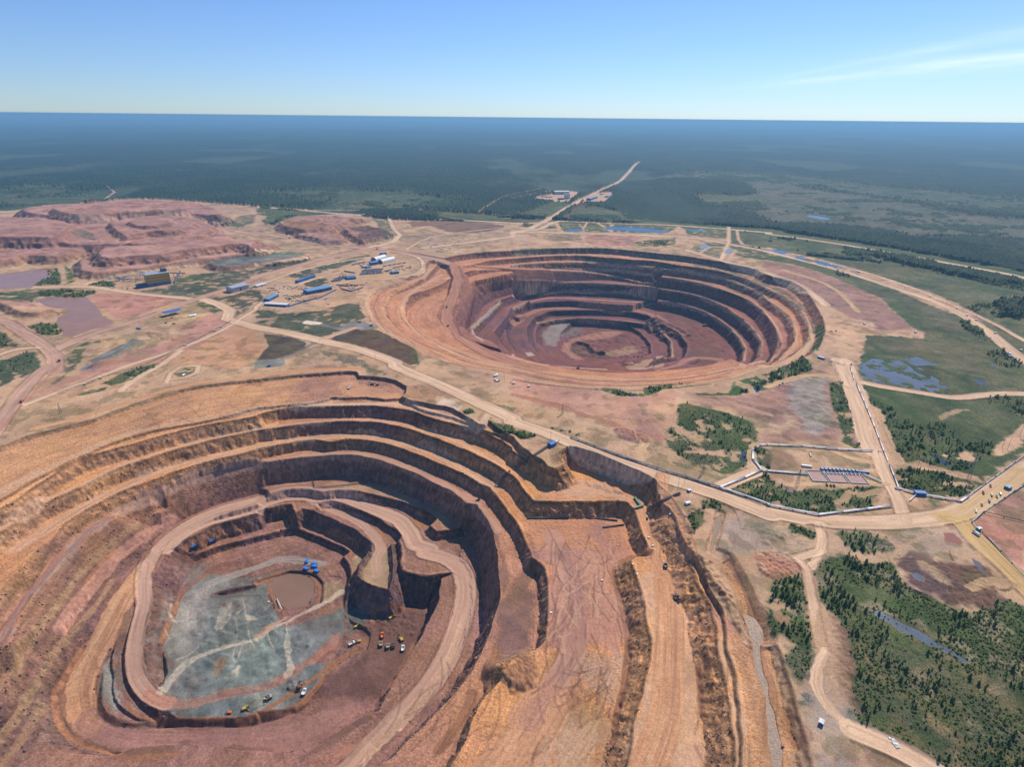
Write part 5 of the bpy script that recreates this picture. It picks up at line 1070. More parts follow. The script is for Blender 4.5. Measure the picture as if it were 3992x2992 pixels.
def seat(o, c, rot, half=(8, 5)):
    k, s = math.cos(rad(rot)), math.sin(rad(rot))
    zs = [float(gz(c.x + k * a - s * b, c.y + s * a + k * b)) for a in (-half[0], 0, half[0]) for b in (-half[1], 0, half[1])]
    o.location = (c.x, c.y, min(zs) - .1); o.rotation_euler = (0, 0, rad(rot)); return o
# ------------------------------------------------------------------ buildings
def shed(name, label, t0, t1, W, Hh, wall, roof, off=0.0, rise=1.2, doors=1, wins=4, cat='building', group=None):
    c, L, rot = span(t0, t1); o = thing(name, label, cat, group)
    if off: c = c + Vector((-math.sin(rad(rot)), math.cos(rad(rot)), 0)) * off
    MB().box(0, 0, -1.5, L, W, Hh + 1.5).build('wall', wall, o)
    MB().prof([(-W / 2 - .5, Hh - .02), (W / 2 + .5, Hh - .02), (W / 2 + .5, Hh + .15), (0, Hh + rise), (-W / 2 - .5, Hh + .15)], -L / 2 - .5, L / 2 + .5).build('roof', roof, o)
    for k in range(doors):
        d = MB().box(-L / 2 + L * (k + .5) / doors, -W / 2 - .05, 0, min(4, L * .2), .15, Hh * .7).build('door', DGREY, o)
    for k in range(wins):
        x = -L / 2 + L * (k + .25) / wins
        w = MB().box(x, -W / 2 - .04, Hh * .5, 1.3, .14, 1.2).build('window', GLASS, o)
    return seat(o, c, rot, (L / 2, W / 2))
def hangar(label, t0, t1, W, off):
    c, L, rot = span(t0, t1); o = thing('fabric_hangar', label, 'hangar', 'white arched hangars of the supply yard')
    c = c + Vector((-math.sin(rad(rot)), math.cos(rad(rot)), 0)) * off; n = 18; R = W / 2; hh = W * .56
    arc = [(R * math.cos(math.pi * i / n), hh * math.sin(math.pi * i / n) ** .8) for i in range(n + 1)]
    m = MB(); V = [(x, y, z) for x in (-L / 2, L / 2) for y, z in arc]
    m.add(V, [(i + 1, i, n + 1 + i, n + 2 + i) for i in range(n)], True); m.build('roof', WHITE, o)
    for x in (-L / 2 + .2, L / 2 - .2):
        MB().add([(x, y * .99, z * .99) for y, z in arc], [tuple(range(n + 1))]).build('end_wall', pmat('hangar_end', (.30, .33, .38), .7), o)
    for k in range(7):
        x = -L / 2 + L * k / 6; m = MB()
        for i in range(n): m.bar((x, arc[i][0] * 1.01, arc[i][1] * 1.01), (x, arc[i + 1][0] * 1.01, arc[i + 1][1] * 1.01), .35)
        m.build('rib', WHITE, o)
    MB().box(-L / 2 - .05, 0, 0, .2, W * .35, hh * .55).build('door', DGREY, o)
    return seat(o, c, rot, (L / 2, W / 2))
def container(mat, name='shipping_container', L=12, W=2.5, Hh=2.7):
    def f(label, group=None):
        o = thing(name, label, 'container', group)
        b = MB().box(0, 0, 0, L, W, Hh); b.build('body', mat, o)
        m = MB()
        for k in range(int(L)): m.box(-L / 2 + k + .5, 0, .1, .3, W + .12, Hh - .2)
        m.build('side_ribs', mat, o)
        for s in (-1, 1): MB().box(L / 2 + .04, s * W / 4, .1, .1, W / 2 - .1, Hh - .2).build('door', DGREY, o)
        return o
    return f
def cabin(wall, roof, L=7, W=4, Hh=3.2):
    def f(name, label, cat='cabin', group=None):
        o = thing(name, label, cat, group)
        MB().box(0, 0, -.5, L, W, Hh + .5).build('wall', wall, o)
        MB().prof([(-W / 2 - .3, Hh), (W / 2 + .3, Hh), (W / 2 + .3, Hh + .15), (0, Hh + .7), (-W / 2 - .3, Hh + .15)], -L / 2 - .3, L / 2 + .3).build('roof', roof, o)
        MB().box(L * .2, -W / 2 - .04, 0, 1.1, .1, 2.1).build('door', DGREY, o)
        MB().box(-L * .2, -W / 2 - .04, 1.2, 1.4, .1, 1.0).build('window', GLASS, o)
        return o
    return f
# ------------------------------------------------------------------ machines (front towards +x)
def wheels(o, xs, y, r, w=.9):
    for x in xs:
        for s in (-1, 1):
            t = MB().tube((x, s * y - w / 2, r), (x, s * y + w / 2, r), r, n=16).build('wheel', RUB, o)
            MB().tube((x, s * y - w / 2 - .04, r), (x, s * y + w / 2 + .04, r), r * .45, n=10).build('rim', CREAM, t)
def haul_truck(label, body, bedm=None, loaded=True, group='haul trucks in and around the pits'):
    o = thing('haul_truck', label, 'haul truck', group); bedm = bedm or body
    MB().box(0, 0, 1.3, 9.6, 2.6, .9).box(4.3, 0, 1.0, 1.2, 4.4, 1.7).build('chassis', DGREY, o)
    MB().box(3.2, 0, 2.2, 2.6, 3.2, 1.0).build('hood', body, o)
    c = MB().box(3.0, 1.1, 3.1, 1.9, 1.9, 1.8, .9).build('cab', body, o)
    MB().box(3.95, 1.1, 3.7, .1, 1.5, .9).box(3.0, 2.05, 3.7, 1.3, .08, .8).build('windscreen', GLASS, c)
    m = MB(); m.profy([(-5.4, 3.3), (-3.6, 2.3), (1.7, 2.5), (2.2, 4.9), (4.6, 5.2), (4.6, 5.45), (1.9, 5.3), (1.2, 3.0), (-3.6, 2.8), (-5.6, 3.7)], -2.5, 2.5)
    for s in (-1, 1): m.profy([(-5.6, 3.6), (-3.6, 2.5), (1.6, 2.7), (2.1, 5.2), (-5.2, 4.9)], s * 2.6 - .12, s * 2.6 + .12)
    m.build('dump_bed', bedm, o)
    if loaded: MB().box(-1.6, 0, 3.2, 6.2, 4.6, 2.3, .45).build('load', LOAD, o)
    wheels(o, (3.3, -2.9), 2.0, 1.35, 1.1); return o
def excavator(label, body, reach=8, big=1.0, group='excavators at work', slew=25):
    o = thing('excavator', label, 'excavator', group); k = big
    for s in (-1, 1):
        m = MB(); m.profy([(-3.2 * k, .5), (-2.7 * k, 0), (2.7 * k, 0), (3.2 * k, .5), (2.9 * k, 1.1 * k), (-2.9 * k, 1.1 * k)], s * 1.9 * k - .45 * k, s * 1.9 * k + .45 * k); m.build('track', RUB, o)
    MB().box(0, 0, .5 * k, 3 * k, 2.6 * k, .9 * k).build('undercarriage', DGREY, o)
    R = Matrix.Rotation(rad(slew), 4, 'Z')
    MB().box(-1.6 * k, 0, 1.4 * k, 4.2 * k, 3.6 * k, 1.9 * k, .93, M=R).box(-3.4 * k, 0, 1.3 * k, 1.2 * k, 3.7 * k, 1.5 * k, M=R).build('house', body, o)
    c = MB().box(1.3 * k, 1.2 * k, 1.4 * k, 1.7 * k, 1.3 * k, 2.2 * k, .9, M=R).build('cab', body, o)
    MB().box(2.15 * k, 1.2 * k, 2.1 * k, .1, 1.0 * k, 1.1 * k, M=R).build('windscreen', GLASS, c)
    a = R @ Vector((1 * k, -.3 * k, 2.2 * k)); b = R @ Vector((reach * .5 * k, -.3 * k, (3.2 + reach * .32) * k)); d = R @ Vector((reach * k, -.3 * k, (1.2 + reach * .15) * k)); e = R @ Vector(((reach - .6) * k, -.3 * k, .2 * k))
    MB().bar(a, b, .7 * k, .8 * k).build('boom', body, o); MB().bar(b, d, .5 * k, .6 * k).build('arm', body, o)
    MB().box(0, 0, 0, 1.4 * k, 1.6 * k, 1.2 * k, .7, M=Matrix.Translation(e) @ R).build('bucket', DGREY, o)
    return o
def lorry(label, cabm, boxm, kind='box', L=9.0, group=None):
    o = thing('lorry', label, 'lorry', group)
    MB().box(0, 0, .8, L, 1.1, .35).build('chassis', DGREY, o)
    c = MB().box(L / 2 - 1.2, 0, .9, 2.2, 2.4, 2.0, .93, ty=1).build('cab', cabm, o)
    MB().box(L / 2 - .12, 0, 1.9, .1, 2.1, .8).build('windscreen', GLASS, c)
    if kind == 'tank':
        MB().tube((-L / 2, 0, 2.2), (L / 2 - 2.7, 0, 2.2), 1.2, n=14).build('tank', boxm, o)
    elif kind == 'tip':
        m = MB().box(-1.2, 0, 1.2, L - 3, 2.6, .2)
        for s in (-1, 1): m.box(-1.2, s * 1.3, 1.3, L - 3, .14, 1.3)
        for x in (-L / 2 + .3, L / 2 - 2.7): m.box(x, 0, 1.3, .14, 2.6, 1.3)
        m.build('tipper_body', boxm, o); MB().box(-1.2, 0, 1.3, L - 3.4, 2.3, 1.3, .7).build('load', LOAD, o)
    else: MB().box(-1.2, 0, 1.2, L - 2.6, 2.5, 2.5).build('cargo_box', boxm, o)
    wheels(o, (L / 2 - 1.4, -L / 2 + 2.6, -L / 2 + 1.2), 1.0, .5, .4); return o
def pickup(label, body, group='parked pickups and cars'):
    o = thing('parked_car', label, 'car', group)
    MB().profy([(-2.3, .5), (2.3, .5), (2.35, 1.0), (1.3, 1.15), (-2.35, 1.15)], -.95, .95).build('body', body, o)
    c = MB().profy([(1.2, 1.15), (.6, 1.85), (-1.0, 1.85), (-1.3, 1.15)], -.85, .85).build('cabin', body, o)
    MB().profy([(1.16, 1.2), (.66, 1.75), (.70, 1.78), (1.2, 1.2)], -.75, .75).build('windscreen', GLASS, c)
    wheels(o, (1.4, -1.4), .85, .38, .25); return o
def pylon(label, h=16, arm=5, group='power line poles along the roads', lattice=False):
    o = thing('power_pole', label, 'power pole', group)
    m = MB()
    if lattice:
        for sx in (-1, 1):
            for sy in (-1, 1): m.bar((sx * 1.6, sy * 1.6, -.5), (sx * .3, sy * .3, h), .22)
        for k in range(5):
            z0 = h * k / 5; z1 = h * (k + 1) / 5; w0 = 1.6 - 1.3 * z0 / h; w1 = 1.6 - 1.3 * z1 / h
            for s in (-1, 1): m.bar((-w0, s * w0, z0), (w1, s * w1, z1), .14); m.bar((s * w0, w0, z0), (s * w1, -w1, z1), .14)
    else: m.tube((0, 0, -1), (0, 0, h), .22, .15, 8)
    m.build('pole', pmat('pole_steel', (.22, .20, .19), .7), o)
    for z in ((h - 1, h - 4) if lattice else (h - .6,)): MB().bar((0, -arm / 2, z), (0, arm / 2, z), .22).build('crossarm', pmat('pole_steel', (.2, .2, .2)), o)
    for s in (-1, 0, 1): MB().tube((0, s * arm / 2.1, h - .5), (0, s * arm / 2.1, h + .3), .12, n=6).build('insulator', CONC, o)
    return o
def pipeline(label, s, r=.55, mat=None, gap=12, n=1, sep=1.3, z=1.1, name='pipeline', group='lagged pipelines on low trestles'):
    r = r * .82; P = PT(s); W = ontop(P[:, 0], P[:, 1]); o = thing(name, label, 'pipeline', group); o.location = (W[0, 0], W[0, 1], float(gz(W[0, 0], W[0, 1])))
    pts = []
    for i in range(len(W) - 1):
        L = np.hypot(*(W[i + 1] - W[i])); m = max(1, int(L / 25))
        for k in range(m): pts.append(W[i] + (W[i + 1] - W[i]) * k / m)
    pts.append(W[-1]); pts = np.array(pts); zg = gz(pts[:, 0], pts[:, 1]) + z + r
    zg = np.convolve(np.pad(zg, 1, mode='edge'), [.25, .5, .25], 'valid') + .1
    p3 = [Vector((a[0], a[1], float(b))) - o.location for a, b in zip(pts, zg)]
    for k in range(n):
        m = MB()
        for a, b in zip(p3, p3[1:]):
            d = (b - a).normalized(); sd = Vector((-d.y, d.x, 0)) * sep * (k - (n - 1) / 2)
            m.tube(a + sd - d * r * .3, b + sd + d * r * .3, r, n=8)
        m.build('pipe', mat or PIPE, o)
    m = MB()
    for a, b in zip(p3, p3[1:]):
        L = (b - a).length; q = max(1, int(L / gap))
        for i in range(q):
            p = a + (b - a) * i / q; m.box(p.x, p.y, p.z - r - z - 1.0, .5, .5, z + 1.0)
            m.box(p.x, p.y, p.z - r - .25, 1.0 + sep * (n - 1), 1.0 + sep * (n - 1), .22)
    m.build('trestle', WOOD, o); return o
def trestle(label, pts, w=3.0, rail=True, lift=1.5):
    """a pipe and walkway ramp down the benches: spots of the photograph, straight deck between its ends"""
    P = [gp(p) for p in pts]; o = thing('pipe_ramp', label, 'ramp', 'pipe ramps down the pit wall'); o.location = P[0]
    A = P[0] + Vector((0, 0, lift)) - P[0]; B = P[-1] + Vector((0, 0, lift)) - P[0]
    d = (B - A).normalized(); sd = Vector((-d.y, d.x, 0)).normalized()
    MB().bar(A, B, w, .4).build('deck', WOOD, o)
    for s in (-1, 1): MB().tube(A + sd * s * w * .3 + Vector((0, 0, .7)), B + sd * s * w * .3 + Vector((0, 0, .7)), .35, n=8).build('pipe', DGREY, o)
    n = max(2, int((B - A).length / 8)); m = MB()
    for i in range(n + 1):
        p = A + (B - A) * i / n; g = float(gz(p.x + P[0].x, p.y + P[0].y)) - P[0].z
        for s in (-1, 1):
            q = p + sd * s * w * .45
            if p.z - g > .3: m.bar((q.x, q.y, g - .5), (q.x, q.y, p.z), .3)
    m.build('supports', WOOD, o)
    for s in (-1, 1):
        m = MB(); m.bar(A + sd * s * w / 2 + Vector((0, 0, 1.3)), B + sd * s * w / 2 + Vector((0, 0, 1.3)), .1)
        for i in range(n + 1):
            q = A + (B - A) * i / n + sd * s * w / 2; m.bar(q, q + Vector((0, 0, 1.3)), .1)
        m.build('railing', DGREY, o)
    return o
# ================================================================== the things of the place
# ---- supply yard and workshops
hangar('front white arched fabric hangar of the pair in the supply yard', 'B 1088,728', 'B 1198,700', 22, 10)
hangar('rear white arched fabric hangar of the pair in the supply yard', 'B 1032,708', 'B 1124,682', 22, 10)
shed('workshop', 'dark grey flat box building behind the white arched hangars', 'B 1064,652', 'B 1118,648', 12, 8, pmat('dark_wall', (.12, .13, .16), .7), GREY, rise=.4)
shed('workshop', 'blue two storey block at the left end of the white hangars', 'B 980,738', 'B 1040,728', 14, 8, BLUE, LBLUE)
shed('workshop', 'small blue shed below the two storey block in the supply yard', 'B 915,762', 'B 945,752', 9, 4, BLUE, GREY)
shed('workshop', 'low pale blue shed next to the small blue shed in the supply yard', 'B 945,765', 'B 980,757', 9, 4, BLUE, LBLUE)
shed('workshop', 'blue shed with slate roof alone on the yard edge near the pit rim', 'B 1165,812', 'B 1222,806', 16, 6, BLUE, LBLUE)
shed('workshop', 'bright blue roofed hall beside the rows of grey containers', 'B 775,858', 'B 852,850', 22, 5, BLUE, BLUE)
shed('workshop', 'long narrow bright blue building beside the yard access road', 'B 355,893', 'B 503,842', 10, 6, BLUE, BLUE, off=3, wins=10)
shed('workshop', 'left half of the large blue maintenance hall with blue grey roof', 'B 445,992', 'B 548,972', 26, 8, BLUE, LBLUE, off=12, doors=3)
shed('workshop', 'right half of the large blue maintenance hall with blue grey roof', 'B 556,972', 'B 650,950', 26, 8, BLUE, LBLUE, off=12, doors=3)
shed('workshop', 'blue walled shed with slate roof at the corner of the fenced depot', 'B 97,1052', 'B 185,1010', 14, 6, BLUE, LBLUE, off=4)
shed('warehouse', 'long white roofed store with blue walls at the foot of the fenced depot', 'B 68,1088', 'B 262,1100', 14, 5, BLUE, WHITE, off=7, wins=12)
shed('warehouse', 'grey metal hangar on its own white pad beside the haul road', 'A 2000,978', 'A 2140,945', 26, 12, GREY, GREY, off=10, rise=2.5)
shed('warehouse', 'white flat box beside the grey hangar at the haul road', 'B 0,932', 'B 80,912', 14, 5, WHITE, WHITE, off=4)
def fence(label, s, h=3.0):
    P = PT(s); W = ontop(P[:, 0], P[:, 1]); o = thing('fence', label, 'fence'); o.location = (W[0, 0], W[0, 1], float(gz(*W[0])))
    m = MB(); k = MB()
    for a, b in zip(W, W[1:]):
        A = Vector((a[0], a[1], float(gz(*a)))) - o.location; B = Vector((b[0], b[1], float(gz(*b)))) - o.location
        m.bar(A + Vector((0, 0, h / 2)), B + Vector((0, 0, h / 2)), .2, h)
        n = max(1, int((B - A).length / 6))
        for i in range(n + 1): q = A + (B - A) * i / n; MB().bar(q, q + Vector((0, 0, h + .3)), .35).build('post', DGREY, o)
    m.build('panels', BLUE, o)
fence('blue sheet metal fence along the lower side of the depot', 'B 268,1105 400,1060 560,1018 690,955')
fence('dark blue fence round the scrap yard below the container rows', 'B 735,950 820,968 920,935')
# yellow processing plant
c, L, rot = span('A 1275,925', 'A 1475,895'); o = thing('processing_plant', 'tall ochre processing plant with blue base and grey roof', 'factory')
MB().box(0, 8, -1, L, 26, 8).build('base_storey', BLUE, o); MB().box(0, 9, 7, L, 24, 22).build('wall', OCHRE, o)
r = MB().box(0, 9, 29, L + 1, 25, 1).build('roof', GREY, o); m = MB()
for k in range(8): m.box(-L / 2 + L * (k + .5) / 8, 12, 30, 2, 4, 1.5)
m.build('roof_vent', WHITE, r); MB().box(L / 2 - 8, 16, 28, 12, 14, 9).build('headhouse', DGREY, o)
MB().box(-L / 2 - 12, 6, -1, 24, 18, 9).build('annex', pmat('navy', (.03, .07, .16), .6), o)
for z in (12, 20):
    for k in range(9): MB().box(-L / 2 + L * (k + .5) / 9, -3.1, z, 3.2, .2, 1.4).build('window', GLASS, o)
MB().box(-L * .2, -5.1, 0, 6, .3, 6).build('door', DGREY, o); seat(o, c, rot, (L / 2, 12))
for k in range(9):
    o = thing('storage_tank', 'white tank in the row behind the ochre plant', 'tank', 'white tanks behind the ochre plant')
    MB().tube((0, 0, 0), (0, 0, 6), 3.2, n=16).build('shell', TANKW, o); MB().tube((0, 0, 6), (0, 0, 7.2), 3.2, .4, n=16).build('lid', GREY, o)
    put(o, 'A %d,%d' % (1218 + 17 * k, 832 - 3 * k))
def conveyor(label, t0, t1, h0, h1):
    a, b = gp(t0), gp(t1); o = thing('conveyor', label, 'conveyor'); o.location = a; B = b - a
    MB().bar((0, 0, h0), B + Vector((0, 0, h1)), 3.2, 2.6).build('gallery', pmat('gallery', (.10, .12, .15), .6), o); m = MB()
    for i in range(1, 5):
        q = B * i / 5; zt = h0 + (h1 - h0) * i / 5
        for s in (-1.2, 1.2): MB().bar((q.x + s, q.y, q.z - 1), (q.x, q.y, q.z + zt), .4).build('leg', DGREY, o)
conveyor('dark inclined conveyor gallery climbing to the ochre plant', 'A 1505,895', 'A 1560,828', 3, 12)
conveyor('level conveyor gallery leaving the ochre plant to the right', 'A 1478,850', 'A 1600,825', 14, 5)
# fuel station
o = thing('fuel_canopy', 'bright blue canopy roof on posts over the fuel station', 'canopy'); c, L, rot = span('A 1425,1178', 'A 1545,1150')
MB().prof([(-9, 8.0), (9, 8.0), (9, 8.3), (0, 10.0), (-9, 8.3)], -L / 2 - 3, L / 2 + 3).build('roof', BLUE, o)
for x in (-1, 0, 1):
    for y in (-1, 1): MB().tube((x * L * .42, y * 6, -.5), (x * L * .42, y * 6, 8.1), .35, n=8).build('post', WHITE, o)
for x in (-.25, .25): MB().box(x * L, 0, 0, 2, 1, 2).build('fuel_pump', RED, o)
seat(o, c, rot, (L / 2, 8))
for k in range(4):
    o = thing('fuel_tank', ('first', 'second', 'third', 'last')[k] + ' white horizontal fuel tank from the left beside the blue canopy', 'tank', 'fuel tanks by the blue canopy')
    MB().tube((-6, 0, 2), (6, 0, 2), 1.5, n=14).build('shell', TANKW, o)
    for x in (-4, 4): MB().box(x, 0, -.3, .8, 2.6, 1.6).build('cradle', CONC, o)
    put(o, 'A %d,%d' % (1640 + 15 * k, 1182 - 3 * k), toward='A %d,%d' % (1660 + 15 * k, 1168 - 3 * k))
# far settlement
shed('warehouse', 'long white roofed block in the clearing across the far road', 'C 355,125', 'C 482,127', 40, 16, GREY, WHITE, rise=3, off=12)
shed('workshop', 'tall pale tower block at the right end of the far white block', 'C 440,165', 'C 488,165', 18, 26, WHITE, GREY, doors=0)
shed('workshop', 'blue flat hall in front of the far white block', 'C 385,172', 'C 440,172', 18, 8, BLUE, LBLUE)
shed('workshop', 'row of low white huts left of the far white block', 'C 240,150', 'C 340,155', 14, 5, WHITE, LBLUE)
shed('workshop', 'blue roofed hall beside the far straight road', 'C 650,180', 'C 710,160', 24, 10, BLUE, LBLUE)
shed('workshop', 'white shed with blue trim at the forest edge by the far road', 'C 805,155', 'C 850,130', 20, 8, WHITE, LBLUE)
shed('workshop', 'small pale hut between the far road and the forest', 'C 755,132', 'C 775,128', 12, 7, WHITE, GREY)
# ---- rows of containers and stock in the yard
cg = container(pmat('container_grey', (.16, .18, .22), .6)); cb = container(pmat('container_blue', (.04, .14, .36), .5)); cr = container(pmat('container_rust', (.30, .12, .06), .7)); cw = container(WHITE)
gx = 'stock containers in the supply yard'; first = {}
def cont(f, key, label, t, toward, group=gx):
    if key in first: o = dup(first[key], label, group)
    else: o = f(label, group); first[key] = o
    return put(o, t, toward=toward)
rowname = ('front', 'second', 'third', 'fourth', 'rear')
for r_ in range(5):
    for k in range(3):
        x = 655 + 26 * k + 17 * r_; y = 880 - 9 * r_ - 3 * k
        cont(cg, 'g', 'grey container in the %s row of the five long rows beside the blue hall' % rowname[r_], 'B %d,%d' % (x, y), 'B %d,%d' % (x + 20, y + 8))
for r_ in range(4):
    for k in range(6):
        x = 905 + 30 * k + 8 * r_; y = 822 - 13 * r_ - 2 * k
        cont((cg, cb)[(k + r_) % 5 == 0], 'gb'[(k + r_) % 5 == 0], 'container in the %s row of the stock yard below the white hangars' % rowname[r_], 'B %d,%d' % (x, y), 'B %d,%d' % (x + 20, y - 4))
for k in range(4): cont(cg, 'g', 'grey container in the short row left of the blue yard edge shed', 'B %d,%d' % (1105 + 18 * k, 792 - 3 * k), 'B %d,%d' % (1115 + 18 * k, 786 - 3 * k))
for k in range(5): cont(cb, 'b', 'blue container in the line running right from the front white hangar', 'B %d,%d' % (1105 + 42 * k, 750 - 7 * k), 'B %d,%d' % (1125 + 42 * k, 746 - 7 * k))
for k in range(4): cont(cr, 'r', 'rusty container in the line below the front white hangar', 'B %d,%d' % (1185 + 24 * k, 765 - 5 * k), 'B %d,%d' % (1195 + 24 * k, 761 - 5 * k))
for k in range(5): cont((cb, cg)[k % 2], 'bg'[k % 2], 'container in the line left of the blue two storey block', 'B %d,%d' % (832 + 24 * k, 735 - 4 * k), 'B %d,%d' % (842 + 24 * k, 731 - 4 * k))
for k in range(4): cont(cg, 'g', 'grey container in the line above the bright blue roofed hall', 'B %d,%d' % (770 + 22 * k, 795 + 4 * k), 'B %d,%d' % (785 + 22 * k, 798 + 4 * k))
for k in range(5): cont((cg, cr)[k % 2], 'gr'[k % 2], 'container in the walled scrap yard right of the large blue hall', 'B %d,%d' % (705 + 38 * k, 912 + 5 * (k % 3)), 'B %d,%d' % (720 + 38 * k, 915 + 4 * (k % 3)))
for k in range(5): cont((cw, cg, cr)[k % 3], 'wgr'[k % 3], 'container standing in the fenced depot between the blue buildings', 'B %d,%d' % (250 + 38 * k, (1000, 1030, 1010, 1045, 1000)[k]), 'B %d,%d' % (264 + 38 * k, (998, 1034, 1004, 1049, 996)[k]))
for k in range(3): cont(cw, 'w', 'white container by the track above the fenced depot', 'B %d,%d' % (215 + 35 * k, 940 + 3 * k), 'B %d,%d' % (230 + 35 * k, 935 + 3 * k))
cont(cb, 'b', 'blue container with white roof line alone left of the fuel station', 'A 1195,1290', 'A 1235,1300', None)
for k, t in enumerate(('A 930,890', 'A 950,887')): cont(cb, 'b', ('left', 'right')[k] + ' blue container beside the shrubs left of the ochre plant', t, 'A %d,%d' % (945 + 20 * k, 886), None)
for k, t in enumerate(('A 1045,862', 'A 1070,868', 'A 1110,862')): cont(cb, 'b', ('left', 'middle', 'right')[k] + ' blue container on the pad behind the round yard by the ochre plant', t, 'A %d,%d' % (1060 + 30 * k, 858), None)
# ---- small cabins and pump houses
cbw = cabin(BLUE, LBLUE); cbb = cabin(BLUE, BLUE); cww = cabin(WHITE, WHITE); cst = cabin(BLUE, WHITE, 4.5, 3.5, 3)
def hut(f, name, label, t, toward=None, cat='cabin', group=None, rot=20): return put(f(name, label, cat, group), t, rot=rot, toward=toward)
hut(cbb, 'pump_house', 'bright blue hut on the grey gravel pad beside the yellow digger', 'B 990,1262')
hut(cbb, 'pump_house', 'blue hut in the middle of the grey settling pad above the near pit', 'F 110,66')
hut(cabin(BLUE, BLUE, 12, 9, 6), 'pump_house', 'bright blue pump house at the head of the pipe ramp', 'G 335,748', 'G 400,715')
hut(cabin(BLUE, BLUE, 14, 7, 5), 'pump_house', 'blue valve house straddling the white pipes by the young trees', 'H 1310,1172', 'H 1390,1180')
hut(cabin(BLUE, LBLUE, 14, 6, 4), 'pump_house', 'blue and grey box on the pipe crossing at the far pit rim', 'D 462,1545', 'D 520,1562')
hut(cww, 'cabin', 'white cabin among shrubs at the far side of the swamp road', 'D 2083,1506', 'D 2120,1512')
hut(cbb, 'cabin', 'blue cabin in front of the white cabin at the swamp road', 'D 2090,1530', 'D 2120,1540')
hut(cst, 'cabin', 'white roofed blue cabin on the earth pad beside the bog track', 'L 410,1325', 'L 440,1240')
hut(cabin(GRN, GREY, 5, 4, 6), 'kiosk', 'tall dark green kiosk at the yellow road bend', 'H 1812,1490', 'H 1840,1480')
hut(cabin(pmat('dark_cabin', (.1, .12, .14)), LBLUE, 9, 6, 4), 'cabin', 'grey cabin with slate roof at the end of the machine park', 'H 2070,1118', 'H 2110,1100')
hut(cww, 'cabin', 'white hut on the grey pad between the two pits', 'F 2062,150', 'F 2100,140')
hut(cst, 'cabin', 'blue box hut in front of the white hut between the pits', 'F 2060,185', 'F 2090,180')
hut(cst, 'cabin', 'blue topped hut on the gravel pad over the second pipe ramp', 'G 1518,1138', 'G 1545,1130')
hut(cww, 'cabin', 'square grey white hut below the gravel pad of the second ramp', 'G 1505,1252', 'G 1530,1245')
hut(cst, 'cabin', 'white and blue hut on the purple spoil fan right of the far pit', 'D 835,1250')
hut(cst, 'cabin', 'dark hut near the tip of the pale spit into the swamp', 'D 1275,1322')
for k, t in enumerate(('D 335,686', 'D 545,736', 'D 790,800', 'D 1000,864', 'D 1187,933', 'D 1400,1011', 'D 1630,1113', 'D 1718,1174', 'D 1798,1215', 'D 1963,1328', 'D 2183,1476')):
    hut(cst, 'pump_house', ('first', 'second', 'third', 'fourth', 'fifth', 'sixth', 'seventh', 'eighth', 'ninth', 'tenth', 'eleventh')[k] + ' small pump hut from the far pit along the curving swamp road', t, group='pump huts along the swamp road', rot=-30)
for k, (t, l) in enumerate((('B 390,826', 'on the slope above the long blue building'), ('B 535,768', 'left of the pair on the grass strip by the yard road'), ('B 580,764', 'right of the pair on the grass strip by the yard road'), ('B 735,728', 'on the grass strip nearest the white hangars'),
    ('B 70,1026', 'left of the slate roofed depot shed'), ('B 160,915', 'on the track above the depot'), ('B 155,1122', 'on the track below the white roofed store'), ('B 620,1076', 'on the track below the large blue hall'),
    ('A 1600,1434', 'on the long diagonal pipe line'), ('A 1850,1307', 'lower one near the top of the diagonal pipe line'), ('A 1905,1276', 'at the top end of the diagonal pipe line'), ('E 865,168', 'by the lower green strip of the diagonal line'), ('E 730,222', 'at the low end of the diagonal pipe line'),
    ('G 135,240', 'right of two on the pink flat between the pits'), ('G 5,215', 'left of two on the pink flat between the pits'), ('B 530,1028', 'outside the blue fence under the large hall'), ('B 1730,565', 'in the scrub plot above the far pit'))):
    hut(cst, 'valve_box', 'small valve box ' + l, t, cat='valve box', group='valve boxes on the pipe lines')
for t, l, d in (('E 1588,145', 'white horizontal tank inside the small green loop track', 'E 1610,135'), ('A 970,940', 'small white tank at the road bend left of the ochre plant', 'A 990,936'), ('H 1795,1512', 'white tank in front of the dark green kiosk', 'H 1815,1525'), ('F 2080,195', 'white round ended tank beside the blue box hut between the pits', 'F 2100,192'), ('D 1225,632', 'white tank beside the far road in the trees', 'D 1245,628'), ('F 2075,140', 'white tank on the grey pad between the two pits', 'F 2090,120')):
    o = thing('water_tank', l, 'tank'); MB().tube((-3.5, 0, 1.9), (3.5, 0, 1.9), 1.6, n=16).build('shell', TANKW, o)
    for x in (-2.3, 2.3): MB().box(x, 0, -.3, .6, 2.4, 1.4).build('cradle', CONC, o)
    put(o, t, toward=d)
# ---- water treatment: basins and pumps by the ring road
for k, (x0, x1, y) in enumerate(((358, 500, 1010), (512, 668, 1018), (682, 838, 1028))):
    a, b = gp('H %d,%d' % (x0, y)), gp('H %d,%d' % (x1, y + 8)); c = (a + b) / 2; L = (b.xy - a.xy).length; rot = math.degrees(math.atan2(b.y - a.y, b.x - a.x))
    o = thing('settling_basin', ('left', 'middle', 'right')[k] + ' concrete basin of rust red water in front of the blue pumps', 'basin', 'settling basins in front of the blue pumps'); W = 24
    m = MB()
    for s in (-1, 1): m.box(0, s * W / 2, -1, L, .8, 2.2); m.box(s * (L / 2 - .4), 0, -1, .8, W - .8, 2.19)
    m.build('rim', CONC, o); MB().box(0, 0, -1, L - 1.7, W - .9, 1.2).build('water', pmat('red_sludge', (.26, .10, .07), .25, var=.35, scale=.3), o); seat(o, c, rot, (4, 4)); o.location.z += .3
pu = None
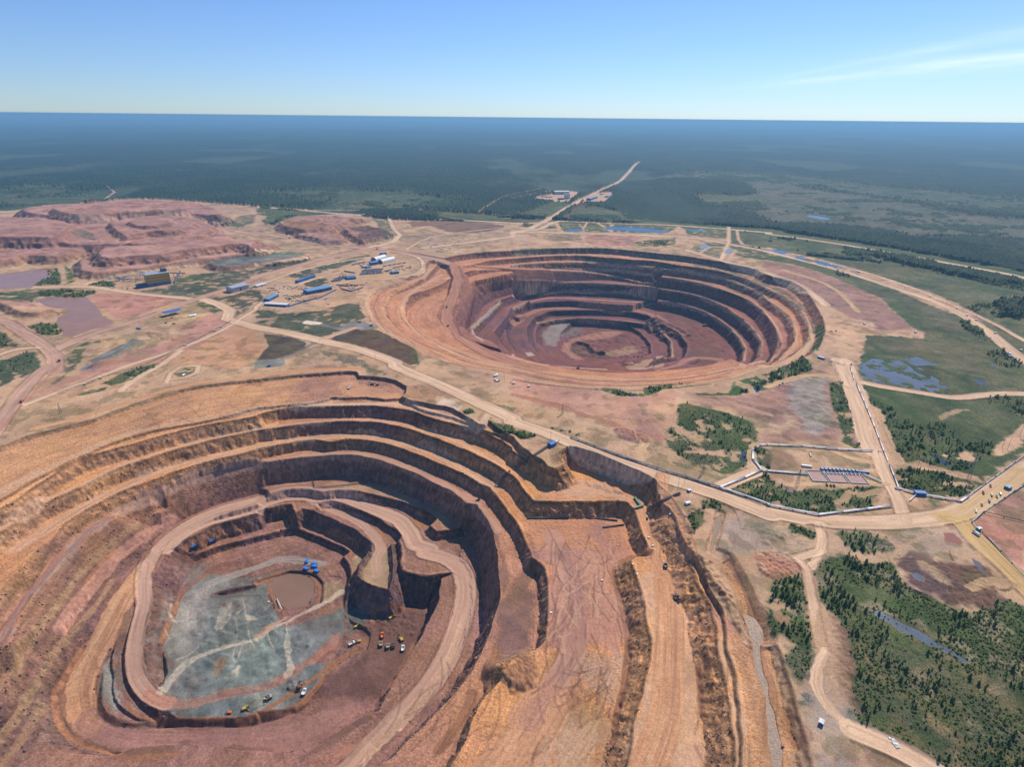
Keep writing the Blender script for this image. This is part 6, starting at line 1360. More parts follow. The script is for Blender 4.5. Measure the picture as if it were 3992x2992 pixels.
for k in range(10):
    l = ('first', 'second', 'third', 'fourth', 'fifth', 'sixth', 'seventh', 'eighth', 'ninth', 'tenth')[k] + ' blue pump unit from the left in the row behind the basins'
    if pu is None:
        pu = o = thing('pump_unit', l, 'pump', 'blue pump units behind the basins')
        MB().box(0, 0, -.3, 3.6, 9, .6).build('skid', CONC, o); MB().box(0, 1.5, .3, 3.0, 5, 3.2, .9).build('housing', pmat('deep_blue', (.02, .09, .22), .4), o)
        MB().tube((0, -1, 1.6), (0, -4.5, 1.6), .8, n=12).build('motor', BLUE, o); MB().tube((0, -4, 1.6), (0, -8, 1.6), .4, n=8).build('outlet_pipe', PIPE, o)
    else: o = dup(pu, l)
    put(o, 'H %d,%d' % (470 + 33.5 * k, 966 + 2.2 * k), rot=-8)
cont(cb, 'b', 'blue grey container at the right end of the pump row', 'H 830,985', 'H 860,988', None); cont(cw, 'w', 'white container above the left basin', 'H 335,932', 'H 368,936', None)
put(lorry('white tank lorry parked on the bare ground above the basins', WHITE, TANKW, 'tank', 13), 'H 368,832', toward='H 385,870')
for k, (t, m_, n_) in enumerate((('H 510,1092', RUST, 'brown car left of the two dark cars below the basins'), ('H 545,1096', GRN, 'left of the two dark cars below the basins'), ('H 573,1098', DGREY, 'right of the two dark cars below the basins'))):
    put(lorry(n_.replace('cars', 'lorries').replace('car', 'lorry'), m_, m_, 'tip', 7), t, rot=80)
# ---- machine park right edge
for t, l, a, b, kd in (('H 2005,1170', 'grey flatbed lorry in the machine park by the yellow road', GREY, GREY, 'box'), ('H 1975,1192', 'blue cabbed lorry in the machine park by the yellow road', BLUE, GREY, 'tip'), ('H 1930,1178', 'white lorry in the machine park by the yellow road', WHITE, CREAM, 'box'),
    ('H 1910,1232', 'blue lorry alone below the machine park', BLUE, BLUE, 'box'), ('H 1845,1262', 'cream lorry driving on the yellow road', CREAM, CREAM, 'tip'), ('H 1795,1318', 'grey tank lorry on the yellow road bend', GREY, TANKW, 'tank'), ('H 1858,1160', 'rusty lorry beside the grey pipe at the yellow road', RUST, RUST, 'tip'), ('H 1920,1100', 'rusty lorry further up the grey pipe at the yellow road', RUST, CREAM, 'tip')):
    put(lorry(l, a, b, kd), t, rot=60)
for t, l, c_ in (('H 105,226', 'blue digger of the pair on the purple ground left of the ring road', BLUE), ('H 132,212', 'dark digger of the pair on the purple ground left of the ring road', DGREY), ('H 722,52', 'rusty digger on the haul road at the swamp corner', RUST), ('D 590,1308', 'dark digger at the rim corner of the far pit', DGREY)):
    put(excavator(l, c_, 6, .9), t, rot=40)
put(lorry('white lorry at the rim corner of the far pit', WHITE, GREY, 'tip', 10), 'D 550,1312', rot=-10)
# ---- machines in and round the near pit
def ht(t, d, label, a, b=None, ld=True): return put(haul_truck(label, a, b, ld), t, toward=d)
ht('J 955,725', 'J 955,780', 'left of the three yellow haul trucks queueing on the brown floor', YEL, CREAM); ht('J 1008,740', 'J 1008,790', 'middle of the three yellow haul trucks queueing on the brown floor', YEL, CREAM)
ht('J 1050,735', 'J 1050,690', 'right of the three yellow haul trucks queueing on the brown floor', YEL, DGREY)
ht('J 968,655', 'J 968,600', 'bright orange haul truck above the queue on the brown floor', ORANGE, ORANGE, False); ht('J 1125,755', 'J 1128,710', 'white bedded orange haul truck right of the queue on the brown floor', ORANGE, WHITE, False)
ht('J 735,718', 'J 775,700', 'white haul truck beside the yellow loader on the muddy spit', WHITE, WHITE, False); ht('J 368,1085', 'J 385,1050', 'white and blue haul truck near the muddy channel on the grey floor', LBLUE, WHITE, False)
ht('J 95,1135', 'J 130,1125', 'cream bedded haul truck loaded by the long yellow digger', DGREY, CREAM); ht('F 800,255', 'F 825,215', 'white haul truck on the orange shelf of the near pit', WHITE, WHITE, False)
ht('B 1640,1102', 'B 1650,1060', 'upper dark haul truck on the ramp into the far pit', DGREY, RUST); ht('B 1652,1262', 'B 1645,1220', 'lower brown haul truck on the ramp into the far pit', RUST, CREAM)
ht('E 190,372', 'E 225,340', 'brown haul truck with orange bed on the wide road at the left edge', DGREY, ORANGE); ht('A 512,1568', 'A 520,1600', 'dark red haul truck at the junction near the left edge', RED, DGREY)
ht('B 1040,605', 'B 1080,615', 'dark haul truck at the junction above the white hangars', DGREY, RUST); ht('B 285,510', 'B 320,520', 'dark haul truck on the pink road to the spoil heaps', DGREY, RUST)
put(excavator('big black and yellow digger at the right of the brown floor', YEL, 8, 1.3, slew=120), 'J 1112,680'); put(excavator('yellow digger at the top of the brown floor', YEL, 8, 1.0, slew=20), 'J 1035,520', rot=10)
put(excavator('yellow digger left of the narrow muddy ditch on the brown floor', YEL, 7, 1.0, slew=30), 'J 770,585'); put(excavator('yellow loader in front of the white haul truck', YEL, 4, 1.0, slew=-160), 'J 782,700')
put(excavator('yellow digger with very long boom on the grey floor', YEL, 24, 1.15, slew=25), 'I 1888,1215', rot=0); put(excavator('small orange digger left of the long boomed yellow one', ORANGE, 5, .9, slew=180), 'I 1758,1245')
put(excavator('left black digger of the two on the orange shelf', DGREY, 8, 1.3, slew=160), 'F 995,222'); put(excavator('right grey digger of the two on the orange shelf', RUST, 7, 1.2, slew=200), 'F 1040,228')
put(excavator('yellow digger on the grey gravel pad beside the dark field', YEL, 7, 1.4, slew=200), 'B 885,1232'); put(excavator('black rope shovel on the wide floor of the far pit', DGREY, 9, 2.2, slew=0), 'C 1655,1265')
put(excavator('dark brown wrecked digger on the grey floor of the near pit', RUST, 7, 1.2, slew=100), 'J 330,1040'); put(excavator('dark digger on the lower bench of the far pit', DGREY, 6, 1.5, slew=60), 'C 560,1630')
for k, t in enumerate(('C 1045,1530', 'C 1078,1530', 'C 1112,1530')): ht(t, 'C %d,1560' % (1045 + 33 * k), ('left', 'middle', 'right')[k] + ' of three blue haul trucks on the bottom of the far pit', BLUE, DGREY)
for k, (t, d) in enumerate((('J 388,82', 'J 395,50'), ('J 445,103', 'J 470,108'), ('J 445,124', 'J 470,128'), ('J 380,142', 'J 405,150'), ('J 460,160', 'J 485,168'))):
    f = ('upright blue container nearest the purple ledge', 'upper', 'lower', 'leftmost blue container', 'lowest blue container')[k]
    o = container(pmat('container_bright_blue', (.02, .20, .65), .45), L=7, W=3)(f + (' of the two yellow marked blue containers' if k in (1, 2) else '') + ' on the grey floor ledge', 'blue containers on the pit ledge'); put(o, t, toward=d)
for t, l in (('J 458,112', 'yellow generator between the blue containers on the pit ledge'),):
    o = thing('generator', l, 'generator'); MB().box(0, 0, .3, 3.5, 1.6, 1.8).build('housing', YEL, o); MB().box(0, 0, -.1, 4, 2, .4).build('skid', DGREY, o); MB().tube((1, 0, 2.1), (1, 0, 2.9), .15, n=6).build('exhaust', DGREY, o); put(o, t, rot=15)
for t, l, d in (('E 1835,1582', 'right of the two blue drill rigs on the muddy ledge', 'E 1860,1570'), ('E 1680,1628', 'left of the two blue drill rigs on the muddy ledge', 'E 1710,1615')):
    o = thing('drill_rig', l, 'drill rig'); MB().box(0, 0, .3, 9, 3.4, 1.0).build('tracks', RUB, o); MB().box(-1, 0, 1.3, 6, 3, 2.2).build('engine_house', BLUE, o)
    MB().box(3.2, 0, 1.3, 1.8, 2.4, 2.4).build('cab', pmat('deep_blue', (.02, .09, .22), .4), o); MB().bar((4.4, 0, .8), (4.4, 0, 9), .8).build('mast', DGREY, o); put(o, t, toward=d)
ht('K 1170,120', 'K 1160,70', 'dark haul truck on the orange strip between the trenches', DGREY, DGREY, False)
put(lorry('grey lorry on the orange strip near the green containers', GREY, DGREY, 'tip', 8), 'G 1157,1378', rot=80)
for k, (t, d) in enumerate((('G 1065,1228', 'G 1080,1250'), ('G 1085,1252', 'G 1100,1272'))): put(container(GRN)(('upper', 'lower')[k] + ' green container beside the corner of the L shaped cut', 'green containers at the L shaped cut'), t, toward=d)
put(container(pmat('container_olive', (.15, .19, .14), .6), L=14)('olive container lying across the two green ones', 'green containers at the L shaped cut'), 'G 1078,1286', toward='G 1110,1276')
for t, l, d in (('G 805,1388', 'dark pipe bundle on the upper edge of the L shaped floor', 'G 840,1392'), ('G 865,1446', 'grey pipe bundle on the L shaped floor', 'G 900,1442'), ('G 300,1376', 'long dark pipe along the top edge of the L shaped floor', 'G 380,1376')):
    o = thing('pipe_stack', l, 'pipes'); m = MB(); LL = 26 if 'bundle' in l else 50
    for k in range(4): m.tube((-LL / 2, (k % 2) * .9 - .45, .45 + .8 * (k // 2)), (LL / 2, (k % 2) * .9 - .45, .45 + .8 * (k // 2)), .42, n=8)
    m.build('pipes', DGREY, o)
    for x in (-LL / 3, LL / 3): MB().box(x, 0, -.2, .4, 2.4, .35).build('sleeper', WOOD, o)
    put(o, t, toward=d)
for t, l in (('K 920,100', 'upper white crate at the corner of the orange strip'), ('K 955,178', 'lower white crate at the corner of the orange strip'), ('K 683,228', 'white crate beside the sand heaps on the pink floor'), ('K 292,478', 'white crate between two orange heaps on the left of the pink floor'),
    ('G 1355,1342', 'white crate on the tan strip below the second ramp'), ('G 1170,1545', 'upper white crate on the orange track'), ('G 1205,1616', 'lower white crate on the orange track'), ('J 95,395', 'white box on the grey floor left of the small lake')):
    o = thing('crate', l, 'crate', 'white crates on the shelves of the cut'); MB().box(0, 0, .2, 3.4, 2.6, 2.0).build('body', CREAM, o); MB().box(0, 0, 2.2, 3.6, 2.8, .15).build('lid', WHITE, o); MB().box(0, 0, -.1, 3.2, 2.4, .3).build('pallet', WOOD, o); put(o, t, rot=20)
# two road rollers on the orange strip
for k in range(3):
    o = thing('grader', ('left', 'middle', 'right')[k] + ' of three small graders side by side on the orange strip', 'grader', 'graders on the orange strip')
    MB().box(-1, 0, .8, 4, 1.6, 1.4).build('engine', RUST, o); MB().box(1.2, 0, 1.2, 1.4, 1.4, 1.9).build('cab', DGREY, o); MB().bar((1.5, 0, 1.6), (5, 0, 1.1), .35).build('frame', RUST, o); MB().box(2.5, 0, .2, .2, 3.6, .6).build('blade', DGREY, o); wheels(o, (-2.2, -.6, 4.8), .9, .55, .35)
    put(o, 'K %d,362' % (1240 + 16 * k), rot=95)
# crumpled white sheets by the bog track
o = thing('tarpaulin', 'crumpled white plastic sheet on stakes beside the bog track', 'tarpaulin'); rg = random.Random(3); m = MB(); V = []; nx_, ny_ = 12, 6
for i in range(nx_):
    for j in range(ny_): V.append(((i - 5.5) * 1.5, (j - 2.5) * 1.2, .5 + rg.uniform(-.1, .9)))
m.add(V, [(i * ny_ + j, (i + 1) * ny_ + j, (i + 1) * ny_ + j + 1, i * ny_ + j + 1) for i in range(nx_ - 1) for j in range(ny_ - 1) if rg.random() > .12]); m.build('sheet', WHITE, o); m = MB()
for i in range(6): x, y = rg.uniform(-8, 8), rg.uniform(-3, 3); m.bar((x, y, -.5), (x + .3, y, 1.8), .15)
m.build('stakes', WOOD, o); put(o, 'L 968,1465', toward='L 1000,1505'); o.scale = (.6, .6, .6)
# ---- pipes
pipeline('white pipe leaving the ring road and bending round the green corner plot', 'G 1785,1112 2000,1030 2142,966 2068,872 2066,790 2132,750 H 0,748 300,757 600,785 905,799', .75, n=2)
pipeline('short white pipe end at the haul road junction', 'H 955,800 1002,803', .7)
pipeline('long white pipe down the right side of the haul road past the swamp', 'H 765,215 830,370 920,590 1000,800 1035,885', .8)
pipeline('short white pipe along the haul road above the swamp track', 'H 712,75 745,180', .8)
pipeline('white pipe between the earth bridge and the pipe fork', 'H 1050,922 1125,1115', .75)
pipeline('double white pipe from the fork through the blue valve house', 'H 1105,1120 1285,1170 1662,1236 1730,1190', .8, n=2)
pipeline('short white pipe branch below the blue valve house', 'H 1284,1174 1222,1230', .7)
pipeline('grey pipe beside the wide yellow road', 'H 1730,1190 1880,1080 2211,842', .6, GREY)
pipeline('triple white pipes running in to the left basin', 'H -60,966 0,972 350,1002', .6, n=3)
pipeline('double white pipes leaving the pump row to the right', 'H 822,1000 980,1066', .6, n=2)
pipeline('white header pipe along the back edge of the three basins', 'H 470,990 810,1002', .6)
pipeline('double pipe along the near ring road, grey then white', 'G 500,682 700,755 900,832 1240,948 1500,1025 1780,1112', .7, pmat('aged_pipe', (.30, .31, .31), .5), n=2)
pipeline('double white pipe following the inside of the ring road bend', 'G 1785,1114 2000,1190 2211,1262 H 0,1266 440,1352 1065,1276', .8, n=2)
pipeline('grey pipe at the right edge bending at the green kiosk', 'H 2211,1090 1865,1322 1760,1412 1792,1452', .6, GREY)
pipeline('thin dark pipe across the pink field at the right edge', 'H 1870,1326 2211,1412', .5, DGREY)
pipeline('grey pipe beside the yellow road towards the lower right', 'H 1850,1500 2010,1658 L 1969,190', .5, GREY)
pipeline('white pipe from the box on the far pit rim to the haul road', 'D 490,1554 670,1606', .8)
pipeline('thin dark pipe from the top of the diagonal line to its low end', 'A 1990,1225 1905,1272 1850,1303 1600,1430 1280,1590 E 865,165 730,218 500,300', .5, DGREY, name='pipeline')
pipeline('white pipe stub beside the bright blue pump house', 'G 362,730 398,714', .9)
pipeline('white pipe lying beside the small lake on the pit floor', 'J 158,375 196,452', .6, z=.3)
trestle('pipe ramp dropping from the bright blue pump house', ('G 305,758', 'G 185,835')); trestle('pipe ramp over the second bench below the pump house', ('G 140,860', 'G 20,950'))
trestle('pipe ramp over the third bench at the east wall', ('F 2185,975', 'F 2060,1095')); trestle('pipe ramp reaching the purple bench of the east wall', ('F 1925,1218', 'F 1800,1290'))
trestle('pipe ramp from the gravel pad down to the tan strip', ('G 1440,1168', 'G 1290,1228')); trestle('pipe ramp from the tan strip down to the orange track', ('G 1290,1228', 'G 1155,1312'))
# ---- poles
for k, (t, h, lat) in enumerate((('E 525,470', 16, 1), ('F 1025,20', 14, 0), ('F 2135,200', 16, 0), ('G 325,700', 14, 0), ('G 425,475', 16, 1), ('G 1238,1005', 18, 0), ('G 1420,1130', 16, 0), ('G 1475,1085', 16, 0), ('G 1635,985', 18, 1), ('H 255,1090', 22, 1), ('H 1735,1030', 30, 1), ('H 2025,760', 20, 0), ('H 2070,775', 20, 0), ('H 2175,660', 20, 0), ('H 1290,950', 16, 0), ('H 1310,955', 16, 0), ('H 155,130', 16, 1),
    ('A 1360,1040', 16, 0), ('A 1640,980', 18, 1), ('D 1540,1080', 18, 0), ('D 1680,1130', 18, 0), ('D 1800,1180', 18, 0), ('D 1930,1240', 18, 0), ('D 2060,1300', 18, 0), ('D 1120,900', 18, 0), ('D 1300,960', 18, 0), ('B 115,770', 16, 1), ('B 860,960', 14, 0), ('J 1310,390', 6, 0))):
    o = pylon('', h, lattice=bool(lat)); o['label'] = ('tall lattice mast' if lat else 'slim wooden power pole') + ' ' + (
     'above the left end of the near pit', 'beside the ring road over the near pit', 'on the grey pad between the pits', 'behind the bright blue pump house', 'on the pink flat above the ring road', 'beside the ring road over the L shaped cut', 'left of the gravel pad of the second ramp', 'across the road from the gravel pad', 'at the low end of the square green plot', 'below the red basins', 'at the right of the young tree plot', 'left of the pair on the pale clearing', 'right of the pair on the pale clearing', 'higher up the pale clearing', 'left of the pair on the earth bridge', 'right of the pair on the earth bridge', 'in the shrubs on the near rim of the far pit',
     'on the pink field right of the brown pond', 'in the grass below the ochre plant', 'first of the row above the swamp road', 'second of the row above the swamp road', 'third of the row above the swamp road', 'fourth of the row above the swamp road', 'fifth of the row above the swamp road', 'near the top of the swamp road', 'further down the swamp road', 'in the grass strip by the left haul road', 'behind the large blue hall', 'short one at the corner of the shadowed pit wall')[k]
    put(o, t, rot=30)
for k, (t, m_) in enumerate((('A 1430,1240', DGREY), ('A 1500,1247', RED), ('A 1480,1195', RED), ('A 1170,885', DGREY), ('A 1060,940', WHITE), ('A 1100,945', DGREY), ('B 300,945', WHITE), ('B 130,940', RUST), ('B 880,960', DGREY), ('B 950,895', BLUE), ('B 1280,785', DGREY), ('B 1320,768', RUST), ('C 300,365', WHITE), ('B 455,680', DGREY), ('B 595,1035', DGREY))):
    put(lorry('x', m_, m_, ('tip', 'box')[k % 2], 8), t, rot=30 * k)['label'] = ('dark', 'small red', 'red', 'dark', 'white', 'black', 'white', 'rusty', 'dark', 'blue', 'dark', 'rusty', 'white', 'dark', 'dark')[k] + ' lorry ' + (
     'at the front edge of the fuel station pad', 'in the middle of the fuel station pad', 'under the edge of the blue canopy', 'on the pad left of the ochre plant', 'at the road below the ochre plant', 'on the grey pad below the ochre plant', 'on the track above the fenced depot', 'at the bend above the fenced depot', 'by the scrap yard fence', 'on the yard road right of the scrap yard', 'on the sand right of the blue yard edge shed', 'on the sand near the pit rim by the yard', 'on the far straight road at its junction', 'on the haul road left of the grass strip', 'outside the blue fence of the large hall')[k]

# ---- more stock in the yards
sm_g = container(pmat('stock_grey', (.20, .21, .22), .7), L=6, W=2.4, Hh=1.6); sm_w = container(CREAM, L=6, W=2.4, Hh=2.2); sm_d = container(DGREY, L=9, W=2.4, Hh=1.4); yr = random.Random(8)
for x0, x1, y0, y1, n, l in ((210, 440, 925, 950, 14, 'in the open store above the fenced depot'), (240, 430, 985, 1060, 16, 'inside the fenced depot'), (690, 930, 905, 955, 18, 'in the walled scrap yard'), (830, 1060, 700, 750, 16, 'left of the white arched hangars'), (900, 1180, 775, 815, 20, 'among the grey container rows'), (1180, 1340, 745, 790, 12, 'on the sand right of the white hangars'), (100, 190, 930, 975, 6, 'at the bend above the depot'), (1480, 1760, 540, 600, 14, 'in the scattered store beyond the far pit rim')):
    for k in range(n):
        f = yr.choice(((sm_g, 'sg', 'low grey crate'), (sm_w, 'sw', 'cream crate'), (sm_d, 'sd', 'long dark crate'))); x = x0 + (x1 - x0) * (k + yr.random()) / n; y = yr.uniform(y0, y1)
        cont(f[0], f[1], f[2] + ' of the loose stock ' + l, 'B %d,%d' % (x, y), 'B %d,%d' % (x + 20, y - 5 + 10 * (k % 2)), 'loose stock in the yards')
for k in range(14):
    x = yr.uniform(1000, 1210); y = yr.uniform(845, 880); cont((sm_g, sm_w, sm_d)[k % 3], ('sg', 'sw', 'sd')[k % 3], ('low grey crate', 'cream crate', 'long dark crate')[k % 3] + ' of the loose stock on the pad left of the ochre plant', 'A %d,%d' % (x, y), 'A %d,%d' % (x + 20, y - 3), 'loose stock in the yards')
for k in range(8):
    x = yr.uniform(2080, 2200); y = yr.uniform(915, 945); cont((sm_w, sm_g)[k % 2], ('sw', 'sg')[k % 2], ('cream crate', 'low grey crate')[k % 2] + ' of the loose stock on the white pad by the grey hangar', 'A %d,%d' % (x, y), 'A %d,%d' % (x + 20, y - 3), 'loose stock in the yards')
# ================================================================== trees and undergrowth
rt = random.Random(11); nrng = np.random.default_rng(12)
def leafmat(name, c1, c2):
    m = bpy.data.materials.new(name); nt, n, l = nodes_of(m)
    o = n.new('ShaderNodeOutputMaterial'); b = n.new('ShaderNodeBsdfPrincipled'); l.new(b.outputs[0], o.inputs[0]); b.inputs['Roughness'].default_value = .8; b.inputs['Specular IOR Level'].default_value = .15
    g = n.new('ShaderNodeNewGeometry'); t = n.new('ShaderNodeTexNoise'); t.inputs['Scale'].default_value = .16; t.inputs['Detail'].default_value = 3; l.new(g.outputs['Position'], t.inputs['Vector'])
    r = n.new('ShaderNodeValToRGB'); r.color_ramp.elements[0].position = .35; r.color_ramp.elements[1].position = .65; r.color_ramp.elements[0].color = (*c1, 1); r.color_ramp.elements[1].color = (*c2, 1)
    l.new(t.outputs[0], r.inputs[0]); l.new(r.outputs[0], b.inputs['Base Color']); return m
NEEDLE = leafmat('needles', (.050, .088, .022), (.10, .145, .034)); LEAF = leafmat('leaves', (.075, .125, .026), (.13, .165, .042)); BARK = pmat('bark', (.11, .085, .065), .9)
def crown_arrays(kind, seed):
    """unit-height crown: many small tilted triangles through the crown's volume"""
    g = np.random.default_rng(seed); n = {'conifer': 150, 'larch': 110, 'bush': 110}[kind]
    t = g.random(n) ** .8; a = g.random(n) * 2 * np.pi
    if kind == 'bush': z = .08 + .85 * t; R = .55 * np.sqrt(np.clip(1 - (z - .45) ** 2 / .3, 0.02, 1)) * (.7 + .4 * np.sin(3 * a + seed))
    elif kind == 'larch': z = .22 + .76 * t; R = .17 * (1 - t) ** .6 * (.7 + .5 * np.sin(z * 30 + seed)) + .02
    else: z = .10 + .88 * t; R = .27 * (1 - t) ** .8 * (.75 + .35 * np.sin(z * 24 + seed)) + .015
    rad_ = R * (.35 + .75 * g.random(n)); c = np.stack([np.cos(a) * rad_, np.sin(a) * rad_, z], -1)
    s = {'conifer': .085, 'larch': .07, 'bush': .15}[kind] * (.6 + .8 * g.random(n)) * (1.15 - .6 * t)
    out = np.stack([np.cos(a), np.sin(a), -.35 + 0 * a], -1); side = np.stack([-np.sin(a), np.cos(a), 0 * a], -1)
    j = g.normal(0, .35, (n, 3)); out = out + j; up = np.array([0, 0, 1.0]) + g.normal(0, .4, (n, 3))
    A = c + out * s[:, None]; B = c - out * .4 * s[:, None] + side * .8 * s[:, None]; D = c - out * .4 * s[:, None] - side * .8 * s[:, None]; E = c + up * .8 * s[:, None]
    V = np.stack([A, B, D, E], 1).reshape(-1, 3); k = np.arange(n)[:, None] * 4
    F = np.concatenate([k + [0, 1, 3], k + [0, 3, 2], k + [1, 2, 3]]); return V, F
def trunk_arrays():
    a = np.arange(5) * 2 * np.pi / 5; V = np.concatenate([np.stack([.022 * np.cos(a), .022 * np.sin(a), 0 * a - .05], -1), np.stack([.005 * np.cos(a), .005 * np.sin(a), 0 * a + .8], -1)])
    F = np.array([(i, (i + 1) % 5, 5 + (i + 1) % 5) for i in range(5)] + [(i, 5 + (i + 1) % 5, 5 + i) for i in range(5)]); return V, F
KINDS = [('conifer', 1), ('conifer', 2), ('conifer', 3), ('larch', 4), ('larch', 5), ('bush', 6), ('bush', 7), ('bush', 8)]
CR = [crown_arrays(*k) for k in KINDS]; TR = trunk_arrays()
def scatter(s, n, kinds, h0, h1, clump=0.0, cls_only=True, wl=22.0, thr=0.0):
    P = smooth(PT(s)); W = ontop(P[:, 0], P[:, 1]); x0, x1, y0, y1 = W[:, 0].min(), W[:, 0].max(), W[:, 1].min(), W[:, 1].max(); out = []
    X = nrng.uniform(x0, x1, n * 14).astype(F32); Y = nrng.uniform(y0, y1, n * 14).astype(F32)
    _, _, _, ins = nearest(X, Y, W[:, 0], W[:, 1], True); X, Y = X[ins], Y[ins]
    if clump: k = fbm(X, Y, wl, 2, 44) + nrng.normal(0, 1 - clump, len(X)) * .3 > thr; X, Y = X[k], Y[k]
    if cls_only:
        r = np.hypot(X, Y); i = np.clip(np.searchsorted(RR, r) - 1, 0, len(RR) - 2); j = np.clip(((np.arctan2(X, Y) - AZ[0]) / (AZ[1] - AZ[0])).astype(int), 0, NA - 2); k = CLS[i, j] == 3; X, Y = X[k], Y[k]
    X, Y = X[:n], Y[:n]; Z = gz(X, Y)
    for x, y, z in zip(X, Y, Z): out.append((float(x), float(y), float(z), (.82 if h1 > 2.5 else 1) * (.5 * h0 + (h1 * 1.15 - .5 * h0) * rt.random() ** 2.0), rt.choice(kinds)))
    return out
CON = [0, 1, 2, 0, 1, 3, 4]; MIXD = [0, 1, 2, 3, 5, 6]; BSH = [5, 6, 7]
big = []   # (trees, zone phrase)
V1 = 'L 640,1330 760,1250 640,1080 660,900 600,640 480,460 380,330 330,150 480,40 640,30 820,-10 940,60 1010,120 1040,240 1200,330 1440,430 1600,430 1800,370 1969,420 N 4150,2450 4150,3150 3800,3150 L 1290,1658 1100,1560 900,1470 750,1400'
big.append((scatter('L 640,1330 760,1250 640,1080 660,900 600,640 700,640 1000,860 1300,1080 1700,1400 1969,1600 N 4100,3100 3700,3100 L 1290,1658 1100,1560 900,1470', 190, CON, 3.5, 6.5, .5, True, 14, -.05), 'in the open bog at the lower right corner'))
big.append((scatter('L 640,620 640,480 800,420 900,560 1100,700 1300,780 1550,960 1969,1300 1969,1600 1500,1250 1100,1000 800,800', 130, CON, 3.5, 6.5, .3, True, 14, -.1), 'between the blue pool and the heather strips'))
big.append((scatter('L 330,150 480,40 820,0 940,60 1010,120 1040,240 1200,330 1440,430 1800,370 1969,420 N 4150,2500 4150,2750 L 1969,1100 1600,830 1400,700 1100,540 850,430 640,470 600,600 480,460', 560, CON, 4.0, 7.5, .6, True, 18, 0.0), 'in the dense stand above the blue pool'))
big.append((scatter('L 60,230 240,190 290,300 335,420 330,600 300,760 180,700 40,640 0,500', 130, CON, 4.5, 8.0, .5, True, 16, -.05), 'in the small wood left of the bog track'))
big.append((scatter('G 1430,390 1590,400 1900,480 2060,540 2100,610 2100,700 2050,750 2040,880 1960,960 1830,1010 1680,960 1420,840 1340,760 1300,660 1395,580', 260, [0, 1, 2, 5, 6], 3.0, 5.5, .5, True, 34, 0.0), 'in the square green plot between the pits'))
big.append((scatter('G 1880,1120 2000,1050 2211,985 H 120,1090 430,1120 740,1110 980,1110 900,1270 450,1335 0,1250 G 2211,1250 2000,1190', 270, [0, 1, 2, 5], 3.0, 5.5, .4, True, 24, -.1), 'inside the bend of the ring road'))
big.append((scatter('H 1110,960 1500,985 1790,1080 1740,1170 1500,1180 1160,1110', 230, [0, 1, 2, 5], 3.5, 6.5, .4, True, 24, -.15), 'in the plot beside the blue valve house'))
big.append((scatter('H 830,240 1660,350 2211,320 2211,540 2000,670 1900,760 1600,850 1500,930 1250,880 1110,880 1000,640 930,440', 480, [0, 3, 5, 4], 4.0, 7.5, .8, True, 60, 0.06), 'on the rough ground right of the swamp haul road'))
big.append((scatter('H 600,1500 860,1500 980,1540 1090,1658 L 940,60 820,0 H 720,1658', 70, CON, 4.0, 7.0, .3), 'on the slope under the ring road'))
allt = [(t, z) for L_s, z in big for t in L_s]
allt.sort(key=lambda q: q[0][0] ** 2 + q[0][1] ** 2 - (q[0][3] * 60) ** 2 * 0)
protos = {}
def leaf_mesh(name, V, F, mat):
    o = np_mesh(name, V, F, None, mat, False, False); me = o.data; bpy.data.objects.remove(o); return me
for k, (nm, sd) in enumerate(KINDS): protos[k] = leaf_mesh('crown', *CR[k], LEAF if nm == 'bush' else NEEDLE)
TRM = leaf_mesh('trunk', *TR, BARK)
solo = [q for q in allt if q[0][4] < 5][:300]; ids = set(map(id, solo)); rest = [q for q in allt if id(q) not in ids]
KN = {0: 'dark green young conifer', 1: 'dark green young conifer', 2: 'dark green young conifer', 3: 'slender tall larch', 4: 'slender tall larch'}
for (x, y, z, h, k), zone in solo:
    nm = 'larch_tree' if k > 2 else 'conifer_tree'; o = thing(nm, KN[k] + ' ' + zone, 'tree', 'young trees ' + zone)
    o.location = (x, y, z - .1); o.scale = (h * rt.uniform(.9, 1.2),) * 2 + (h,); o.rotation_euler = (rad(rt.uniform(-3, 3)), rad(rt.uniform(-3, 3)), rt.uniform(0, 6.28))
    for n_, me in (('trunk', TRM), ('crown', protos[k])): c = bpy.data.objects.new(n_, me); COL.objects.link(c); c.parent = o
def mass(name, label, items, mats=None, cat='trees'):
    for bush in (0, 1):
        Vs, Fs, b = [], [], 0
        for (x, y, z, h, k) in items:
            if (k >= 5) != bool(bush): continue
            V, F = CR[k]; a = rt.uniform(0, 6.28); c, s = math.cos(a), math.sin(a); w = h * rt.uniform(.9, 1.25)
            q = np.empty_like(V); q[:, 0] = (V[:, 0] * c - V[:, 1] * s) * w + x; q[:, 1] = (V[:, 0] * s + V[:, 1] * c) * w + y; q[:, 2] = V[:, 2] * h + z - .1
            Vs.append(q); Fs.append(F + b); b += len(V)
        if not Vs: continue
        o = np_mesh(name if not bush else 'undergrowth', np.concatenate(Vs), np.concatenate(Fs), None, LEAF if bush else NEEDLE, False)
        o['kind'] = 'stuff'; o['label'] = label if not bush else label.replace('conifers', 'bushes'); o['category'] = cat if not bush else 'bushes'
mass('young_woodland', 'many small dark conifers scattered over the green plots', [q[0] for q in rest])
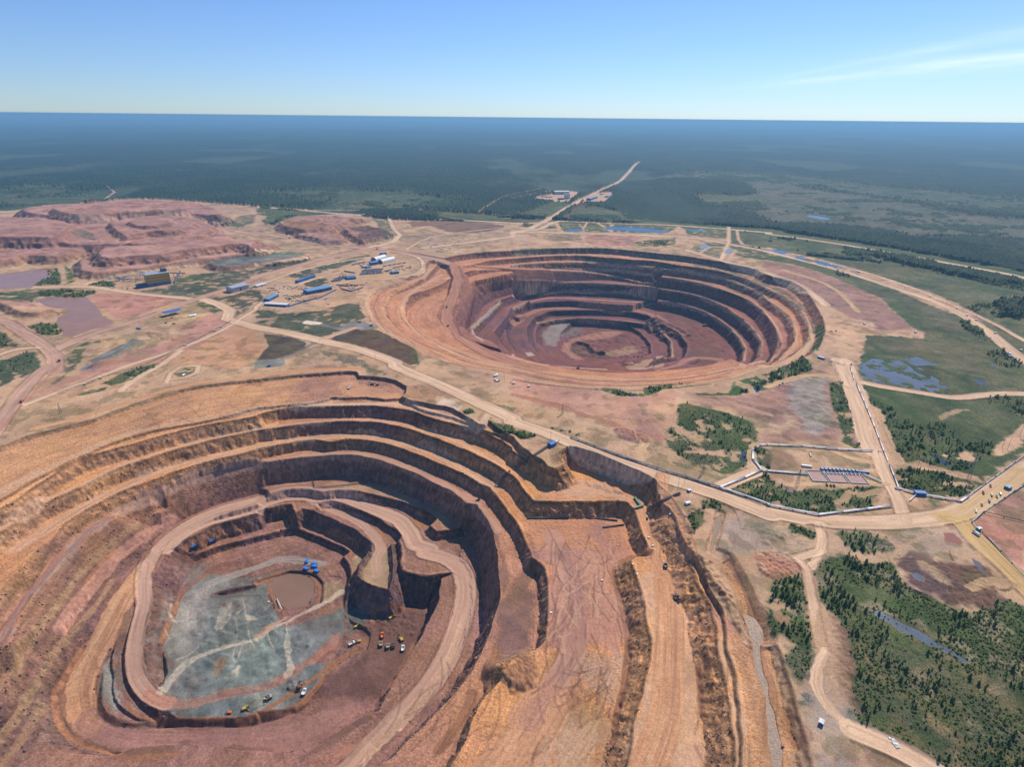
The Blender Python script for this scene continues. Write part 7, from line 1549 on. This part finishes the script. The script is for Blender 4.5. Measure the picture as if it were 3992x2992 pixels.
# bushes and woods too far off or too many to count
far_ = []
for s, n, kk, h0, h1 in (('H -10,180 0,130 100,90 250,20 330,10 400,80 350,110 200,150 100,200 0,240 G 2100,260 1950,300 2000,240', 330, MIXD, 4, 8), ('G 1080,300 1180,240 1220,220 1600,220 1560,240 1300,265 1100,320 900,310 800,280 950,280', 160, MIXD, 3, 6),
    ('H 530,190 640,200 700,330 740,480 770,600 830,680 850,760 760,780 640,730 640,620 590,480 540,330', 160, MIXD, 3, 5), ('G 2080,770 2211,780 2211,970 2140,950 2080,880', 70, MIXD, 3, 6), ('H 140,1460 200,1430 420,1500 400,1570 300,1540', 40, BSH, 2, 4),
    ('G 1490,1310 1640,1320 1650,1380 1560,1490 1530,1400', 50, BSH, 2, 4), ('G 1620,1190 1800,1250 1830,1300 1640,1280', 40, MIXD, 2, 5), ('F 1750,450 1850,430 1890,470 1790,480', 26, BSH, 2.5, 4.5), ('F 2110,570 2211,560 G 0,620 190,660 150,690 0,680 F 2150,650', 60, BSH, 3, 6),
    ('E 880,210 1000,150 1150,90 1380,30 1400,50 1300,90 1150,180 950,230', 90, MIXD, 2.5, 5), ('A 1800,1620 1850,1580 1950,1580 1960,1610 1880,1640', 50, MIXD, 4, 8), ('A 230,1270 380,1240 500,1260 555,1300 500,1340 380,1350', 110, BSH, 3, 6),
    ('A 300,980 560,960 850,970 700,1010 500,1020', 160, BSH, 4, 8), ('A 270,925 370,870 430,770 500,760 530,850 520,905', 120, BSH, 3, 7), ('A 750,910 850,880 1000,880 1000,935 800,940', 90, BSH, 3, 6), ('A 0,1320 120,1400 190,1450 50,1450 -100,1440', 60, BSH, 3, 6), ('A 0,1560 290,1485 360,1570 340,1640 0,1658', 90, BSH, 2, 5),
    ('C 1060,560 1400,515 1400,560 1200,575', 130, [0, 3, 1], 5, 9), ('C 60,400 120,370 180,390 170,415', 60, [0, 3, 1], 6, 10), ('D 590,780 700,780 700,840 600,830', 70, [0, 3, 5], 5, 9), ('D 900,620 1300,690 1290,730 1100,700 930,650', 160, [0, 3, 1], 5, 9),
    ('D 1650,1220 1800,1250 1960,1380 1900,1400 1750,1330', 190, [0, 5, 6], 4, 8), ('D 1880,1490 2100,1480 2211,1560 2211,1620 1950,1600', 120, [0, 5, 3], 4, 8), ('D 1700,1100 2211,1060 2211,1210 2000,1190', 260, [0, 5, 3], 4, 8), ('D 1500,780 2211,900 2211,960 1800,880', 260, [0, 3, 5], 4, 8),
    ('D 430,1240 490,1280 480,1370 430,1480 400,1400', 50, BSH, 2, 4), ('H 1700,760 1850,720 1950,740 1900,850 1780,880', 90, MIXD, 3, 6), ('H 1480,900 1700,880 1800,940 1600,960', 60, MIXD, 3, 6), ('G 310,590 600,650 590,670 400,640', 26, BSH, 1.5, 3),
    ('L 330,150 480,40 820,0 940,60 1040,240 1440,430 1969,420 1969,1658 1290,1658 750,1400 640,1080 600,640', 4600, BSH, .7, 1.8), ('L 60,230 240,190 335,420 330,600 350,800 200,1100 100,800 0,560', 420, BSH, .7, 2.0), ('G 1430,390 1900,480 2100,610 2040,880 1830,1010 1420,840 1300,660', 420, BSH, .8, 1.8),
    ('G 1880,1120 2211,985 H 430,1120 980,1110 900,1270 450,1335 0,1250 G 2000,1190', 420, BSH, .9, 2.2), ('H 1110,960 1500,985 1790,1080 1740,1170 1160,1110', 200, BSH, .9, 2.2), ('C 600,690 1300,720 2000,890 2211,1010 1900,940 1200,760', 300, BSH, 1.5, 3.5), ('C 300,605 900,610 1500,680 2000,830 1500,720 800,640', 200, BSH, 1.5, 3.5)):
    far_ += scatter(s, n, kk, h0, h1, .4, True, 30, -.2)
mass('distant_woodland', 'small woods and hedges of conifers among the roads', far_)

# ---- broken rock along the foot of the faces: nobody could count it
_ok = (CLS[:1300] == 4) & (SLOPE[:1300] > .62) & (GR[:1300] < 1150) & (nrng.random(CLS[:1300].shape) < .045)
ri, rj = np.where(_ok); sel = nrng.permutation(len(ri))[:16000]; ri, rj = ri[sel], rj[sel]
ox = GX[ri, rj]; oy = GY[ri, rj]; oz = GZ[ri, rj]; rs = (.35 + 1.25 * nrng.random(len(ri)) ** 3)
base_ = np.array([(1, 0, 0), (-1, 0, 0), (0, 1, 0), (0, -1, 0), (0, 0, 1), (0, 0, -.6)]); V = base_[None] * (.6 + .7 * nrng.random((len(ri), 6, 3))) * rs[:, None, None] + np.stack([ox, oy, oz + rs * .15], -1)[:, None]
tri = np.array([(0, 2, 4), (2, 1, 4), (1, 3, 4), (3, 0, 4), (2, 0, 5), (1, 2, 5), (3, 1, 5), (0, 3, 5)]); F = (tri[None] + 6 * np.arange(len(ri))[:, None, None]).reshape(-1, 3)
CV = np.repeat(C[ri, rj] * (.7 + .8 * nrng.random((len(ri), 1))), 6, 0); o = np_mesh('rubble', V.reshape(-1, 3), F, CV, gmats[4], False)
o['kind'] = 'stuff'; o['label'] = 'broken rock scattered along the pit faces'; o['category'] = 'rubble'
# ================================================================== the air
def box_mesh(name, x0, x1, y0, y1, z0, z1):
    V = [(x, y, z) for x in (x0, x1) for y in (y0, y1) for z in (z0, z1)]
    F = [(0, 1, 3, 2), (4, 6, 7, 5), (0, 4, 5, 1), (2, 3, 7, 6), (0, 2, 6, 4), (1, 5, 7, 3)]
    me = bpy.data.meshes.new(name); me.from_pydata(V, [], F); me.update()
    o = bpy.data.objects.new(name, me); COL.objects.link(o); return o
hz = box_mesh('haze', -66000, 66000, -500, 66000, float(GZ.min()) - 1.0, CAM_H + 2)
hz['kind'] = 'stuff'; hz['label'] = 'blue summer haze over the taiga'; hz['category'] = 'haze'
hm = bpy.data.materials.new('haze'); nt, n, l = nodes_of(hm)
o = n.new('ShaderNodeOutputMaterial'); pv = n.new('ShaderNodeVolumePrincipled')
pv.inputs['Color'].default_value = (.28, .57, .84, 1); pv.inputs['Density'].default_value = 7.2e-5; pv.inputs['Anisotropy'].default_value = .15
l.new(pv.outputs[0], o.inputs['Volume']); hz.data.materials.append(hm)
